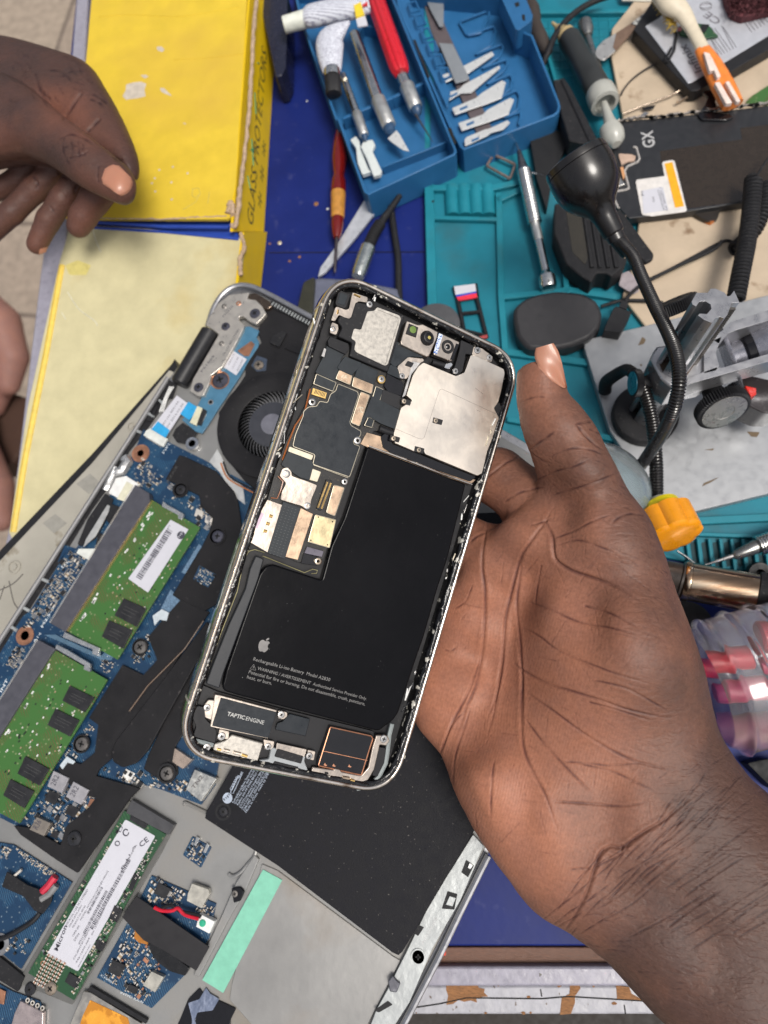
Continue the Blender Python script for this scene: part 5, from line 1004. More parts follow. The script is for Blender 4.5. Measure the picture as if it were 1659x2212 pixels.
for i, (s_, hl, lb_) in enumerate((('G 1135 490 1150 455 1225 430 1460 310 1475 330 1320 440 1215 480 1150 510', 'G 1165 480 1205 455 1215 465 1175 492', 'thin pointed steel blade, topmost of the row in the blue lid'), ('G 1170 580 1185 560 1262 538 1290 510 1505 395 1510 410 1335 560 1272 562 1190 612', 'G 1205 580 1250 555 1255 568 1212 590', 'long triangular pointed blade lying second from top in the blue lid'), ('G 1220 652 1365 590 1400 560 1520 485 1545 495 1520 590 1420 630 1385 640 1238 692', 'G 1265 655 1310 635 1315 648 1270 668', 'broad blade with slanted chisel end, third from top in the lid'), ('G 1258 742 1405 690 1435 660 1570 590 1595 600 1560 690 1440 735 1278 788', 'G 1305 748 1350 728 1355 742 1310 762', 'broad chisel ended blade, fourth from top and second from bottom in the lid'), ('G 1295 842 1310 825 1420 780 1445 775 1555 725 1570 740 1530 780 1455 800 1430 820 1300 880', 'G 1335 845 1380 825 1385 838 1340 858', 'short narrow blade with notched end, bottommost in the blue lid'))):
    flat('craft_blade', s_, 8.2 + i * .1, .6, blade, lb_, 'blade', GB, hole=hl)  # loose craft knife blades
flat('flat_scraper', 'G 1140 258 1225 265 1325 470 1300 485 1242 502', 9.6, .6, M('scraper_grey', (.30, .32, .34), .38, .4, var=.04), 'grey flat metal scraper strip with round stamp lying over the top blades', 'scraper', r=1.5)
flat('pointed_scraper', 'G 1050 -40 1165 -40 1170 60 1168 160 1145 160 1090 60', 9.4, .8, MC['scraper_grey'], 'grey pointed metal strip entering the lid from the top edge of the photo', 'scraper')
# knives
blueb = M('blue_collar', (.03, .07, .14), .3)
kn = thing('craft_knife', L_('G 900 400', 8), 'craft knife with fluted red plastic handle and needle tip in the blue case', 'craft knife', 'craft knives in the blue case')
a_, c_ = L_('G 725 -90', 19), L_('G 915 445', 19)
b = MB(); fluted(b, a_, c_, 5.4, M('red_plastic', (.58, .010, .022), .33, var=.03, coat=.2)); b.build('handle', kn)
b = MB(); shaft(b, L_('G 905 425', 18), L_('G 950 530', 17), ((0, 3.4), (1, 3.4)), alum); b.build('ferrule', kn)
b = MB(); shaft(b, L_('G 945 515', 17), L_('G 1003 655', 15), ((0, 3.9), (.05, 4.3), (.95, 4.1), (1, 3.6)), knurl, 28); b.build('knurled_grip', kn)
b = MB(); shaft(b, L_('G 998 640', 15), L_('G 1018 700', 14), ((0, 3.2), (.4, 3.5), (.8, 2.4), (1, .8)), blueb); b.build('collar', kn)
b = MB(); shaft(b, L_('G 1000 690', 15), L_('G 1108 862', 11), ((0, .7), (.5, .5), (1, .1)), M('dark_needle', (.12, .11, .11), .35, .8), 8); b.build('needle', kn)
kn = thing('craft_knife', L_('G 720 500', 8), 'thick silver craft knife with knurled grip and bare triangular blade in the blue case', 'craft knife', 'craft knives in the blue case')
b = MB(); shaft(b, L_('G 628 205', 18), L_('G 775 610', 17), ((0, 3.0), (.02, 3.5), (1, 3.6)), alum, 28); b.build('handle', kn)
b = MB(); shaft(b, L_('G 772 600', 17), L_('G 842 765', 16), ((0, 4.0), (.04, 4.3), (.96, 4.2), (1, 3.7)), knurl, 28); b.build('knurled_grip', kn)
b = MB(); shaft(b, L_('G 835 750', 16), L_('G 852 815', 15), ((0, 3.2), (.4, 3.4), (.8, 2.9), (1, 1.2)), blueb); b.build('collar', kn)
pz('blade', 'G 832 835 885 785 905 810 962 912 925 905 860 860', 15.5, 15, blade, 0, .0001, kn)
kn = thing('craft_knife', L_('G 640 700', 8), 'thin silver craft knife lying in the case beside two milky plastic clips', 'craft knife', 'craft knives in the blue case')
b = MB(); shaft(b, L_('G 560 455', 17), L_('G 645 690', 16), ((0, 2.2), (1, 2.5)), alum); b.build('handle', kn)
b = MB(); shaft(b, L_('G 643 682', 16), L_('G 692 820', 15), ((0, 2.6), (.05, 3.0), (.95, 2.8), (1, 2.3)), knurl, 24); b.build('knurled_grip', kn)
b = MB(); shaft(b, L_('G 690 815', 15), L_('G 700 850', 14.5), ((0, 2.0), (.4, 2.1), (1, .6)), blueb); b.build('collar', kn)
milky = M('milky_clip', (.60, .64, .62), .35, var=.04, coat=.2)
flat('plastic_clip', 'G 605 842 640 820 662 850 668 900 715 1015 730 1035 678 1052 650 985 640 890', 12, 3, milky, 'milky plastic clip in the blue case, the left one of two', 'clip', 'milky clips', 2, bevel=.0008)
flat('plastic_clip', 'G 668 885 685 848 740 840 757 870 738 905 797 1030 785 1052 745 1062 702 950', 13.4, 3, milky, 'milky plastic clip overlapping another on its right in the blue case', 'clip', 'milky clips', 2, bevel=.0008)
# glue tubes
tubm = M('tube_white', (.64, .66, .72), .35, .2, var=.05, vs=60)
def printed(name, ang, sc1):
    m = bpy.data.materials.new(name); m.use_nodes = True; t = m.node_tree; n = t.nodes; L = t.links; p = n['Principled BSDF']; tc = n.new('ShaderNodeTexCoord'); mp = n.new('ShaderNodeMapping'); mp.inputs['Rotation'].default_value = (0, 0, ang); L.new(tc.outputs['Object'], mp.inputs[0])
    wv = n.new('ShaderNodeTexWave'); wv.bands_direction = 'Y'; wv.inputs['Scale'].default_value = sc1; wv.inputs['Distortion'].default_value = .3; L.new(mp.outputs[0], wv.inputs[0]); no = n.new('ShaderNodeTexNoise'); no.inputs['Scale'].default_value = 1700; L.new(mp.outputs[0], no.inputs[0])
    g = n.new('ShaderNodeMath'); g.operation = 'GREATER_THAN'; g.inputs[1].default_value = .55; L.new(wv.outputs['Fac'], g.inputs[0]); g2 = n.new('ShaderNodeMath'); g2.operation = 'GREATER_THAN'; g2.inputs[1].default_value = .47; L.new(no.outputs[0], g2.inputs[0]); mu = n.new('ShaderNodeMath'); mu.operation = 'MULTIPLY'; L.new(g.outputs[0], mu.inputs[0]); L.new(g2.outputs[0], mu.inputs[1])
    mx = n.new('ShaderNodeMix'); mx.data_type = 'RGBA'; mx.inputs[6].default_value = (.66, .68, .74, 1); mx.inputs[7].default_value = (.22, .22, .30, 1); L.new(mu.outputs[0], mx.inputs[0]); L.new(mx.outputs[2], p.inputs['Base Color']); p.inputs['Roughness'].default_value = .35; return m
g1 = thing('glue_tube', L_('G 450 100', 20), 'white printed glue tube with a white cap lying on the case corner', 'glue tube', 'glue tubes on the knife case')
b = MB(); b.tube(spl([L_('G 335 112', 30), L_('G 370 98', 31), L_('G 500 70', 32), L_('G 640 50', 33), L_('G 720 30', 33)], 4), [v * mm for v in [5, 5.6, 6.2, 6.8, 7.2, 7.3, 7.3, 7.3, 7.2, 7.0, 6.8, 6.5, 6.2, 5.8, 5.4, 5, 4.6]], printed('tube_print', R(10), 230), 22, flat=.75); b.build('tube_body', g1)
b = MB(); shaft(b, L_('G 205 152', 30), L_('G 345 112', 30), ((0, 4.2), (.03, 4.6), (.8, 4.9), (1, 5.0)), M('cap_ivory', (.66, .68, .60), .4), 24); b.build('cap', g1)
pz('yellow_label', 'G 622 0 662 -10 692 88 640 105', 37.2, 36.2, M('label_yellow', (.75, .55, .03), .5), 1, 0, g1); pz('red_label', 'G 672 -30 700 -30 712 30 680 40', 36.6, 36, M('label_red', (.55, .03, .03), .5), 1, 0, g1); pz('white_label', 'G 640 112 695 92 712 150 652 162', 36.4, 35.6, lab, 1, 0, g1)
g2_ = thing('glue_tube', L_('G 490 350', 20), 'creased white printed glue tube with a black cap, flattened end folded upward', 'glue tube', 'glue tubes on the knife case')
b = MB(); b.tube(spl([L_('G 500 455', 27), L_('G 492 400', 28), L_('G 483 300', 30), L_('G 490 235', 31), L_('G 555 170', 33), L_('G 602 132', 34)], 4), [v * mm for v in [4.4, 4.9, 5.4, 5.9, 6.3, 6.8, 7.3, 7.7, 8, 8.2, 8.2, 8.1, 7.8, 7, 6, 5, 4, 3, 2.2, 1.5, 1]], printed('tube_print2', R(-5), 260), 22, flat=.6); b.build('tube_body', g2_)
b = MB(); shaft(b, L_('G 500 470', 27), L_('G 496 425', 27.5), ((0, 4.8), (.5, 5), (1, 4.8)), alum, 24); b.build('shoulder', g2_)
b = MB(); fluted(b, L_('G 498 450', 26.5), L_('G 508 575', 24), 4.6, blk, 24, .05, 96); b.build('cap', g2_)
b = MB(); shaft(b, L_('G 580 470', 25), L_('G 568 490', 24.5), ((0, 1), (1, 1.2)), cream, 8); b.build('glue_drip', g2_)
# screwdrivers, tweezers, plug, cables
amber = M('amber_red_plastic', (.16, .006, .004), .12, var=.1, coat=.5, trans=.15)
sd_ = thing('screwdriver', L_('G 530 1100', 0), 'screwdriver with dark red handle and wooden orange band lying on the blue bench', 'screwdriver')
b = MB(); shaft(b, L_('G 545 790', 8), L_('G 533 1175', 8), ((0, 2.5), (.2, 3.9), (.45, 4.4), (.62, 3.6), (.72, 3.2), (.8, 4.3), (.97, 4.4), (1, 4)), amber, 28); b.build('handle', sd_)
b = MB(); shaft(b, L_('G 534 1160', 8), L_('G 530 1318', 8), ((0, 4.1), (.05, 4.4), (.9, 3.9), (1, 3.6)), M('wood_orange', (.48, .22, .04), .4, var=.2, bump=.4, coat=.3), 28); b.build('band', sd_)
b = MB(); shaft(b, L_('G 530 1315', 8), L_('G 524 1435', 8), ((0, 3.4), (.3, 3.7), (.8, 2.7), (1, 1.8)), amber, 24); b.build('nose', sd_)
b = MB(); shaft(b, L_('G 525 1420', 8), L_('G 513 1645', 5), ((0, .9), (.9, .9), (1, .4)), M('dark_steel', (.08, .07, .08), .35, .8), 12); b.build('blade', sd_)
flat('plastic_spudger', 'G 702 1190 772 1262 640 1430 455 1642 412 1668 428 1612 520 1485', 4, 1.6, M('spudger_silver', (.62, .64, .68), .35, .5), 'pale silver tapering pry tool under the red screwdriver on the blue bench', 'pry tool', bevel=.0004)
pg_ = thing('audio_plug', L_('G 700 1500', 0), 'black cable with ribbed sleeve ending in a silver plug above the phone', 'plug')
tubez('cable', 'G 905 1180 850 1260 800 1330 760 1400', [9, 9, 9, 9], [1.6, 1.7, 2.2, 3.0], blkm, pg_, sm=4)
b = MB(); P_, R__ = ribtube(spl([L_('G 790 1345', 9), L_('G 750 1410', 9), L_('G 715 1490', 9)], 5), .0034, .0016, .15); b.tube(P_, R__, blkm, 16); b.build('sleeve', pg_)
b = MB(); shaft(b, L_('G 718 1485', 9), L_('G 652 1670', 9), ((0, 3.6), (.04, 4.2), (.6, 4.3), (.9, 4.0), (1, 3.5)), M('plug_nickel', (.55, .58, .55), .22, .95), 28); b.build('plug_body', pg_)
tubez('black_cable', 'G 850 1240 872 1400 895 1560 898 1700 905 1850', 4, 1.9, blkm, sm=5, label='smooth black cable running down the blue bench behind the phone top', cat='cable')
flat('grey_pouch', 'V 668 604 690 598 760 602 862 622 872 650 800 720 700 720 660 668', 6, 5, M('grey_fabric', (.11, .12, .17), .6, bump=.4), 'flat grey pouch on the bench just behind the top edge of the phone', 'pouch', r=6, bevel=.002)
flat('olive_strap', 'A 1200 15 1210 30 1190 320 1120 420 1055 300 1110 60', 9, 3, M('olive_black', (.03, .03, .02), .4), 'dark olive strap end between the laptop corner and the phone', 'strap', r=6, bevel=.001)
b = MB(); c_ = TF.P((941, 702), 7 * mm); b.lathe(c_, Z3, [(.0125, -.006), (.0135, -.003), (.013, 0), (.010, .001), (0, .0012)], M('grey_rubber', (.075, .075, .08), .5, var=.1), 40); b.build('rubber_disc', label='round dark grey rubber disc partly hidden behind the phone top', cat='disc')
# sim tray, metal tray
st_ = thing('sim_tray', TF.P((1020, 670), .003), 'black sim card tray carrying a card striped white, blue and red on the teal mat', 'sim tray')
b = MB()
for s_ in ('B 1040 200 1095 480', 'B 1200 170 1293 545', 'B 1070 335 1228 318', 'B 1095 478 1293 528', 'B 1010 105 1045 215', 'B 1195 80 1208 190'): b.tube([TF.P(p, 5 * mm) for p in q(s_)], .0011, blk, 6)
b.build('frame', st_, bevel=0)
pz('white_stripe', 'B 1008 98 1192 76 1200 140 1022 172', 6.2, 5.2, lab, 1, 0, st_); pz('blue_stripe', 'B 1022 172 1200 140 1202 156 1030 190', 6.2, 5.2, M('stripe_blue', (.02, .06, .45), .4), 0, 0, st_); pz('red_stripe', 'B 1030 190 1202 156 1212 192 1048 220', 6.2, 5.2, M('stripe_red', (.75, .03, .06), .4), 0, 0, st_); pz('end_cap', 'B 1195 540 1295 515 1300 540 1210 560', 6, 5, M('cap_red_dark', (.35, .05, .05), .5), 0, 0, st_)
b = MB(); P_ = [TF.P(p, 6.6 * mm) for p in rnd(q('G 1430 1000 1470 932 1602 992 1570 1078'), 3)]; b.tube(P_ + P_[:2], .0008, M('copper_dull', (.45, .33, .28), .35, .9), 6); b.build('sim_tray', label='empty bare metal sim card frame on the mat beside the blue case', cat='sim tray')
# silver screwdriver on mat
sd_ = thing('screwdriver', L_('H 200 1300', 3), 'long silver precision screwdriver with knurled grip standing out on the teal mat', 'screwdriver')
b = MB(); shaft(b, L_('H 98 878', 12), L_('H 122 945', 12), ((0, .3), (.1, .6), (1, .9)), alum, 10); b.build('bit', sd_)
b = MB(); shaft(b, L_('H 118 935', 12), L_('H 150 1065', 11.5), ((0, 1.2), (.5, 2), (1, 3.2)), M('gunmetal', (.18, .18, .19), .3, .9), 20); b.build('nose', sd_)
b = MB(); P_, R__ = ribtube([L_('H 148 1055', 11.5), L_('H 218 1385', 10)], .0038, .0017, .09); b.tube(P_, R__, alum, 24); b.build('knurled_grip', sd_)
b = MB(); shaft(b, L_('H 216 1380', 10), L_('H 242 1490', 9.5), ((0, 2.9), (.1, 2.4), (.5, 2.6), (.9, 2.4), (1, 2.3)), knurl, 20); shaft(b, L_('H 240 1485', 9.5), L_('H 290 1705', 9), ((0, 2.3), (1, 2.2)), alum, 20); b.build('shaft', sd_)
b = MB(); shaft(b, L_('H 284 1680', 9), L_('H 303 1785', 9), ((0, 2.2), (.25, 3.6), (.35, 4.4), (.85, 4.5), (1, 3.8)), alum, 28); b.build('spinning_cap', sd_)
flat('wire_piece', 'H 160 1055 270 1078 270 1086 160 1065', 8, .5, alum, 'short thin silver wire beside the screwdriver and lamp head', 'wire')
# solder sucker
ss = thing('solder_sucker', L_('H 500 500', 6), 'black desoldering pump with tan nozzle and translucent plunger on the mat', 'desoldering pump')
b = MB(); shaft(b, L_('H 325 140', 14), L_('H 455 262', 14), ((0, .8), (.2, 1.2), (.25, 2.2), (.55, 4.2), (.6, 5.2), (1, 5.4)), M('tan_plastic', (.42, .32, .16), .45), 28); b.build('nozzle', ss)
b = MB(); shaft(b, L_('H 420 225', 14), L_('H 622 580', 15), ((0, 5.2), (.05, 6.3), (.5, 6.6), (.52, 6.9), (.97, 7.0), (1, 6.5)), M('pump_black', (.03, .032, .032), .42, var=.25, vs=60), 32); b.build('barrel', ss)
frost = M('frosted_plastic', (.42, .42, .38), .35, var=.06, coat=.2)
b = MB(); shaft(b, L_('H 612 555', 15), L_('H 662 665', 16), ((0, 6.4), (.15, 7.8), (.5, 8.2), (.8, 7.6), (.82, 5.6), (.5, 5.4)), frost, 32); b.build('collar', ss, recalc=False)
b = MB(); shaft(b, L_('H 645 640', 16), L_('H 690 790', 17), ((0, 1.9), (.4, 2.4), (.7, 3), (1, 4)), frost, 20); shaft(b, L_('H 672 775', 17), L_('H 722 895', 17), ((0, 3.2), (.15, 5.6), (.5, 6.3), (.8, 5.4), (1, 2.5)), frost, 28); b.build('plunger', ss)
sd_ = thing('screwdriver', L_('H 560 300', 3), 'small silver screwdriver with flared round cap behind the desoldering pump', 'screwdriver')
b = MB(); shaft(b, L_('H 522 135', 9), L_('H 545 225', 9), ((0, 3.4), (.1, 4.2), (.6, 4.2), (1, 2.6)), M('gunmetal2', (.3, .3, .29), .3, .9), 28); b.build('cap', sd_)
b = MB(); shaft(b, L_('H 542 215', 9), L_('H 625 470', 8), ((0, 1.9), (.55, 1.8), (.6, 2.2), (1, 2.0)), MC['gunmetal2'], 20); b.build('shaft', sd_)
tubez('black_cable', 'H 690 -30 560 20 440 100 350 210 300 320 262 410', [14, 14, 15, 16, 16, 12], 1.7, blkm, sm=6, label='thick black cable arching from the top edge down behind the case lid', cat='cable')
tubez('frayed_cable', 'H 150 -20 200 60 215 150 250 240 300 330', [10, 10, 11, 12, 10], [3.5, 4.5, 4, 4.5, 3], M('brown_black_cloth', (.04, .03, .025), .8, bump=1, bs=300), sm=5, label='dark brown frayed cable bundle beside the case latch', cat='cable bundle')
# black visor
vz = thing('loupe_visor', L_('H 550 1300', 6), 'black plastic head loupe with ridged arm lying under the lamp head', 'loupe visor')
pz('arm', 'H 330 495 398 480 440 540 600 850 560 900 430 870 360 640', 18, 6, blkm, 3, .0015, vz); b = MB(); b.tube([L_('H 385 500', 18), L_('H 560 880', 18)], .0009, blk, 8); b.build('arm_ridge', vz)
pz('pouch', 'H 185 850 330 790 430 860 330 1080 290 1300 230 1110', 8, 3, M('soft_black', (.006, .006, .007), .6), 6, .001, vz)
pz('shell', 'H 340 1260 560 1240 690 1290 790 1600 770 1650 690 1712 660 1690 600 1690 565 1745 520 1720 480 1690 410 1630 335 1440', 17, 4, blkm, 4, .0015, vz)
pz('lens', 'H 410 1300 500 1300 545 1590 530 1640 450 1560', 17.2, 16, M('lens_dark', (.03, .025, .015), .06, coat=1), 6, 0, vz)
for i in range(4): b = MB(); b.tube([L_('H %d 1310' % (520 + i * 45), 17), L_('H %d 1660' % (570 + i * 50), 17)], .0012, blkm, 6); b.build('ridge', vz)
pz('side_arm', 'H 700 1310 745 1290 955 1570 950 1600 905 1625 870 1600 720 1400', 20, 17, blkm, 4, .001, vz)
# lamp on gooseneck
lampm = M('lamp_black', (.009, .008, .008), .28, var=.2, coat=.25, vs=80)
lamp = thing('gooseneck_lamp', TF.P((1450, 900), .008), 'black bell-shaped lamp head on a long ribbed gooseneck curving over the metal base', 'lamp')
a_, c_ = TF.P(q('H 462 985')[0], .084), TF.P(q('H 722 1478')[0], .070); d = (c_ - a_); Lh = d.length
b = MB(); b.lathe(a_, d, [(0, .06 * Lh), (.0118, .06 * Lh), (.0126, -.01 * Lh), (.0133, 0), (.0137, .06 * Lh), (.0137, .075 * Lh), (.0134, .08 * Lh), (.0137, .085 * Lh), (.0140, .18 * Lh), (.0139, .28 * Lh), (.0132, .38 * Lh), (.0118, .46 * Lh), (.0096, .54 * Lh), (.0074, .60 * Lh), (.0058, .66 * Lh), (.0050, .74 * Lh), (.0045, .93 * Lh), (.0043, .94 * Lh), (.0037, .95 * Lh), (.0036, 1.02 * Lh)], lampm, 56); b.build('lamp_head', lamp)
NP_ = q('H 722 1478 770 1520') + q('I 400 50 450 170 540 370 620 530 680 680 710 830 700 980 660 1120 590 1260 490 1410 440 1480'); NZ = [70, 71, 73, 76, 81, 86, 91, 94, 92, 84, 68, 48, 30]
b = MB(); P_, R__ = ribtube(spl([TF.P(p, z_ * mm) for p, z_ in zip(NP_, NZ)], 8), .0026, .0011, .16); b.tube(P_, R__, lampm, 14); b.build('gooseneck', lamp)
b = MB(); shaft(b, TF.P(q('H 715 1465')[0], .070), TF.P(q('H 800 1575')[0], .068), ((0, 3.4), (.9, 3.1), (1, 2.6)), lampm); b.build('neck_sleeve', lamp)
hz = thing('ribbed_hose', TF.P((1330, 830), .008), 'short ribbed black hose hanging down over the metal base plate', 'hose')
b = MB(); P_, R__ = ribtube(spl([TF.P(p, z_ * mm) for p, z_ in zip(q('I 440 890 480 980 530 1180 552 1420 556 1560 556 1700'), [50, 48, 44, 40, 36, 32])], 8), .0030, .0013, .12); b.tube(P_, R__, lampm, 14); b.build('hose', hz)
tubez('hose_end', 'I 205 960 215 900 280 850 350 815 400 840', [12, 18, 26, 34, 44], [3.2, 3.2, 2.9, 2.7, 2.6], blkm, hz, sm=5)
# microscope stand
ms = thing('microscope_stand', TF.P((1500, 900), 0), 'silver microscope stand with scratched plate, grooved post, focus knobs and arm', 'microscope stand')
platem = M('brushed_plate', (.36, .37, .385), .42, .5, var=.04, vs=300, bump=.1, bs=1200, col2=(.16, .12, .08), thr=(.735, .76, 55))
pz('base_plate', 'V 1262 750 1264 738 1272 732 1400 702 1720 622 1720 1052 1482 1110 1470 1114 1455 1108 1420 1085 1319 932', 9, 3.5, platem, 4, .0008, ms)
for s_ in ('I 865 1610 880 1585 985 1545 930 1580', 'I 1170 1235 1260 1240 1240 1275 1200 1270', 'I 430 650 460 590 485 610 470 640', 'I 880 1360 950 1350 940 1365', 'I 440 780 460 775 455 795'): b = MB(); b.poly(TF, s_, .00905, .0089, M('burn_stain', (.13, .09, .05), .7), 2); b.build('stain', ms)
PB, PT_ = TF.P(q('I 430 1145')[0], .009), TF.P(q('I 955 385')[0], .105); PT_ = Vector((PT_.x, PT_.y, .105)); PB = Vector((PT_.x, PT_.y, .009)).lerp(PB, .6)
ax = (PT_ - PB).normalized(); u_ = TF.P(q('I 1100 340')[0], .105) - TF.P(q('I 800 350')[0], .105); u_ = (u_ - ax * u_.dot(ax)).normalized(); v_ = ax.cross(u_)
FT = Fr(PT_, ax)
cross = q('I 795 350 830 290 905 290 925 262 960 262 1020 290 1040 315 1060 310 1085 275 1122 358 1070 360 1062 380 1040 440 1015 465 990 455 960 460 935 495 880 475 838 445 850 432 900 435 930 400 925 370 890 348 850 350 825 382 800 370')
b = MB(); b.prism([FT.P(p) for p in rnd(cross, .8, 2)], -ax * (PT_ - PB).length, alu); b.build('post', ms, bevel=.0003)
b = MB(); ct_ = FT.P(q('I 1075 380')[0])
for i in range(60): b.box(ct_ - ax * (.0012 * i + .002), u_ * .0016, v_ * .0005, ax * .0003, M('rack_dark', (.12, .11, .1), .4, .8))
b.build('rack_teeth', ms, smooth=False, recalc=False)
b = MB(); b.lathe(Vector((PB.x, PB.y, .009)), Z3, [(.0155, 0), (.0155, .004), (.0145, .005), (.009, .005)], blkm, 40); b.build('post_foot', ms)
pz('collar_block', 'I 515 742 530 700 560 655 640 645 700 650 850 640 920 680 955 760 940 860 900 880 760 910 660 938 590 880', 62, 44, alu, 3, .001, ms)
pz('collar_opening', 'I 572 762 640 700 760 690 860 720 800 800 760 860 660 860 600 830', 62.2, 61, M('bronze_dark', (.10, .07, .05), .4, .5), 2, 0, ms)
for s_ in ('I 920 600 1010 545 1060 490 1400 385 1400 455 1100 545 1040 570 985 640', 'I 760 918 770 870 960 800 1010 800 1400 682 1400 735 1000 850', 'I 880 640 1000 590 960 700 985 790 960 820 880 840'): pz('arm_bar', s_, 64, 52, alu, 1.5, .0008, ms)
GL = M('lens_glass', (.85, .88, .9), .05, trans=.85, var=0)
b = MB(); ctr_ = TF.P(q('I 1310 660')[0], .05); b.lathe(ctr_, Vector((1, .25, .35)), [(.016, -.016), (.0165, -.015), (.0165, -.0145), (.008, -.014), (.008, -.006), (.010, -.005), (.012, .006), (.012, .02)], M('lens_ring', (.36, .36, .40), .25, .8), 48); b.build('lens_ring', ms)
b = MB(); b.lathe(ctr_, Vector((1, .25, .35)), [(.0085, -.009), (.0095, -.008), (.0098, .02)], blkg, 40); b.build('lens_barrel', ms)
pz('red_light', 'I 1160 925 1235 940 1235 985 1200 1000', 40, 36, M('red_lens', (.6, .02, .01), .3), 2, .0006, ms); pz('lower_housing', 'I 1030 920 1180 850 1400 900 1400 1110 1290 1110 1180 1060 1120 980', 36, 20, M('housing_dark', (.03, .025, .025), .2, coat=.6), 8, .002, ms)
def knob(cpx, z_, axd, r, t, face, stem=None, nm='focus_knob'):
    c_ = TF.P(q(cpx)[0], z_ * mm); axd = Vector(axd).normalized(); u = axd.orthogonal().normalized(); v = axd.cross(u); b = MB(); n = 120; vs = []
    for tt, s_ in ((0, .93), (.08, 1), (.92, 1), (1, .93)):
        for j in range(n):
            a = 2 * math.pi * j / n; rr = r * mm * s_ * (1 + .035 * (1 if j % 2 else -1)); vs.append(c_ + axd * (t * mm * tt) + (u * math.cos(a) + v * math.sin(a)) * rr)
    b.add(vs, [[i * n + j, i * n + (j + 1) % n, (i + 1) * n + (j + 1) % n, (i + 1) * n + j] for i in range(3) for j in range(n)] + [list(range(n - 1, -1, -1)), list(range(3 * n, 4 * n))], blk)
    o = b.build(nm, ms); b = MB(); b.lathe(c_ + axd * t * mm, axd, [(r * .86 * mm, 0), (r * .86 * mm, .0003), (r * .4 * mm, .0003), (r * .38 * mm, .0001), (0, .0001)], face, 40); b.build('knob_face', o)
    if stem: b = MB(); b.lathe(c_, -axd, [(stem * mm, 0), (stem * mm, .006), (stem * .8 * mm, .012)], blk, 24); b.build('knob_stem', o)
knob('I 985 1045', 46, (.22, -.93, .30), 10.8, 5, M('knob_face_grey', (.34, .33, .31), .3, .5), 4.5); knob('I 700 420', 58, (-.35, .7, .45), 9, 5, blkm); knob('I 440 905', 50, (-.85, -.1, .15), 5.8, 3, M('knob_teal', (.01, .12, .18), .3), 3)
# clear dome with orange grip
dm = M('clear_plastic', (.72, .78, .80), .08, trans=.84, var=0, ior=1.08, coat=1)
dg = thing('magnifier_dome', TF.P((1360, 1010), .01), 'clear plastic dome with a pale rim beside the thumb, over the metal plate', 'plastic dome')
c_ = TF.P((1290, 1064), .035); b = MB()
for rr0, sg in ((.0235, 1), (.0228, -1)):
    pr = [(rr0 * math.cos(R(a)), rr0 * math.sin(R(a)) * .9) for a in range(0, 91, 9)]; b.lathe(c_, Vector((.45, .45, .8)), pr[:-1] + [(0, pr[-1][1])], dm, 48)
b.build('dome', dg); b = MB(); axd = Vector((.45, .45, .8)).normalized(); u = axd.orthogonal().normalized(); v = axd.cross(u); P_ = [c_ + (u * math.cos(a / 24 * math.pi) + v * math.sin(a / 24 * math.pi)) * .0236 for a in range(49)]; b.tube(P_, .0009, M('pale_rim', (.6, .63, .63), .3, coat=.5), 8, cap=False); b.build('rim', dg)
og = thing('stubby_screwdriver', TF.P((1450, 1150), .01), 'short orange plastic screwdriver handle with a yellow collar beside the hand', 'screwdriver handle')
om = M('orange_plastic', (.80, .30, .006), .3, var=.08, coat=.4, vs=200); a_, c_ = L_('M 262 92', 40), L_('M 345 262', 44)
b = MB(); fluted(b, a_, c_, 11.5, om, 8, .10, 64); b.build('grip', og)
b = MB(); shaft(b, L_('M 232 40', 38), L_('M 272 105', 40), ((0, 6.5), (.1, 8.2), (.9, 9.2), (1, 8.6)), M('yellow_collar', (.80, .66, .01), .35), 32); b.build('collar', og)
b = MB(); shaft(b, L_('M 205 0', 37), L_('M 238 50', 38), ((0, 4), (1, 5.5)), frost, 24); b.build('ferrule', og)
# hot air nozzle, lower screwdriver, needle
na = thing('hot_air_nozzle', TF.P((1550, 1280), .005), 'heat-stained chrome hot air gun barrel with black rings at the right edge', 'hot air gun')
chm = M('heat_stained_chrome', (.34, .22, .14), .2, 1, var=.3, vs=60, col2=(.50, .42, .32), thr=(.42, .66, 45), aniso=(R(-11), 1, 6)); a_, c_ = L_('M 385 545', 26), L_('M 985 655', 30)
b = MB(); shaft(b, a_, c_, ((0, 7.2), (.02, 8.4), (.05, 8.8), (.09, 8.6), (.1, 8.2), (1, 8.2)), chm, 48); b.build('barrel', na)
b = MB(); shaft(b, L_('M 250 510', 25), L_('M 392 548', 26), ((0, 6), (.1, 6.8), (.85, 7.2), (.9, 8.2), (1, 8.2)), M('nozzle_dark', (.06, .05, .045), .35, .4), 40); b.build('tip', na)
b = MB(); shaft(b, L_('M 895 640', 29), L_('M 975 655', 30), ((0, 8.4), (.1, 9.6), (.9, 9.6), (1, 8.4)), blkm, 40); shaft(b, L_('M 1050 660', 30), L_('M 1300 700', 31), ((0, 8.2), (.1, 11), (1, 12)), blkm, 40); b.build('black_ring', na)
sd_ = thing('screwdriver', L_('M 900 320', 3), 'silver pointed precision screwdriver over the slotted mat at the right edge', 'screwdriver')
b = MB(); shaft(b, L_('M 545 442', 10), L_('M 742 378', 12), ((0, .3), (.5, .8), (1, 1.1)), M('steel_grey', (.3, .29, .29), .3, .9), 10); b.build('bit', sd_)
b = MB(); shaft(b, L_('M 738 382', 12), L_('M 905 312', 13), ((0, 1.6), (.1, 2.2), (.9, 3.2), (1, 3.0)), MC['gunmetal2'], 24); b.build('nose', sd_)
b = MB(); P_, R__ = ribtube([L_('M 900 315', 13), L_('M 1200 210', 14)], .0046, .0012, .1); b.tube(P_, R__, alum, 28); b.build('knurled_grip', sd_)
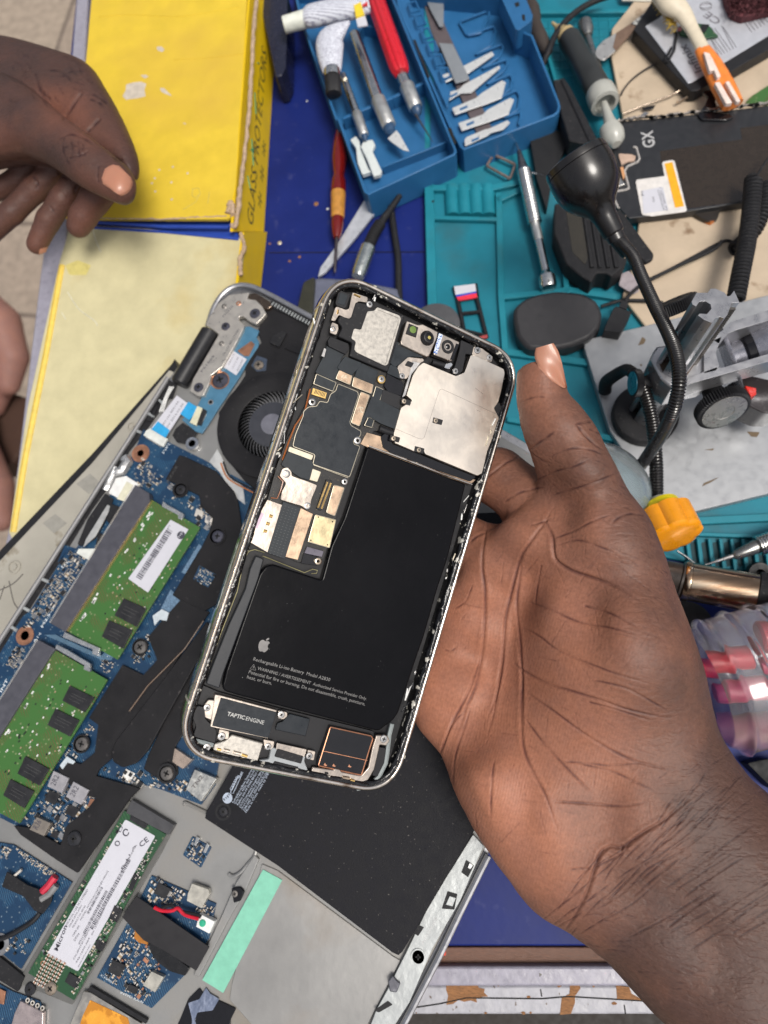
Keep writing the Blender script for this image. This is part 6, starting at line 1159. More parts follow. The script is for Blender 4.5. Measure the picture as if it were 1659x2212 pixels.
tubez('steel_needle', 'M 355 345 430 395 492 448', [12, 10, 8], [.5, .6, .5], alum, label='thin steel probe beside the orange handle on the mat', cat='probe')
b = MB(); c_ = L_('M 912 500', 10); b.lathe(c_, Vector((0, -.2, 1)), [(.0045, -.004), (.0052, 0), (.0048, .002), (.002, .002), (.0018, -.003)], blk, 28); b.build('rubber_ring', label='small black rubber ring behind the hot air barrel', cat='ring')
tubez('silver_rod', 'M 480 925 600 850 740 800 860 770', 6, [1.8, 2, 2, 2], M('brushed_rod', (.45, .45, .48), .35, .9), label='brushed silver rod on the blue bench between barrel and jar', cat='rod')
b = MB(); c_ = L_('M 425 860', 10); b.lathe(c_, Z3, [(.011, -.009), (.012, -.004), (.011, .001), (.006, .003), (0, .0035)], blk, 36); b.build('black_cap', label='round black cap peeking out between the hand and the clear jar', cat='cap')  # plain round black cap
# jar
jm = M('jar_plastic', (.92, .90, .90), .05, trans=.93, var=0, ior=1.08, coat=1)
jar = thing('clear_jar', L_('M 900 1400', 0), 'clear ribbed plastic jar lying on its side with red things inside', 'jar')
c_ = L_('M 560 1290', 38); axj = (L_('M 1480 1050', 40) - c_).normalized(); b = MB(); pr = []
for i in range(140):
    t = i / 139 * .075; pr.append((.0262 + .0016 * math.exp(-(((t % .0105) - .005) / .0011) ** 2) + (-.004 * max(0, 1 - t / .006)), t))
b.lathe(c_, axj, [(pr[0][0] * .3, 0)] + pr + [(.02, .077), (0, .078)], jm, 64)
b.lathe(c_, axj, [(p[0] - .0012, p[1] + .0006) for p in pr] + [(0, .0765)], jm, 64); b.build('jar_wall', jar)
redp = M('red_bits', (.55, .01, .03), .35, var=.15); pinkp = M('pink_bits', (.5, .05, .13), .35)
for i, (s_, z_, r_, m_) in enumerate((('M 540 1130 860 1095', 34, 4, redp), ('M 700 1290 1000 1260', 34, 4, pinkp), ('M 640 1540 1000 1480', 24, 6, M('pink_dark', (.3, .08, .12), .4)), ('M 905 960 1300 930', 46, 6, redp), ('M 560 1430 640 1400', 26, 5, blk), ('M 950 1130 1250 1110', 34, 3, pinkp))):
    p_ = q(s_); b = MB(); shaft(b, TF.P(p_[0], z_ * mm), TF.P(p_[1], (z_ + 1) * mm), ((0, r_ * .8), (.05, r_), (.95, r_), (1, r_ * .8)), m_, 20)
    b.build('plastic_cap', label=('bright red cap inside the mouth of the clear jar', 'pink cap in the middle of the clear jar', 'dark pink cap at the bottom inside the clear jar', 'large red cap at the far right inside the clear jar', 'small black plug near the mouth of the clear jar', 'thin pink cap at the right inside the clear jar')[i], cat='cap', group='coloured caps in the clear jar')  # plain coloured cylinders standing for the things in the jar
pz('black_sleeve', 'M 830 1790 973 1760 1200 1800 1200 2050 1000 1960', 10, 1, M('soft_black2', (.004, .004, .005), .7), 6, .001, label='black cloth on the bench below the clear jar', cat='cloth')
pz('red_stick', 'N 1215 1010 1252 995 1255 1048 1225 1052', 3, .3, M('red_paint', (.75, .04, .01), .4), .5, 0, label='small orange red piece at the bench edge beside the laptop', cat='plastic piece')
# puck, usb plug, scrap
pz('charging_puck', 'V 1110 690 1110 665 1130 646 1165 633 1205 627 1258 632 1290 648 1302 675 1298 705 1275 730 1235 747 1185 756 1140 752 1118 728', 14, 3.2, M('puck_grey', (.028, .027, .03), .55, var=.08, col2=(.25, .25, .25), thr=(.78, .8, 700)), 10, .002, label='flat rounded dark grey puck lying on the teal mat', cat='puck')
up_ = thing('usb_plug', L_('I 290 480', 3), 'black usb plug with thin cable on the mat beside the metal plate', 'plug')
pz('plug_shell', 'I 198 548 205 520 262 400 280 380 388 420 375 450 312 565', 16, 8, blk, 2, .0008, up_); pz('plug_neck', 'I 300 385 320 340 365 350 355 405', 14, 9, blk, 1, .0006, up_); tubez('cable', 'I 340 350 380 300 450 240 520 200 700 110 940 0 1000 -60', [11, 11, 11, 11, 11, 11, 11], .9, blkm, up_, sm=5)
tubez('thin_cable', 'I 180 385 240 365 320 345 470 345 600 360', [8, 8, 8, 8, 8], .9, blkm, sm=5, label='thin black cable between the grey puck and the focus knob', cat='cable')
flat('crumpled_film', 'I 300 240 320 160 370 140 420 200 440 280 400 300', 9, .5, M('film_grey', (.34, .30, .32), .3, bump=1, bs=200), 'crumpled grey plastic film scrap beside the gooseneck', 'film scrap', r=3)
def coil(name, px, zs, R_, r_, pitch, label, n=12):
    C_ = spl([TF.P(p, z_ * mm) for p, z_ in zip(q(px), zs)], 14); P_, _ = ribtube(C_, 1, pitch / 12 * 3); out = []; up0 = Vector((0, 0, 1))
    for i, p in enumerate(P_):
        t = (P_[min(i + 1, len(P_) - 1)] - P_[max(i - 1, 0)]).normalized(); a = up0 - t * up0.dot(t); a.normalize(); s_ = t.cross(a); an = i * 2 * math.pi / 12; out.append(p + (a * math.cos(an) + s_ * math.sin(an)) * R_)
    b = MB(); b.tube(out, r_, blkm, 7); b.build(name, label=label, cat='coiled cable', group='coiled cables')
coil('coiled_cable', 'H 1570 1110 1555 1300 1530 1500 1490 1700 1460 1860', [22, 22, 24, 26, 26], .0036, .0009, .0021, 'thick coiled black cable running down beside the microscope post')
coil('coiled_cable', 'H 1650 1150 1630 1300 1580 1420 1500 1500 1440 1550', [14, 14, 13, 12, 12], .0030, .0009, .0021, 'looser coiled black cable curling left behind the other coil')
tubez('thin_cable', 'H 1440 1500 1380 1495 1200 1590 1050 1670 930 1728', 8, .8, blkm, sm=5, label='thin black cable end leaving the coiled cable across the beige tile', cat='cable')
tubez('thin_cable', 'H 1680 960 1640 1010 1590 1090', 20, .6, blkm, sm=5, label='thin dark wire at the right edge over the phone screen', cat='cable')
# phone screen GX
gx = thing('phone_screen', L_('H 1200 1000', 6), 'loose black phone display assembly marked GX with an orange striped white label', 'phone screen')
dsp = M('display_black', (.020, .021, .024), .38, var=.08)
pz('screen_panel', 'H 735 752 1000 728 1280 700 1760 640 1760 1210 1500 1255 1150 1310 800 1352 745 1290 690 1180 700 900', 12, 7.2, dsp, 2, .0006, gx)
pz('exposed_backing', 'H 992 935 1500 862 1490 792 1760 760 1760 1212 1165 1290 1085 1000 1000 1010', 12.1, 11.9, M('backing_brown', (.028, .020, .014), .16, coat=.2), 1, 0, gx)
b = MB(); b.text('GX', TF, *q('H 962 908 945 806'), 12.05 * mm, M('gx_grey', (.42, .42, .42), .5), hpx=26, bold=True); b.build('screen_mark', gx, smooth=False, recalc=False)
lw = pz('white_label', 'H 842 1125 850 1112 1020 1090 1005 1010 1012 1000 1070 990 1082 998 1158 1300 1150 1310 945 1338 885 1330 878 1318', 12.35, 12.1, M('label_beige_white', (.66, .63, .6), .5), 1.5, 0, gx)
pz('orange_stripe', 'H 1020 1012 1068 1002 1140 1275 1086 1285', 12.5, 12.3, M('stripe_orange', (.80, .38, .01), .45), 1, 0, lw)
pz('paper_sticker', 'H 880 1180 1010 1155 1045 1300 890 1320', 12.5, 12.3, lab, 1, 0, lw)
b = MB(); b.text('Lot. 3A5AZ07_1', TF, *q('H 1040 1300 1000 1160'), 12.55 * mm, prt, 5); b.text('(01)09100010101', TF, *q('H 1022 1300 985 1175'), 12.55 * mm, prt, 4); b.text('GX', TF, *q('H 960 1250 955 1215'), 12.55 * mm, prt, 5); b.text('P1', TF, *q('H 892 1210 888 1185'), 12.55 * mm, prt, 5); b.build('sticker_print', lw, smooth=False, recalc=False)
b = MB(); b.tube([TF.P(p, 12.1 * mm) for p in rnd(q('H 830 910 845 912 865 985 850 1005 790 1030 772 1060 800 1165 780 1175 690 1190 735 1290'), 2)], .0006, M('edge_pale', (.6, .56, .52), .3, .4), 6); b.build('edge_trim', gx)
for s_, m_ in (('H 735 960 740 950 815 955 842 965 835 995 790 1000 755 1022', M('flex_tan', (.48, .34, .26), .4)), ('H 745 1035 765 1032 775 1090 765 1110', M('flex_orange', (.6, .3, .14), .4)), ('H 700 1115 740 1090 775 1140 700 1160', steel)): pz('flex_connector', s_, 13, 12, m_, 1, .0002, gx)
b = MB(); rgm = random.Random(8)
P_ = spl([TF.P(p, 13 * mm) for p in q('H 738 748 850 728 1000 722 1200 695 1400 670 1500 655 1760 620')], 10); P_ = [p + Vector((rgm.uniform(-.4, .4), rgm.uniform(-.6, .6), 0)) * .001 for p in P_]; b.tube(P_, [.0008 * rgm.uniform(.6, 1.6) for _ in P_], M('torn_frame_metal', (.5, .45, .4), .3, .9, bump=.6, col2=(.01, .01, .01), thr=(.5, .54, 300)), 7); b.build('torn_edge_frame', gx)
b = MB(); b.tube([TF.P(p, 11 * mm) for p in q('H 770 1338 950 1318 1200 1290 1400 1262 1520 1240')], .0009, MC['torn_frame_metal'], 7); b.build('lower_edge_frame', gx)
pz('black_foil', 'H 1255 570 1275 560 1368 562 1340 590 1335 630 1350 680 1240 690 1270 650 1290 600', 14, 12.5, blkg, 2, .0002, gx); pz('black_bracket', 'H 1235 690 1420 700 1450 725 1400 745 1250 740 1225 710', 13.4, 12, blkg, 3, .0004, gx)
pz('orange_cap', 'H 1180 1310 1370 1290 1350 1350 1310 1375 1250 1350', 9, 6.4, M('cap_black_orange', (.02, .015, .012), .4, col2=(.7, .2, .03), thr=(.56, .6, 60)), 3, .0008, label='black and orange cap tucked under the loose phone screen', cat='cap')  # flat black and orange cap
# phone battery, brush etc
pb = thing('phone_battery', L_('H 1200 250', 6), 'silver labelled phone battery in a black frame with Infinix lettering', 'phone battery')
pz('frame', 'H 828 182 960 -20 1760 -120 1760 250 1225 560 1180 562 1012 385', 14, 7, blk, 2, .001, pb)
sl2 = pz('silver_label', 'H 900 162 985 110 1160 -40 1760 -110 1760 160 1190 508 1165 515 1155 500', 14.6, 13.9, M('battery_label_silver', (.55, .56, .60), .38, .35, var=.05), 1.5, .0002, pb)
b = MB(); b.text('Infinix', TF, *q('H 1262 435 1150 270'), 14.65 * mm, M('print_grey', (.16, .15, .17), .5), hpx=20, bold=True); b.text('CE', TF, *q('H 1375 128 1290 70'), 14.65 * mm, MC['print_grey'], hpx=18, bold=True)
rgm = random.Random(5)
for i in range(9): 
    x, y = 1310 + 18 * i, 370 - 9 * i; b.tube([L_('H %d %d' % (x + 10, y - 5), 14.65), L_('H %d %d' % (x - 95 + rgm.randint(0, 40), y - 165 + rgm.randint(0, 50)), 14.65)], .00018, MC['print_grey'], 4)
for i in range(7):
    x, y = 1560 + 20 * i, 200 - 12 * i; b.tube([L_('H %d %d' % (x, y), 14.65), L_('H %d %d' % (x - 90, y - 130 + rgm.randint(0, 30)), 14.65)], .00018, MC['print_grey'], 4)
c_ = L_('H 1275 38', 14.65)
for k_ in range(3): b.tube([c_ + Vector((math.cos(a), math.sin(a) * (.4 + .3 * k_), 0)) * .0032 for a in [j * .35 for j in range(19)]], .00015, MC['print_grey'], 4)
b.build('label_print', sl2, smooth=False, recalc=False)
br = thing('toothbrush', L_('H 1250 300', 8), 'worn toothbrush, white neck and orange striped grip, lying across the silver battery', 'toothbrush')
ivory = M('ivory_plastic', (.66, .58, .44), .4, var=.06, coat=.2)
tubez('neck', 'H 1010 -60 1060 20 1130 80 1190 180 1260 310', [26, 25, 24, 22, 21], [7.5, 7, 5, 3.6, 3.6], ivory, br, 18, 5, .7)
orm = M('grip_orange', (.80, .22, .03), .35, coat=.3); tubez('grip', 'H 1250 300 1310 400 1380 530 1440 650', [21, 20, 19, 18], [4, 5.6, 6.2, 5.8], orm, br, 18, 4, .6)
for s_ in ('H 1262 320 1300 330 1335 430 1300 440', 'H 1290 350 1312 350 1370 470 1345 480', 'H 1330 510 1362 505 1440 635 1400 640', 'H 1395 505 1420 500 1492 625 1465 630'): pz('white_inlay', s_, 24.4, 22, M('inlay_white', (.75, .62, .55), .35), 2, .0003, br)
bm_ = M('bristle_yellow', (.5, .34, .05), .6, var=.3); b = MB(); rgm = random.Random(2)
for i in range(170):
    t = rgm.random(); p = q('H %f %f' % (965 + 120 * t + rgm.uniform(0, 25), -30 + 190 * t + rgm.uniform(-15, 15)))[0]; a_ = TF.P(p, 20 * mm); b.tube([a_, a_ + Vector((rgm.uniform(-4, -1), rgm.uniform(-3, 0), rgm.uniform(-3, 3))) * .001], .00022, bm_, 4, cap=False)
b.build('bristles', br, recalc=False, kind='stuff')
pcs = thing('circuit_board_piece', L_('H 1230 200', 15), 'small ragged green circuit board on the silver battery under the brush', 'circuit board')
pz('board', 'H 1100 170 1150 140 1290 150 1325 195 1355 222 1260 238 1190 228 1120 212', 16.4, 15.2, pcbd, 1, .0002, pcs); pz('black_chip', 'H 1250 150 1300 150 1270 200 1240 190', 17, 16.3, blk, 1, .0002, pcs); pz('pink_part', 'H 1100 170 1125 165 1125 188 1102 188', 17, 16.3, M('pink_part', (.6, .2, .2), .4), 1, .0002, pcs)
pz('green_board', 'H 1520 640 1550 600 1659 530 1760 480 1760 600 1659 640', 8, 6.4, pcbg, 1, .0002, label='green circuit board corner at the right edge above the phone screen', cat='circuit board')
sp = thing('metal_spudger', L_('H 700 250', 6), 'flat metal opening tool with rounded silver tip and brown blade above the mat', 'opening tool')
pz('tip', 'H 588 335 602 290 640 250 722 202 735 230 718 312 645 372 605 360', 12, 11, M('spudger_pale', (.55, .54, .52), .35, .7), 4, .0003, sp); pz('blade', 'H 722 202 818 140 850 165 718 312 700 290', 12.2, 11.2, M('spudger_brown', (.26, .17, .12), .35, .5), 1, .0003, sp); pz('striped_end', 'H 815 142 975 15 1005 45 860 160', 13, 11, M('stripe_dark', (.10, .10, .11), .5, aniso=(R(-40), 1, 1), col2=(.45, .45, .42), thr=(.5, .52, 500)), 1, .0003, sp)
tubez('bent_clip', 'H 760 705 870 660 1060 590 1120 555 1150 570', 9, .5, M('brass_wire', (.55, .45, .35), .3, 1), label='bent brass spring wire on the beige tile above the screen', cat='wire'); tubez('bent_clip', 'H 1100 632 1160 600 1165 570 1140 555', 9.5, .7, MC['brass_wire'], label='small hooked brass clip at the end of the spring wire', cat='wire')
tubez('thin_cable', 'H 980 390 900 430 820 490 770 550 750 590', 8, .45, blkm, sm=5, label='thin dark loop of wire on the beige tile', cat='wire'); 
b = MB(); b.tube([TF.P(p, 16 * mm) for p in rnd(q('H 1085 200 1095 210 1080 310 1040 380 1020 375 1060 300'), 2)], .0007, blk, 6); b.build('black_clip', label='black bent wire clip on the edge of the silver battery', cat='clip')
b = MB(); cl = M('maroon_cloth', (.09, .025, .03), .9, bump=1, bs=250, var=.4); rgm = random.Random(12)
b.poly(TF, 'H 1385 -60 1400 10 1440 85 1500 108 1560 95 1659 70 1760 60 1760 -80', .0185, .0148, cl, 3)
for i in range(380):
    p = q('H %f %f' % (rgm.uniform(1400, 1700), rgm.uniform(-30, 100)))[0]; a_ = TF.P(p, .0185)
    if p[1] * 2.8656 > 60 + rgm.uniform(0, 45): continue
    b.tube([a_, a_ + Vector((rgm.uniform(-1, 1), rgm.uniform(-2, 1), rgm.uniform(.3, 1.2))) * .0022], .00025, cl, 4, cap=False)
b.build('wool_cloth', recalc=False, label='tuft of dark maroon woolly cloth at the top right corner', cat='cloth')
for s_, lb_ in (('H 855 725 900 690 925 700 890 722', 'small bright metal scrap on the tile above the screen'), ('H 880 665 965 650 950 672 890 680', 'small black scrap above the phone screen')): flat('metal_scrap', s_, 9 if 'bright' in lb_ else 8.4, .6, steel if 'bright' in lb_ else blkg, lb_, 'scrap')
flat('amber_scrap', 'I 1480 0 1500 10 1490 20', 9, .5, steel, 'tiny metal scrap at the tile edge', 'scrap') if 0 else None
pz('white_paper', 'H 740 -40 960 -40 940 8 760 2', 7, 6.3, M('paper_pale', (.6, .58, .5), .6), 0, 0, label='strip of pale paper at the top edge behind the mat', cat='paper')
pz('laptop_charger', 'J 1560 -60 1730 -60 1735 100 1725 400 1700 455 1662 465 1640 350 1590 120', 20, 1, M('charger_navy', (.015, .017, .035), .22), 4, .002, label='glossy dark navy block between the yellow box and the knife case', cat='charger block')
# ================================================================ HANDS (implicit surfaces meshed once, one continuous mesh each)
def snets(F, org, h):
    nx, ny, nz = F.shape; s = F < 0
    act = np.zeros((nx - 1, ny - 1, nz - 1), bool); allin = np.ones_like(act); sl = lambda a, i, j, k: a[i:nx - 1 + i, j:ny - 1 + j, k:nz - 1 + k]
    for i in (0, 1):
        for j in (0, 1):
            for k in (0, 1): v = sl(s, i, j, k); act |= v; allin &= v
    act &= ~allin; idx = np.argwhere(act); vid = -np.ones(act.shape, np.int64); vid[act] = np.arange(len(idx))
    acc = np.zeros((len(idx), 3)); cnt = np.zeros(len(idx))
    for ax in range(3):
        for o1 in (0, 1):
            for o2 in (0, 1):
                a = [0, 0, 0]; oth = [t for t in range(3) if t != ax]; a[oth[0]] = o1; a[oth[1]] = o2; b = list(a); b[ax] = 1
                fa = F[idx[:, 0] + a[0], idx[:, 1] + a[1], idx[:, 2] + a[2]]; fb = F[idx[:, 0] + b[0], idx[:, 1] + b[1], idx[:, 2] + b[2]]
                m = (fa < 0) != (fb < 0); t = np.where(m, fa / np.where(m, fa - fb, 1), 0); p = np.array(a, float)[None, :].repeat(len(idx), 0); p[:, ax] = t
                acc[m] += p[m]; cnt[m] += 1
    V = (idx + acc / cnt[:, None]) * h + org; Q = []
    for ax in range(3):
        oth = [t for t in range(3) if t != ax]; a = [slice(1, n - 1) for n in F.shape]; b = list(a); a[ax] = slice(0, F.shape[ax] - 1); b[ax] = slice(1, F.shape[ax])
        sa, sb = s[tuple(a)], s[tuple(b)]; e = np.argwhere(sa != sb); flip = sa[tuple(e.T)]
        e2 = e.copy(); e2[:, oth[0]] += 1; e2[:, oth[1]] += 1; c = []
        for d0, d1 in ((0, 0), (1, 0), (1, 1), (0, 1)):
            w_ = e2.copy(); w_[:, oth[0]] -= d0; w_[:, oth[1]] -= d1; c.append(vid[tuple(w_.T)])
        qd = np.stack(c, 1); 
        if ax == 1: flip = ~flip
        qd = np.where(flip[:, None], qd[:, ::-1], qd); Q.append(qd[(qd >= 0).all(1)])
    return V, np.concatenate(Q)
def lapl(V, Q, it, lam=.5):
    E_ = np.concatenate([Q[:, [i, (i + 1) % 4]] for i in range(4)]); E_ = np.concatenate([E_, E_[:, ::-1]])
    for _ in range(it):
        S_ = np.zeros_like(V); C_ = np.zeros(len(V))
        for k in range(3): S_[:, k] = np.bincount(E_[:, 0], V[E_[:, 1], k], len(V))
        C_ = np.bincount(E_[:, 0], minlength=len(V)); V = V * (1 - lam) + lam * S_ / np.maximum(C_, 1)[:, None]
    return V
def polyd(X, Y, P):
    'signed distance to polygon, positive inside'
    P = np.asarray(P); d = np.full(X.shape, 1e9); ins = np.zeros(X.shape, bool)
    for i in range(len(P)):
        a = P[i]; b = P[(i + 1) % len(P)]; e = b - a; wx = X - a[0]; wy = Y - a[1]; t = np.clip((wx * e[0] + wy * e[1]) / max(e @ e, 1e-12), 0, 1)
        d = np.minimum(d, (wx - e[0] * t) ** 2 + (wy - e[1] * t) ** 2)
        c = (a[1] > Y) != (b[1] > Y); xi = a[0] + (Y - a[1]) * e[0] / (e[1] if abs(e[1]) > 1e-12 else 1e-12); ins ^= c & (X < xi)
    d = np.sqrt(d); return np.where(ins, d, -d)
def smin(a, b, k):
    h_ = np.clip(.5 + .5 * (b - a) / k, 0, 1); return b * (1 - h_) + a * h_ - k * h_ * (1 - h_)
def rbf(px, ctl, sig=120.0):
    'smooth blend of control values given at view pixels'
    ctl = np.asarray(ctl, float); px = np.asarray(px); num = 0; den = 0
    for c in ctl:
        w_ = 1 / (((px[..., 0] - c[0]) ** 2 + (px[..., 1] - c[1]) ** 2) / sig ** 2 + .12) ** 2; num = num + w_[..., None] * c[2:]; den = den + w_
    return num / den[..., None]
def WP(x, y, z_): return np.array(TF.P((x, y), z_))
def catmull(P, n=5, closed=True):
    P = [Vector(p) for p in P]; N = len(P); out = []
    for i in range(N):
        a, b, c, d = P[i - 1], P[i], P[(i + 1) % N], P[(i + 2) % N]
        for j in range(n):
            t = j / n; out.append(tuple(.5 * ((2 * b) + (c - a) * t + (2 * a - 5 * b + 4 * c - d) * t * t + (-a + 3 * b - 3 * c + d) * t ** 3)))
    return out
class Hand:
    def __init__(s, lo, hi, h):
        s.h = h; s.org = np.array(lo, float); n = ((np.array(hi) - s.org) / h).astype(int) + 1
        s.ax = [s.org[k] + h * np.arange(n[k]) for k in range(3)]; s.X, s.Y = np.meshgrid(s.ax[0], s.ax[1], indexing='ij'); s.F = np.full(tuple(n), .05, np.float32)
    def slab(s, px, ctl, k=.004, edge=1.0, bumps=(), sig=120.0, ref=.085):
        pw = []
        for p in px: zc = rbf(np.array([[p[0], p[1]]]), ctl, sig)[0][0]; pw.append(WP(p[0], p[1], zc)[:2])
        D = polyd(s.X, s.Y, pw); P3 = np.stack([s.X, s.Y, np.full_like(s.X, ref)], -1); uv = proj(P3); c = rbf(uv, ctl, sig); zc, T = c[..., 0], c[..., 1]
        t = np.clip(D / (T * edge), 0, 1); pr = T * np.sqrt(np.clip(1 - (1 - t) ** 2, 0, 1)); up_ = np.zeros_like(zc)
        for bx, by, br, ba in bumps: up_ += ba * np.exp(-((uv[..., 0] - bx) ** 2 + (uv[..., 1] - by) ** 2) / br ** 2)
        up_ *= np.clip(D / .008, 0, 1); zz = s.ax[2][None, None, :] - zc[..., None]; inn = np.where(zz > 0, zz - (pr + up_)[..., None], -zz - pr[..., None]); out = np.sqrt(np.minimum(D, 0)[..., None] ** 2 + zz ** 2)
        f = np.where((D > 0)[..., None], inn, out).astype(np.float32); s.F = smin(s.F, f, k)
    def cone(s, pts, k=.004):
        pts = [(WP(p[0], p[1], p[2]), p[3]) for p in pts]; G = None; f = np.full(s.F.shape, 1.0, np.float32)
        X = s.ax[0][:, None, None]; Y = s.ax[1][None, :, None]; Zz = s.ax[2][None, None, :]
        for (a, ra), (b, rb) in zip(pts[:-1], pts[1:]):
            e = b - a; t = np.clip(((X - a[0]) * e[0] + (Y - a[1]) * e[1] + (Zz - a[2]) * e[2]) / (e @ e), 0, 1)
            d = np.sqrt((X - a[0] - e[0] * t) ** 2 + (Y - a[1] - e[1] * t) ** 2 + (Zz - a[2] - e[2] * t) ** 2) - (ra + (rb - ra) * t); f = smin(f, d.astype(np.float32), .0015)
        s.F = smin(s.F, f, k)
    def mesh(s, name, mat_, creases=(), pig=((0, 0, .5),), fam=(), it=3, psig=58, lev=2, wk=.62, ak=.42, noise=.00012, parent=None, **k):
        s.F[:, :, 0] = .01; s.F[:, :, -1] = .01; s.F[0] = .01; s.F[-1] = .01; s.F[:, 0] = .01; s.F[:, -1] = .01
        V, Q = snets(s.F, s.org, s.h); V = lapl(V, Q, it)
        a_, b_, c_ = V[Q[:, 0]], V[Q[:, 1]], V[Q[:, 2]]
        if (np.cross(b_ - a_, c_ - a_) * (a_ - V.mean(0))).sum() < 0: Q = Q[:, ::-1]
        me = bpy.data.meshes.new(name); me.from_pydata(V.tolist(), [], Q.tolist()); ob = bpy.data.objects.new(name, me); COL.objects.link(ob); md = ob.modifiers.new('s', 'SUBSURF'); md.levels = lev; md.render_levels = lev
        dg = bpy.context.evaluated_depsgraph_get(); m2 = bpy.data.meshes.new_from_object(ob.evaluated_get(dg)); ob.modifiers.clear(); ob.data = m2; bpy.data.meshes.remove(me); me = m2
        n = len(me.vertices); V = np.empty(n * 3); me.vertices.foreach_get('co', V); V = V.reshape(-1, 3); N = np.empty(n * 3); me.vertices.foreach_get('normal', N); N = N.reshape(-1, 3)
        uv = proj(V); vd = np.array([0, 0, CAMH]) - V; vd /= np.linalg.norm(vd, axis=1)[:, None]; face = np.clip((N * vd).sum(1) * 3, 0, 1)
        cr = np.zeros(n); dp = np.zeros(n); rg = random.Random(3)
        for pts, wd, amp in creases:
            ramp = amp; amp = amp * ak; wd = max(wd * wk, 1.5)
            pts = catmull(pts, 4, False)[:-4 * 1] if len(pts) > 2 else pts; L = len(pts) - 1; best = np.full(n, 1e9); tt = np.zeros(n)
            bb = [min(p[0] for p in pts) - 40, max(p[0] for p in pts) + 40, min(p[1] for p in pts) - 40, max(p[1] for p in pts) + 40]
            sel = np.where((uv[:, 0] > bb[0]) & (uv[:, 0] < bb[1]) & (uv[:, 1] > bb[2]) & (uv[:, 1] < bb[3]))[0]
            if not len(sel): continue
            u = uv[sel]; bs = np.full(len(sel), 1e9); ts = np.zeros(len(sel))
            for i in range(L):
                a = np.array(pts[i]); b = np.array(pts[i + 1]); e = b - a; t = np.clip(((u - a) @ e) / max(e @ e, 1e-9), 0, 1); d = np.linalg.norm(u - a - t[:, None] * e, axis=1); m = d < bs; bs[m] = d[m]; ts[m] = (i + t[m]) / L
            en = np.clip(np.minimum(ts, 1 - ts) * 6, 0.15, 1); ww = wd * (.6 + .4 * en); g = np.exp(-(bs / ww) ** 2) * en; sh = np.exp(-((bs - 2.2 * ww) / (1.6 * ww)) ** 2) * en * .3
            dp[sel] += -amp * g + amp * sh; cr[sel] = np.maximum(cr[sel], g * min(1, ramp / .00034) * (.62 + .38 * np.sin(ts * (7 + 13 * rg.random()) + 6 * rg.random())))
        V = V + N * (dp * face)[:, None]
        me.vertices.foreach_set('co', V.ravel()); me.update()
        pg_ = np.asarray(pig, float); wn = np.zeros(n); wd_ = np.zeros(n)
        for c in pg_:
            w_ = np.exp(-((uv[:, 0] - c[0]) ** 2 + (uv[:, 1] - c[1]) ** 2) / (2 * psig ** 2)) + 1e-12; wn += w_ * c[2]; wd_ += w_
        pv = np.clip(wn / wd_, 0, 1)
        for nm, val in (('pigment', pv), ('crease', cr * face)):
            at = me.attributes.new(nm, 'FLOAT', 'POINT'); at.data.foreach_set('value', val.astype(np.float32))
        me.polygons.foreach_set('use_smooth', [True] * len(me.polygons)); me.materials.append(mat_)
        o_ = V.mean(0); o_[2] = V[:, 2].min(); me.transform(Matrix.Translation(Vector(-o_))); ob.location = Vector(o_); RS[ob.name] = Vector(o_); s.V = V
        return setp(ob, **k)
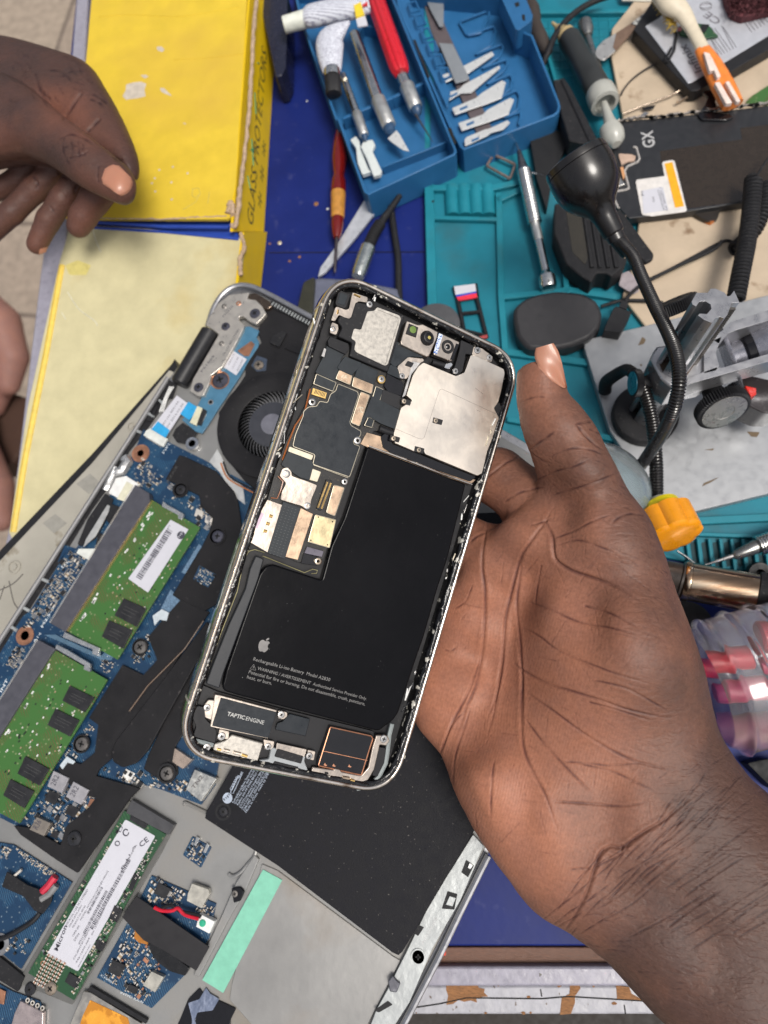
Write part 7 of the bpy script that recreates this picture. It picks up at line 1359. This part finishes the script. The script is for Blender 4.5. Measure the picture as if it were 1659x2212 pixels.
def skin(name, light, darkc, creasec, rough=.5, aniso=0):
    m = bpy.data.materials.new(name); m.use_nodes = True; t = m.node_tree; n = t.nodes; L = t.links; p = n['Principled BSDF']; tc = n.new('ShaderNodeTexCoord')
    a1 = n.new('ShaderNodeAttribute'); a1.attribute_name = 'pigment'; a2 = n.new('ShaderNodeAttribute'); a2.attribute_name = 'crease'
    no = n.new('ShaderNodeTexNoise'); no.inputs['Scale'].default_value = 45; no.inputs['Detail'].default_value = 9; no.inputs['Roughness'].default_value = .65; L.new(tc.outputs['Object'], no.inputs[0])
    ad = n.new('ShaderNodeMath'); ad.operation = 'MULTIPLY_ADD'; ad.inputs[1].default_value = .75; ad.inputs[2].default_value = -.34; L.new(no.outputs[0], ad.inputs[0]); s1 = n.new('ShaderNodeMath'); s1.use_clamp = True; L.new(a1.outputs['Fac'], s1.inputs[0]); L.new(ad.outputs[0], s1.inputs[1])
    mx = n.new('ShaderNodeMix'); mx.data_type = 'RGBA'; mx.inputs[6].default_value = (*light, 1); mx.inputs[7].default_value = (*darkc, 1); L.new(s1.outputs[0], mx.inputs[0])
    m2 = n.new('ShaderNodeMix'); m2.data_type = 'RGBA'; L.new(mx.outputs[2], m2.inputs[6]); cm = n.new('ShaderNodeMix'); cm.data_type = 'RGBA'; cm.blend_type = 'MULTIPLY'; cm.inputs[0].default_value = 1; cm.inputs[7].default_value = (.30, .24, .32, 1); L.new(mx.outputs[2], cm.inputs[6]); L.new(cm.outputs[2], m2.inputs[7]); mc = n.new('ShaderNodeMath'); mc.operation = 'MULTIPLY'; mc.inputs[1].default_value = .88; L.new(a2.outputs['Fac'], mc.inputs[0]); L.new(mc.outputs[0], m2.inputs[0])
    n2 = n.new('ShaderNodeTexNoise'); n2.inputs['Scale'].default_value = 900; n2.inputs['Detail'].default_value = 3; L.new(tc.outputs['Object'], n2.inputs[0])
    hs_ = n.new('ShaderNodeHueSaturation'); L.new(m2.outputs[2], hs_.inputs['Color']); mr = n.new('ShaderNodeMapRange'); mr.inputs[1].default_value = .3; mr.inputs[2].default_value = .7; mr.inputs[3].default_value = .88; mr.inputs[4].default_value = 1.12; L.new(n2.outputs[0], mr.inputs[0]); L.new(mr.outputs[0], hs_.inputs['Value'])
    n4 = n.new('ShaderNodeTexNoise'); n4.inputs['Scale'].default_value = 110; n4.inputs['Detail'].default_value = 6; L.new(tc.outputs['Object'], n4.inputs[0]); m4 = n.new('ShaderNodeMapRange'); m4.inputs[1].default_value = .4; m4.inputs[2].default_value = .65; m4.inputs[3].default_value = 0; m4.inputs[4].default_value = .5; L.new(n4.outputs[0], m4.inputs[0])
    m5 = n.new('ShaderNodeMix'); m5.data_type = 'RGBA'; m5.blend_type = 'MULTIPLY'; m5.inputs[7].default_value = (.86, .92, 1.05, 1); L.new(m4.outputs[0], m5.inputs[0]); L.new(hs_.outputs[0], m5.inputs[6]); L.new(m5.outputs[2], p.inputs['Base Color']); p.inputs['Roughness'].default_value = rough; p.inputs['Specular IOR Level'].default_value = .28
    p.inputs['Subsurface Weight'].default_value = .06; p.inputs['Subsurface Scale'].default_value = .002; p.inputs['Subsurface Radius'].default_value = (1, .4, .25)
    vo = n.new('ShaderNodeTexNoise'); vo.inputs['Scale'].default_value = 620; vo.inputs['Detail'].default_value = 2
    mp = n.new('ShaderNodeMapping'); mp.inputs['Rotation'].default_value = (0, 0, R(-42)); mp.inputs['Scale'].default_value = (.28, 1, 1); L.new(tc.outputs['Object'], mp.inputs[0])
    nd = n.new('ShaderNodeTexNoise'); nd.inputs['Scale'].default_value = 220; L.new(tc.outputs['Object'], nd.inputs[0]); va = n.new('ShaderNodeVectorMath'); va.operation = 'MULTIPLY_ADD'; va.inputs[1].default_value = (.002, .002, .002); L.new(nd.outputs['Color'], va.inputs[0]); L.new(mp.outputs[0], va.inputs[2]); L.new(va.outputs[0], vo.inputs['Vector'])
    r1 = n.new('ShaderNodeMapRange'); r1.inputs[1].default_value = .3; r1.inputs[2].default_value = .55; L.new(vo.outputs[0], r1.inputs[0]); mul = n.new('ShaderNodeMath'); mul.operation = 'MULTIPLY'; L.new(r1.outputs[0], mul.inputs[0]); L.new(a1.outputs['Fac'], mul.inputs[1])
    su = n.new('ShaderNodeMath'); su.operation = 'MULTIPLY_ADD'; su.inputs[1].default_value = .5; L.new(n2.outputs[0], su.inputs[0]); L.new(mul.outputs[0], su.inputs[2])
    wv = n.new('ShaderNodeTexWave'); wv.inputs['Scale'].default_value = 330; wv.inputs['Distortion'].default_value = 16; wv.inputs['Detail'].default_value = 1; wv.inputs['Detail Scale'].default_value = .12
    mpw = n.new('ShaderNodeMapping'); mpw.inputs['Rotation'].default_value = (0, 0, R(15)); L.new(tc.outputs['Object'], mpw.inputs[0]); L.new(mpw.outputs[0], wv.inputs['Vector'])
    iv = n.new('ShaderNodeMath'); iv.operation = 'MULTIPLY_ADD'; iv.inputs[1].default_value = -.17; iv.inputs[2].default_value = .17; L.new(a1.outputs['Fac'], iv.inputs[0]); wm_ = n.new('ShaderNodeMath'); wm_.operation = 'MULTIPLY_ADD'; L.new(wv.outputs['Fac'], wm_.inputs[0]); L.new(iv.outputs[0], wm_.inputs[1]); L.new(su.outputs[0], wm_.inputs[2]); su = wm_
    bu = n.new('ShaderNodeBump'); bu.inputs['Strength'].default_value = .6; bu.inputs['Distance'].default_value = .00024; L.new(su.outputs[0], bu.inputs['Height']); L.new(bu.outputs[0], p.inputs['Normal'])
    return m
def nail(parent, left, right, hand_obj, m, lift=.0004, name='nail', nr=10, nc=8):
    from mathutils.bvhtree import BVHTree
    bm = bmesh.new(); bm.from_mesh(hand_obj.data); bv = BVHTree.FromBMesh(bm); bm.free(); o_ = RS[hand_obj.name]
    def along(P, t):
        P = [Vector(p) for p in P]; L = [0]
        for a, b in zip(P[:-1], P[1:]): L.append(L[-1] + (b - a).length)
        x = t * L[-1]
        for i in range(len(P) - 1):
            if x <= L[i + 1] + 1e-6: return P[i].lerp(P[i + 1], (x - L[i]) / max(L[i + 1] - L[i], 1e-6))
        return P[-1]
    g = []; depth = None
    for i in range(nr + 1):
        row = []
        for j in range(nc + 1):
            p = along(left, i / nr).lerp(along(right, i / nr), j / nc); d = ray((p.x, p.y)).normalized(); h_ = bv.ray_cast(CAMP - o_, d)
            row.append((p, d, (h_[0] - (CAMP - o_)).length if h_[0] is not None else None, j))
        g.append(row)
    ds = [c[2] for r_ in g for c in r_ if c[2] is not None]
    if not ds: print('NAIL MISS', left[0]); return None
    med = sorted(ds)[len(ds) // 2]
    D = np.array([[c[2] if c[2] is not None and abs(c[2] - med) < .012 else np.nan for c in r_] for r_ in g]); D = np.where(np.isnan(D), med, D)
    for _ in range(3):
        Dp = np.pad(D, 1, mode='edge'); D = (Dp[1:-1, 1:-1] * 2 + Dp[:-2, 1:-1] + Dp[2:, 1:-1] + Dp[1:-1, :-2] + Dp[1:-1, 2:]) / 6
    vs = []; b = MB()
    for i, r_ in enumerate(g):
        for j, c in enumerate(r_):
            cu = 1 - (2 * j / nc - 1) ** 2; vs.append(CAMP + c[1] * (D[i][j] - lift - .0007 * cu))
    low = [v + (v - CAMP).normalized() * .0009 for v in vs]; W_ = nc + 1; n_ = len(vs); fs = []
    for i in range(nr):
        for j in range(nc): a = i * W_ + j; fs.append([a, a + 1, a + W_ + 1, a + W_]); fs.append([n_ + a, n_ + a + W_, n_ + a + W_ + 1, n_ + a + 1])
    ring_ = [j for j in range(W_)] + [i * W_ + nc for i in range(1, nr + 1)] + [nr * W_ + j for j in range(nc - 1, -1, -1)] + [i * W_ for i in range(nr - 1, 0, -1)]
    for a, c in zip(ring_, ring_[1:] + ring_[:1]): fs.append([a, c, n_ + c, n_ + a])
    b.add(vs + low, fs, m); return b.build(name, parent, ang=80)
nailm = bpy.data.materials.new('nail'); nailm.use_nodes = True; nb = nailm.node_tree.nodes['Principled BSDF']; nb.inputs['Base Color'].default_value = (.42, .19, .12, 1); nb.inputs['Roughness'].default_value = .36; nb.inputs['Coat Weight'].default_value = .1; nb.inputs['Subsurface Weight'].default_value = .1; nb.inputs['Subsurface Scale'].default_value = .001
tipm = M('nail_tip', (.55, .45, .30), .3, var=.05, trans=.1)
# ---- the open hand under the phone
H1 = Hand((-.05, -.165, .040), (.175, .115, .140), .0013)
ctl = [(1178, 760, .113, .0062), (1170, 850, .112, .0082), (1200, 950, .108, .0098), (1240, 1040, .104, .0110), (1300, 1150, .096, .0130), (1350, 1350, .086, .0170), (1230, 1350, .080, .0150), (1180, 1120, .086, .0110), (1080, 1300, .070, .0110), (980, 1450, .066, .0110), (940, 1560, .066, .0100), (1060, 1750, .072, .0150), (1250, 1750, .076, .0170), (1420, 1750, .078, .0180), (1300, 2000, .074, .0170), (1450, 2080, .074, .0190), (1650, 2200, .072, .0230), (1620, 1900, .074, .0220)]
sil = [(1172, 742), (1192, 742), (1208, 762), (1219, 805), (1230, 845), (1248, 866), (1271, 898), (1295, 932), (1311, 970), (1334, 1013), (1362, 1066), (1401, 1119), (1420, 1162), (1440, 1215), (1458, 1277), (1482, 1339), (1501, 1392), (1520, 1450), (1536, 1522), (1554, 1586), (1597, 1653), (1631, 1690), (1662, 1718), (1730, 1775), (1850, 1900), (1850, 2330), (1560, 2330), (1439, 2214), (1415, 2190), (1367, 2137), (1324, 2089), (1286, 2056), (1223, 2010), (1161, 1974), (1104, 1907), (1056, 1840), (1022, 1787), (984, 1711), (955, 1634), (925, 1598), (898, 1560), (880, 1480), (930, 1380), (980, 1260), (1040, 1180), (1085, 1128), (1130, 1095), (1163, 1050), (1161, 1009), (1147, 970), (1131, 932), (1119, 870), (1117, 820), (1122, 785), (1140, 757), (1155, 744)]
H1.slab(catmull(sil, 3), ctl, .003, 1.15, bumps=((1310, 1430, 165, .0095), (1060, 1700, 130, .0060), (1110, 1430, 85, -.0045), (1000, 1330, 70, .0015), (1205, 1150, 50, .001), (1210, 1600, 60, -.0015)), sig=110.0, ref=.088)
H1.cone([(1190, 1130, .082, .0112), (1135, 1075, .080, .0112), (1075, 1030, .077, .0112), (1000, 1010, .074, .0100), (930, 1010, .078, .0088)], .005)
H1.cone([(1130, 1240, .076, .0110), (1060, 1200, .074, .0115), (1000, 1170, .071, .0105), (900, 1150, .070, .0092)], .005)
H1.cone([(1060, 1350, .072, .0105), (980, 1320, .068, .0105), (880, 1290, .066, .0098), (800, 1260, .070, .0088)], .005)
H1.cone([(1000, 1490, .070, .0100), (930, 1460, .066, .0095), (840, 1430, .063, .0088), (770, 1400, .066, .0075)], .005)
def Cq(s_, w_, a_): return (q(s_), w_, a_ * .001)
CR = [Cq('K 690 880 640 910 590 975 545 1050 505 1200 478 1320 466 1450 445 1600 425 1740 410 1800', 5, .9), Cq('K 395 925 375 1000 372 1100 385 1200 382 1350 370 1480 345 1620 300 1720 270 1780', 5, .9), Cq('L 355 60 330 140 290 230 230 340 195 430 183 475', 4.5, .8), Cq('L 465 0 458 110 430 220 395 290', 3.5, .5),
      Cq('K 682 880 690 960 694 1030 712 1068 780 1110 900 1150 1000 1190 1070 1225', 5.5, 1.3), Cq('L 540 0 552 120 546 280 556 430 600 550 655 650 710 780', 5, .7), Cq('K 560 1080 535 1180 528 1300 545 1450 552 1650 560 1800', 4.5, .6),
      Cq('K 600 1250 700 1290 800 1335 930 1360 1080 1395', 4, .6), Cq('K 830 1268 950 1300 1080 1370', 4, .6), Cq('K 590 1370 640 1410 720 1470 880 1535 1000 1580 1170 1620', 3.5, .45), Cq('L 545 60 640 140 760 180 900 225 1050 275 1200 292', 4.5, .8), Cq('L 560 170 700 280 850 390 1000 475 1110 515 1240 520', 4, .6), Cq('L 580 320 640 410 700 475 800 580 870 645', 4, .55), Cq('L 700 680 850 692 1000 703 1100 680', 4, .6), Cq('L 760 500 850 510 960 520 1130 500', 3.5, .4), Cq('L 820 520 950 545 1050 590 1150 640', 3.5, .4), Cq('L 870 145 1000 165 1130 230 1200 280', 3.5, .45), Cq('K 850 1700 1000 1740 1150 1790', 3.5, .4),
      Cq('L 765 1262 800 1180 845 1090 880 980 905 915 950 885 1000 890 1080 835 1200 760 1310 680', 6, 1.3), Cq('L 985 880 1000 900 980 930 900 970 870 990', 3.5, .6), Cq('L 770 992 820 985 870 990', 3, .4),
      Cq('K 590 560 630 530 665 505 700 480', 4.5, .6), Cq('K 545 350 610 325 660 330', 3, .3), Cq('K 790 450 830 440 870 435', 4, .8), Cq('K 805 455 830 490 870 530 920 560', 4, .9), Cq('K 850 470 900 490 930 520', 3, .5), Cq('K 620 700 700 660 780 640 860 600', 3.5, .35), Cq('K 690 600 760 560 850 560 920 600', 3.5, .35), Cq('K 700 760 780 740 900 700 980 660', 3.5, .35), Cq('K 700 960 780 930 880 880 950 860', 3.5, .4), Cq('K 720 1000 800 970 900 1000 960 1030', 3.5, .4), Cq('K 960 900 1000 860 1060 850 1100 870', 4, .5),
      Cq('K 395 690 440 650 490 615 550 588', 4, .7), Cq('K 480 800 530 760 600 740 650 735', 4, .5), Cq('K 320 980 350 950 400 930', 4, .7), Cq('K 590 900 640 890 680 870', 3, .5), Cq('K 250 1270 300 1240 330 1150', 3, .3), Cq('K 190 1450 230 1470 260 1440', 3, .3), Cq('L 250 600 245 500 280 380 330 250', 3.5, .35), Cq('L 410 760 415 600 430 470', 4, .4), Cq('L 200 430 240 330 300 280', 3, .3),
      Cq('K 575 560 640 610 690 620', 3, .25), Cq('K 640 1080 620 1180 610 1300', 3.5, .3)]
rgc = random.Random(11)
for i in range(15):      # fine wrinkles fanning over the wrist
    o1 = 42 * (i + 1) + rgc.uniform(-8, 8); base = [(850, 1100), (960, 1030), (1070, 950), (1180, 870), (1310, 770), (1440, 680)]
    pts = [(x + o1 * (.55 + .08 * j) + rgc.uniform(-12, 12), y + o1 * (.62 - .03 * j) + rgc.uniform(-12, 12)) for j, (x, y) in enumerate(base)]
    k0 = rgc.randint(0, 2); pts = pts[k0:rgc.randint(k0 + 3, 6)]; CR.append(([(864.1 + a / 2.0869, 1404.1 + b_ / 2.0869) for a, b_ in pts], rgc.uniform(2.6, 3.8), rgc.uniform(.25, .5) * .001))
for i in range(26):
    x, y = rgc.uniform(1180, 1560), rgc.uniform(480, 980) ; l = rgc.uniform(60, 150); CR.append(([(864.1 + (x + l * t) / 2.0869, 1404.1 + (y - l * (.75 + .1 * math.sin(i)) * t + rgc.uniform(-5, 5)) / 2.0869) for t in (-.5, 0, .5)], 2.6, .00022))
for i in range(22):
    x, y = rgc.uniform(820, 1500), rgc.uniform(1150, 1620); l = rgc.uniform(50, 140); an = rgc.uniform(-.3, .35)
    CR.append(([(864.1 + (x + l * t * math.cos(an)) / 2.0869, 1404.1 + (y + l * t * math.sin(an) + rgc.uniform(-5, 5)) / 2.0869) for t in (-.5, 0, .5)], 2.6, .00022))
for i in range(30):
    x, y = rgc.uniform(900, 1250), rgc.uniform(560, 1250); l = rgc.uniform(30, 80)
    if x < 700 + (y - 300) * .35: continue
    CR.append(([(864.1 + (x + l * t) / 2.0869, 702.05 + (y + l * .6 * t + rgc.uniform(-4, 4)) / 2.0869) for t in (-.5, 0, .5)], 2.5, .00018))
for i in range(120):
    x, y = rgc.uniform(960, 1440), rgc.uniform(1180, 1850)
    if x < 1250 - (y - 1200) * .45 and y < 1560 and x < 1000: continue
    l = rgc.uniform(20, 75); an = rgc.choice([rgc.uniform(.1, .6), rgc.uniform(-1.1, -.7), rgc.uniform(1.1, 1.7)])
    CR.append(([(x + l * t * math.cos(an) + rgc.uniform(-1, 1), y + l * t * math.sin(an) + rgc.uniform(-2, 2)) for t in (-.5, 0, .5)], 2.4, rgc.uniform(.00006, .00016)))
for i in range(34):
    t_ = i / 33; x = 1215 + 330 * t_ + rgc.uniform(-25, 25); y = 2000 - 300 * t_ + rgc.uniform(-60, 60); l = rgc.uniform(60, 170); an = rgc.uniform(-1.0, -.55)
    CR.append(([(x + l * u_ * math.cos(an) + rgc.uniform(-2, 2), y + l * u_ * math.sin(an) + rgc.uniform(-3, 3)) for u_ in (-.5, -.2, .15, .5)], 2.8, .00034))
pig = [(1160, 800, .38), (1140, 880, .35), (1230, 880, .8), (1300, 1000, .95), (1235, 1000, .8), (1190, 1050, .5), (1180, 950, .55), (1380, 1150, .9), (1440, 1300, .95), (1500, 1480, 1), (1400, 1430, .6), (1350, 1250, .6), (1250, 1200, .45), (1250, 1350, .2), (1100, 1300, .18), (1000, 1450, .12), (1000, 1650, .06), (1100, 1750, .0), (1180, 1850, .12), (1300, 1620, .25), (1430, 1600, .65), (1550, 1650, 1), (1250, 1960, .6), (1300, 2040, .92), (1380, 1880, .85), (1600, 1900, 1), (1500, 2100, 1), (1290, 1800, .45), (1100, 990, .75), (1070, 1060, .5), (1140, 1040, .6), (1040, 1130, .6), (1130, 1150, .3), (1200, 1150, .35)]
sk1 = skin('skin', (.40, .166, .098), (.092, .048, .036), (.070, .030, .032), .52)
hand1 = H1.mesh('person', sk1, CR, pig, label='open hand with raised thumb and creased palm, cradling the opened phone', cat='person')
nail(hand1, [(1158, 752), (1154, 770), (1163, 793), (1180, 816), (1200, 829), (1216, 838)], [(1196, 741), (1206, 757), (1212, 775), (1217, 795), (1221, 815), (1226, 838)], hand1, nailm, .0002, 'thumb_nail')
nail(hand1, [(1157, 748), (1158, 752), (1162, 757)], [(1195, 735), (1197, 741), (1200, 747)], hand1, tipm, .0004, 'nail_edge', 3, 8)
# ---- the pinching hand at the upper left
H2 = Hand((-.285, .190, .038), (-.145, .345, .110), .0011)
c1 = [(0, 200, .074, .013), (120, 180, .074, .0120), (220, 260, .076, .0095), (285, 350, .078, .0072), (100, 280, .070, .011)]
H2.slab(catmull([(-120, 70), (-40, 84), (40, 97), (90, 109), (145, 126), (188, 141), (208, 158), (224, 184), (251, 230), (277, 284), (296, 333), (299, 365), (290, 384), (268, 374), (235, 352), (200, 345), (120, 350), (40, 345), (-120, 345)], 3), c1, .002, 1.1, sig=80.0, ref=.08)
H2.F = H2.F.astype(np.float32)
c2 = [(0, 250, .084, .011), (100, 290, .088, .0105), (200, 350, .091, .0088), (270, 405, .091, .0062)]
H2.slab(catmull([(-120, 185), (0, 168), (55, 186), (95, 214), (140, 254), (200, 300), (250, 340), (282, 368), (293, 392), (290, 415), (277, 432), (256, 437), (214, 420), (172, 399), (136, 374), (104, 352), (70, 336), (30, 326), (-120, 330)], 3), c2, .0016, 1.1, sig=80.0, ref=.088)
H2.cone([(235, 398, .066, .0072), (205, 430, .064, .0074), (180, 468, .060, .0068), (170, 488, .058, .0060)], .0015)
H2.cone([(170, 385, .063, .0066), (135, 430, .062, .0062), (105, 475, .058, .0060), (80, 528, .053, .0052)], .0015)
H2.cone([(120, 370, .060, .0066), (75, 410, .057, .0064), (25, 460, .054, .0062), (-40, 520, .050, .0058)], .0015)
H2.cone([(75, 350, .058, .0060), (40, 385, .055, .0058), (0, 408, .053, .0056), (-60, 430, .050, .0056)], .0015)
CR2 = [(q(s_), w_, a_ * .001) for s_, w_, a_ in (('J 495 560 450 620 400 700 385 720', 5, 1.3), ('J 605 715 560 760 520 800', 5, 1.3), ('J 400 830 380 880 400 960 440 990', 3, .35), ('J 430 850 440 900 430 960', 3, .3), ('J 470 850 480 910 470 960', 3, .3), ('J 510 870 500 900 520 950', 3, .3), ('J 380 900 440 880 520 900', 3, .25), ('J 370 850 420 810 500 830 560 880', 3.5, .6), ('J 420 950 480 940 550 900', 3.5, .5), ('J 250 540 300 600 280 560', 3, .4), ('J 215 440 250 560 300 650', 4, .5), ('J 540 600 600 620 640 660', 3.5, .5), ('J 560 570 620 600 650 640', 3.5, .5), ('J 690 950 720 970 745 960', 4, 1), ('J 600 1000 590 1060 600 1110', 3, .5), ('J 380 470 440 430 520 440', 3, .3), ('J 300 430 380 440 450 520', 3, .3), ('J 340 1040 420 1090', 3, .4), ('J 480 1110 450 1150 470 1180', 3.5, .6), ('J 300 1240 330 1280', 3, .5), ('J 190 1060 230 1110 210 1140', 3.5, .6))]
for i in range(26):
    x, y = rgc.uniform(60, 560), rgc.uniform(330, 620); l = rgc.uniform(30, 80); an = rgc.uniform(.3, 1.3); CR2.append(([((x + l * t * math.cos(an)) / 2.7927, (y + l * t * math.sin(an) + rgc.uniform(-3, 3)) / 2.7927) for t in (-.5, 0, .5)], 2.6, .00022))
pig2 = [(50, 130, .95), (150, 150, .9), (230, 240, .9), (285, 340, .9), (125, 235, .28), (185, 270, .35), (215, 310, .6), (60, 240, .85), (130, 310, .95), (200, 350, .92), (230, 420, .5), (270, 425, .6), (190, 450, .45), (150, 430, .6), (100, 470, .75), (85, 520, .5), (40, 460, .7), (20, 400, .8), (20, 320, .55), (60, 300, .8), (170, 400, .7)]
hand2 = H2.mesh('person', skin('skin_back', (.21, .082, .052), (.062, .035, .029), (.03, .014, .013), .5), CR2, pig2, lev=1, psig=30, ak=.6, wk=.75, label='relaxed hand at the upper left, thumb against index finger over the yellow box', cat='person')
nail(hand2, [(223, 398), (220, 385), (227, 364), (243, 355), (258, 358)], [(262, 424), (275, 419), (285, 408), (288, 395), (284, 384)], hand2, nailm, .0002, 'thumb_nail')
nail(hand2, [(84, 550), (86, 538)], [(100, 545), (104, 533)], hand2, nailm, .0002, 'finger_nail', 4, 4)
# ---- a bystander at the left edge, far below the bench top
H3 = Hand((-.66, .14, -.40), (-.48, .48, -.26), .0025)
H3.cone([(-60, 640, -.30, .022), (0, 700, -.31, .024), (28, 770, -.32, .018), (20, 830, -.33, .013)], .01)
H3.cone([(-90, 820, -.33, .03), (-20, 760, -.32, .026), (0, 840, -.34, .015), (-10, 880, -.35, .012)], .01)
H3.cone([(-90, 820, -.33, .03), (-60, 960, -.33, .026), (-6, 1050, -.33, .018), (0, 1120, -.33, .015)], .01)
hand3 = H3.mesh('person', skin('skin_far', (.34, .17, .13), (.2, .1, .08), (.08, .04, .03), .55), [], [(0, 700, .3), (20, 830, .6), (0, 1100, .5)], lev=1, label='blurred bare feet of a bystander at the left edge beside the bench rail', cat='person')
b = MB(); b.poly(TF, 'V -140 850 20 845 66 862 60 950 28 1000 -20 1010 -140 1010', -.36, -.40, M('brown_garment', (.05, .022, .013), .8, bump=.6, bs=40), 6); b.build('garment', hand3, bevel=.006)
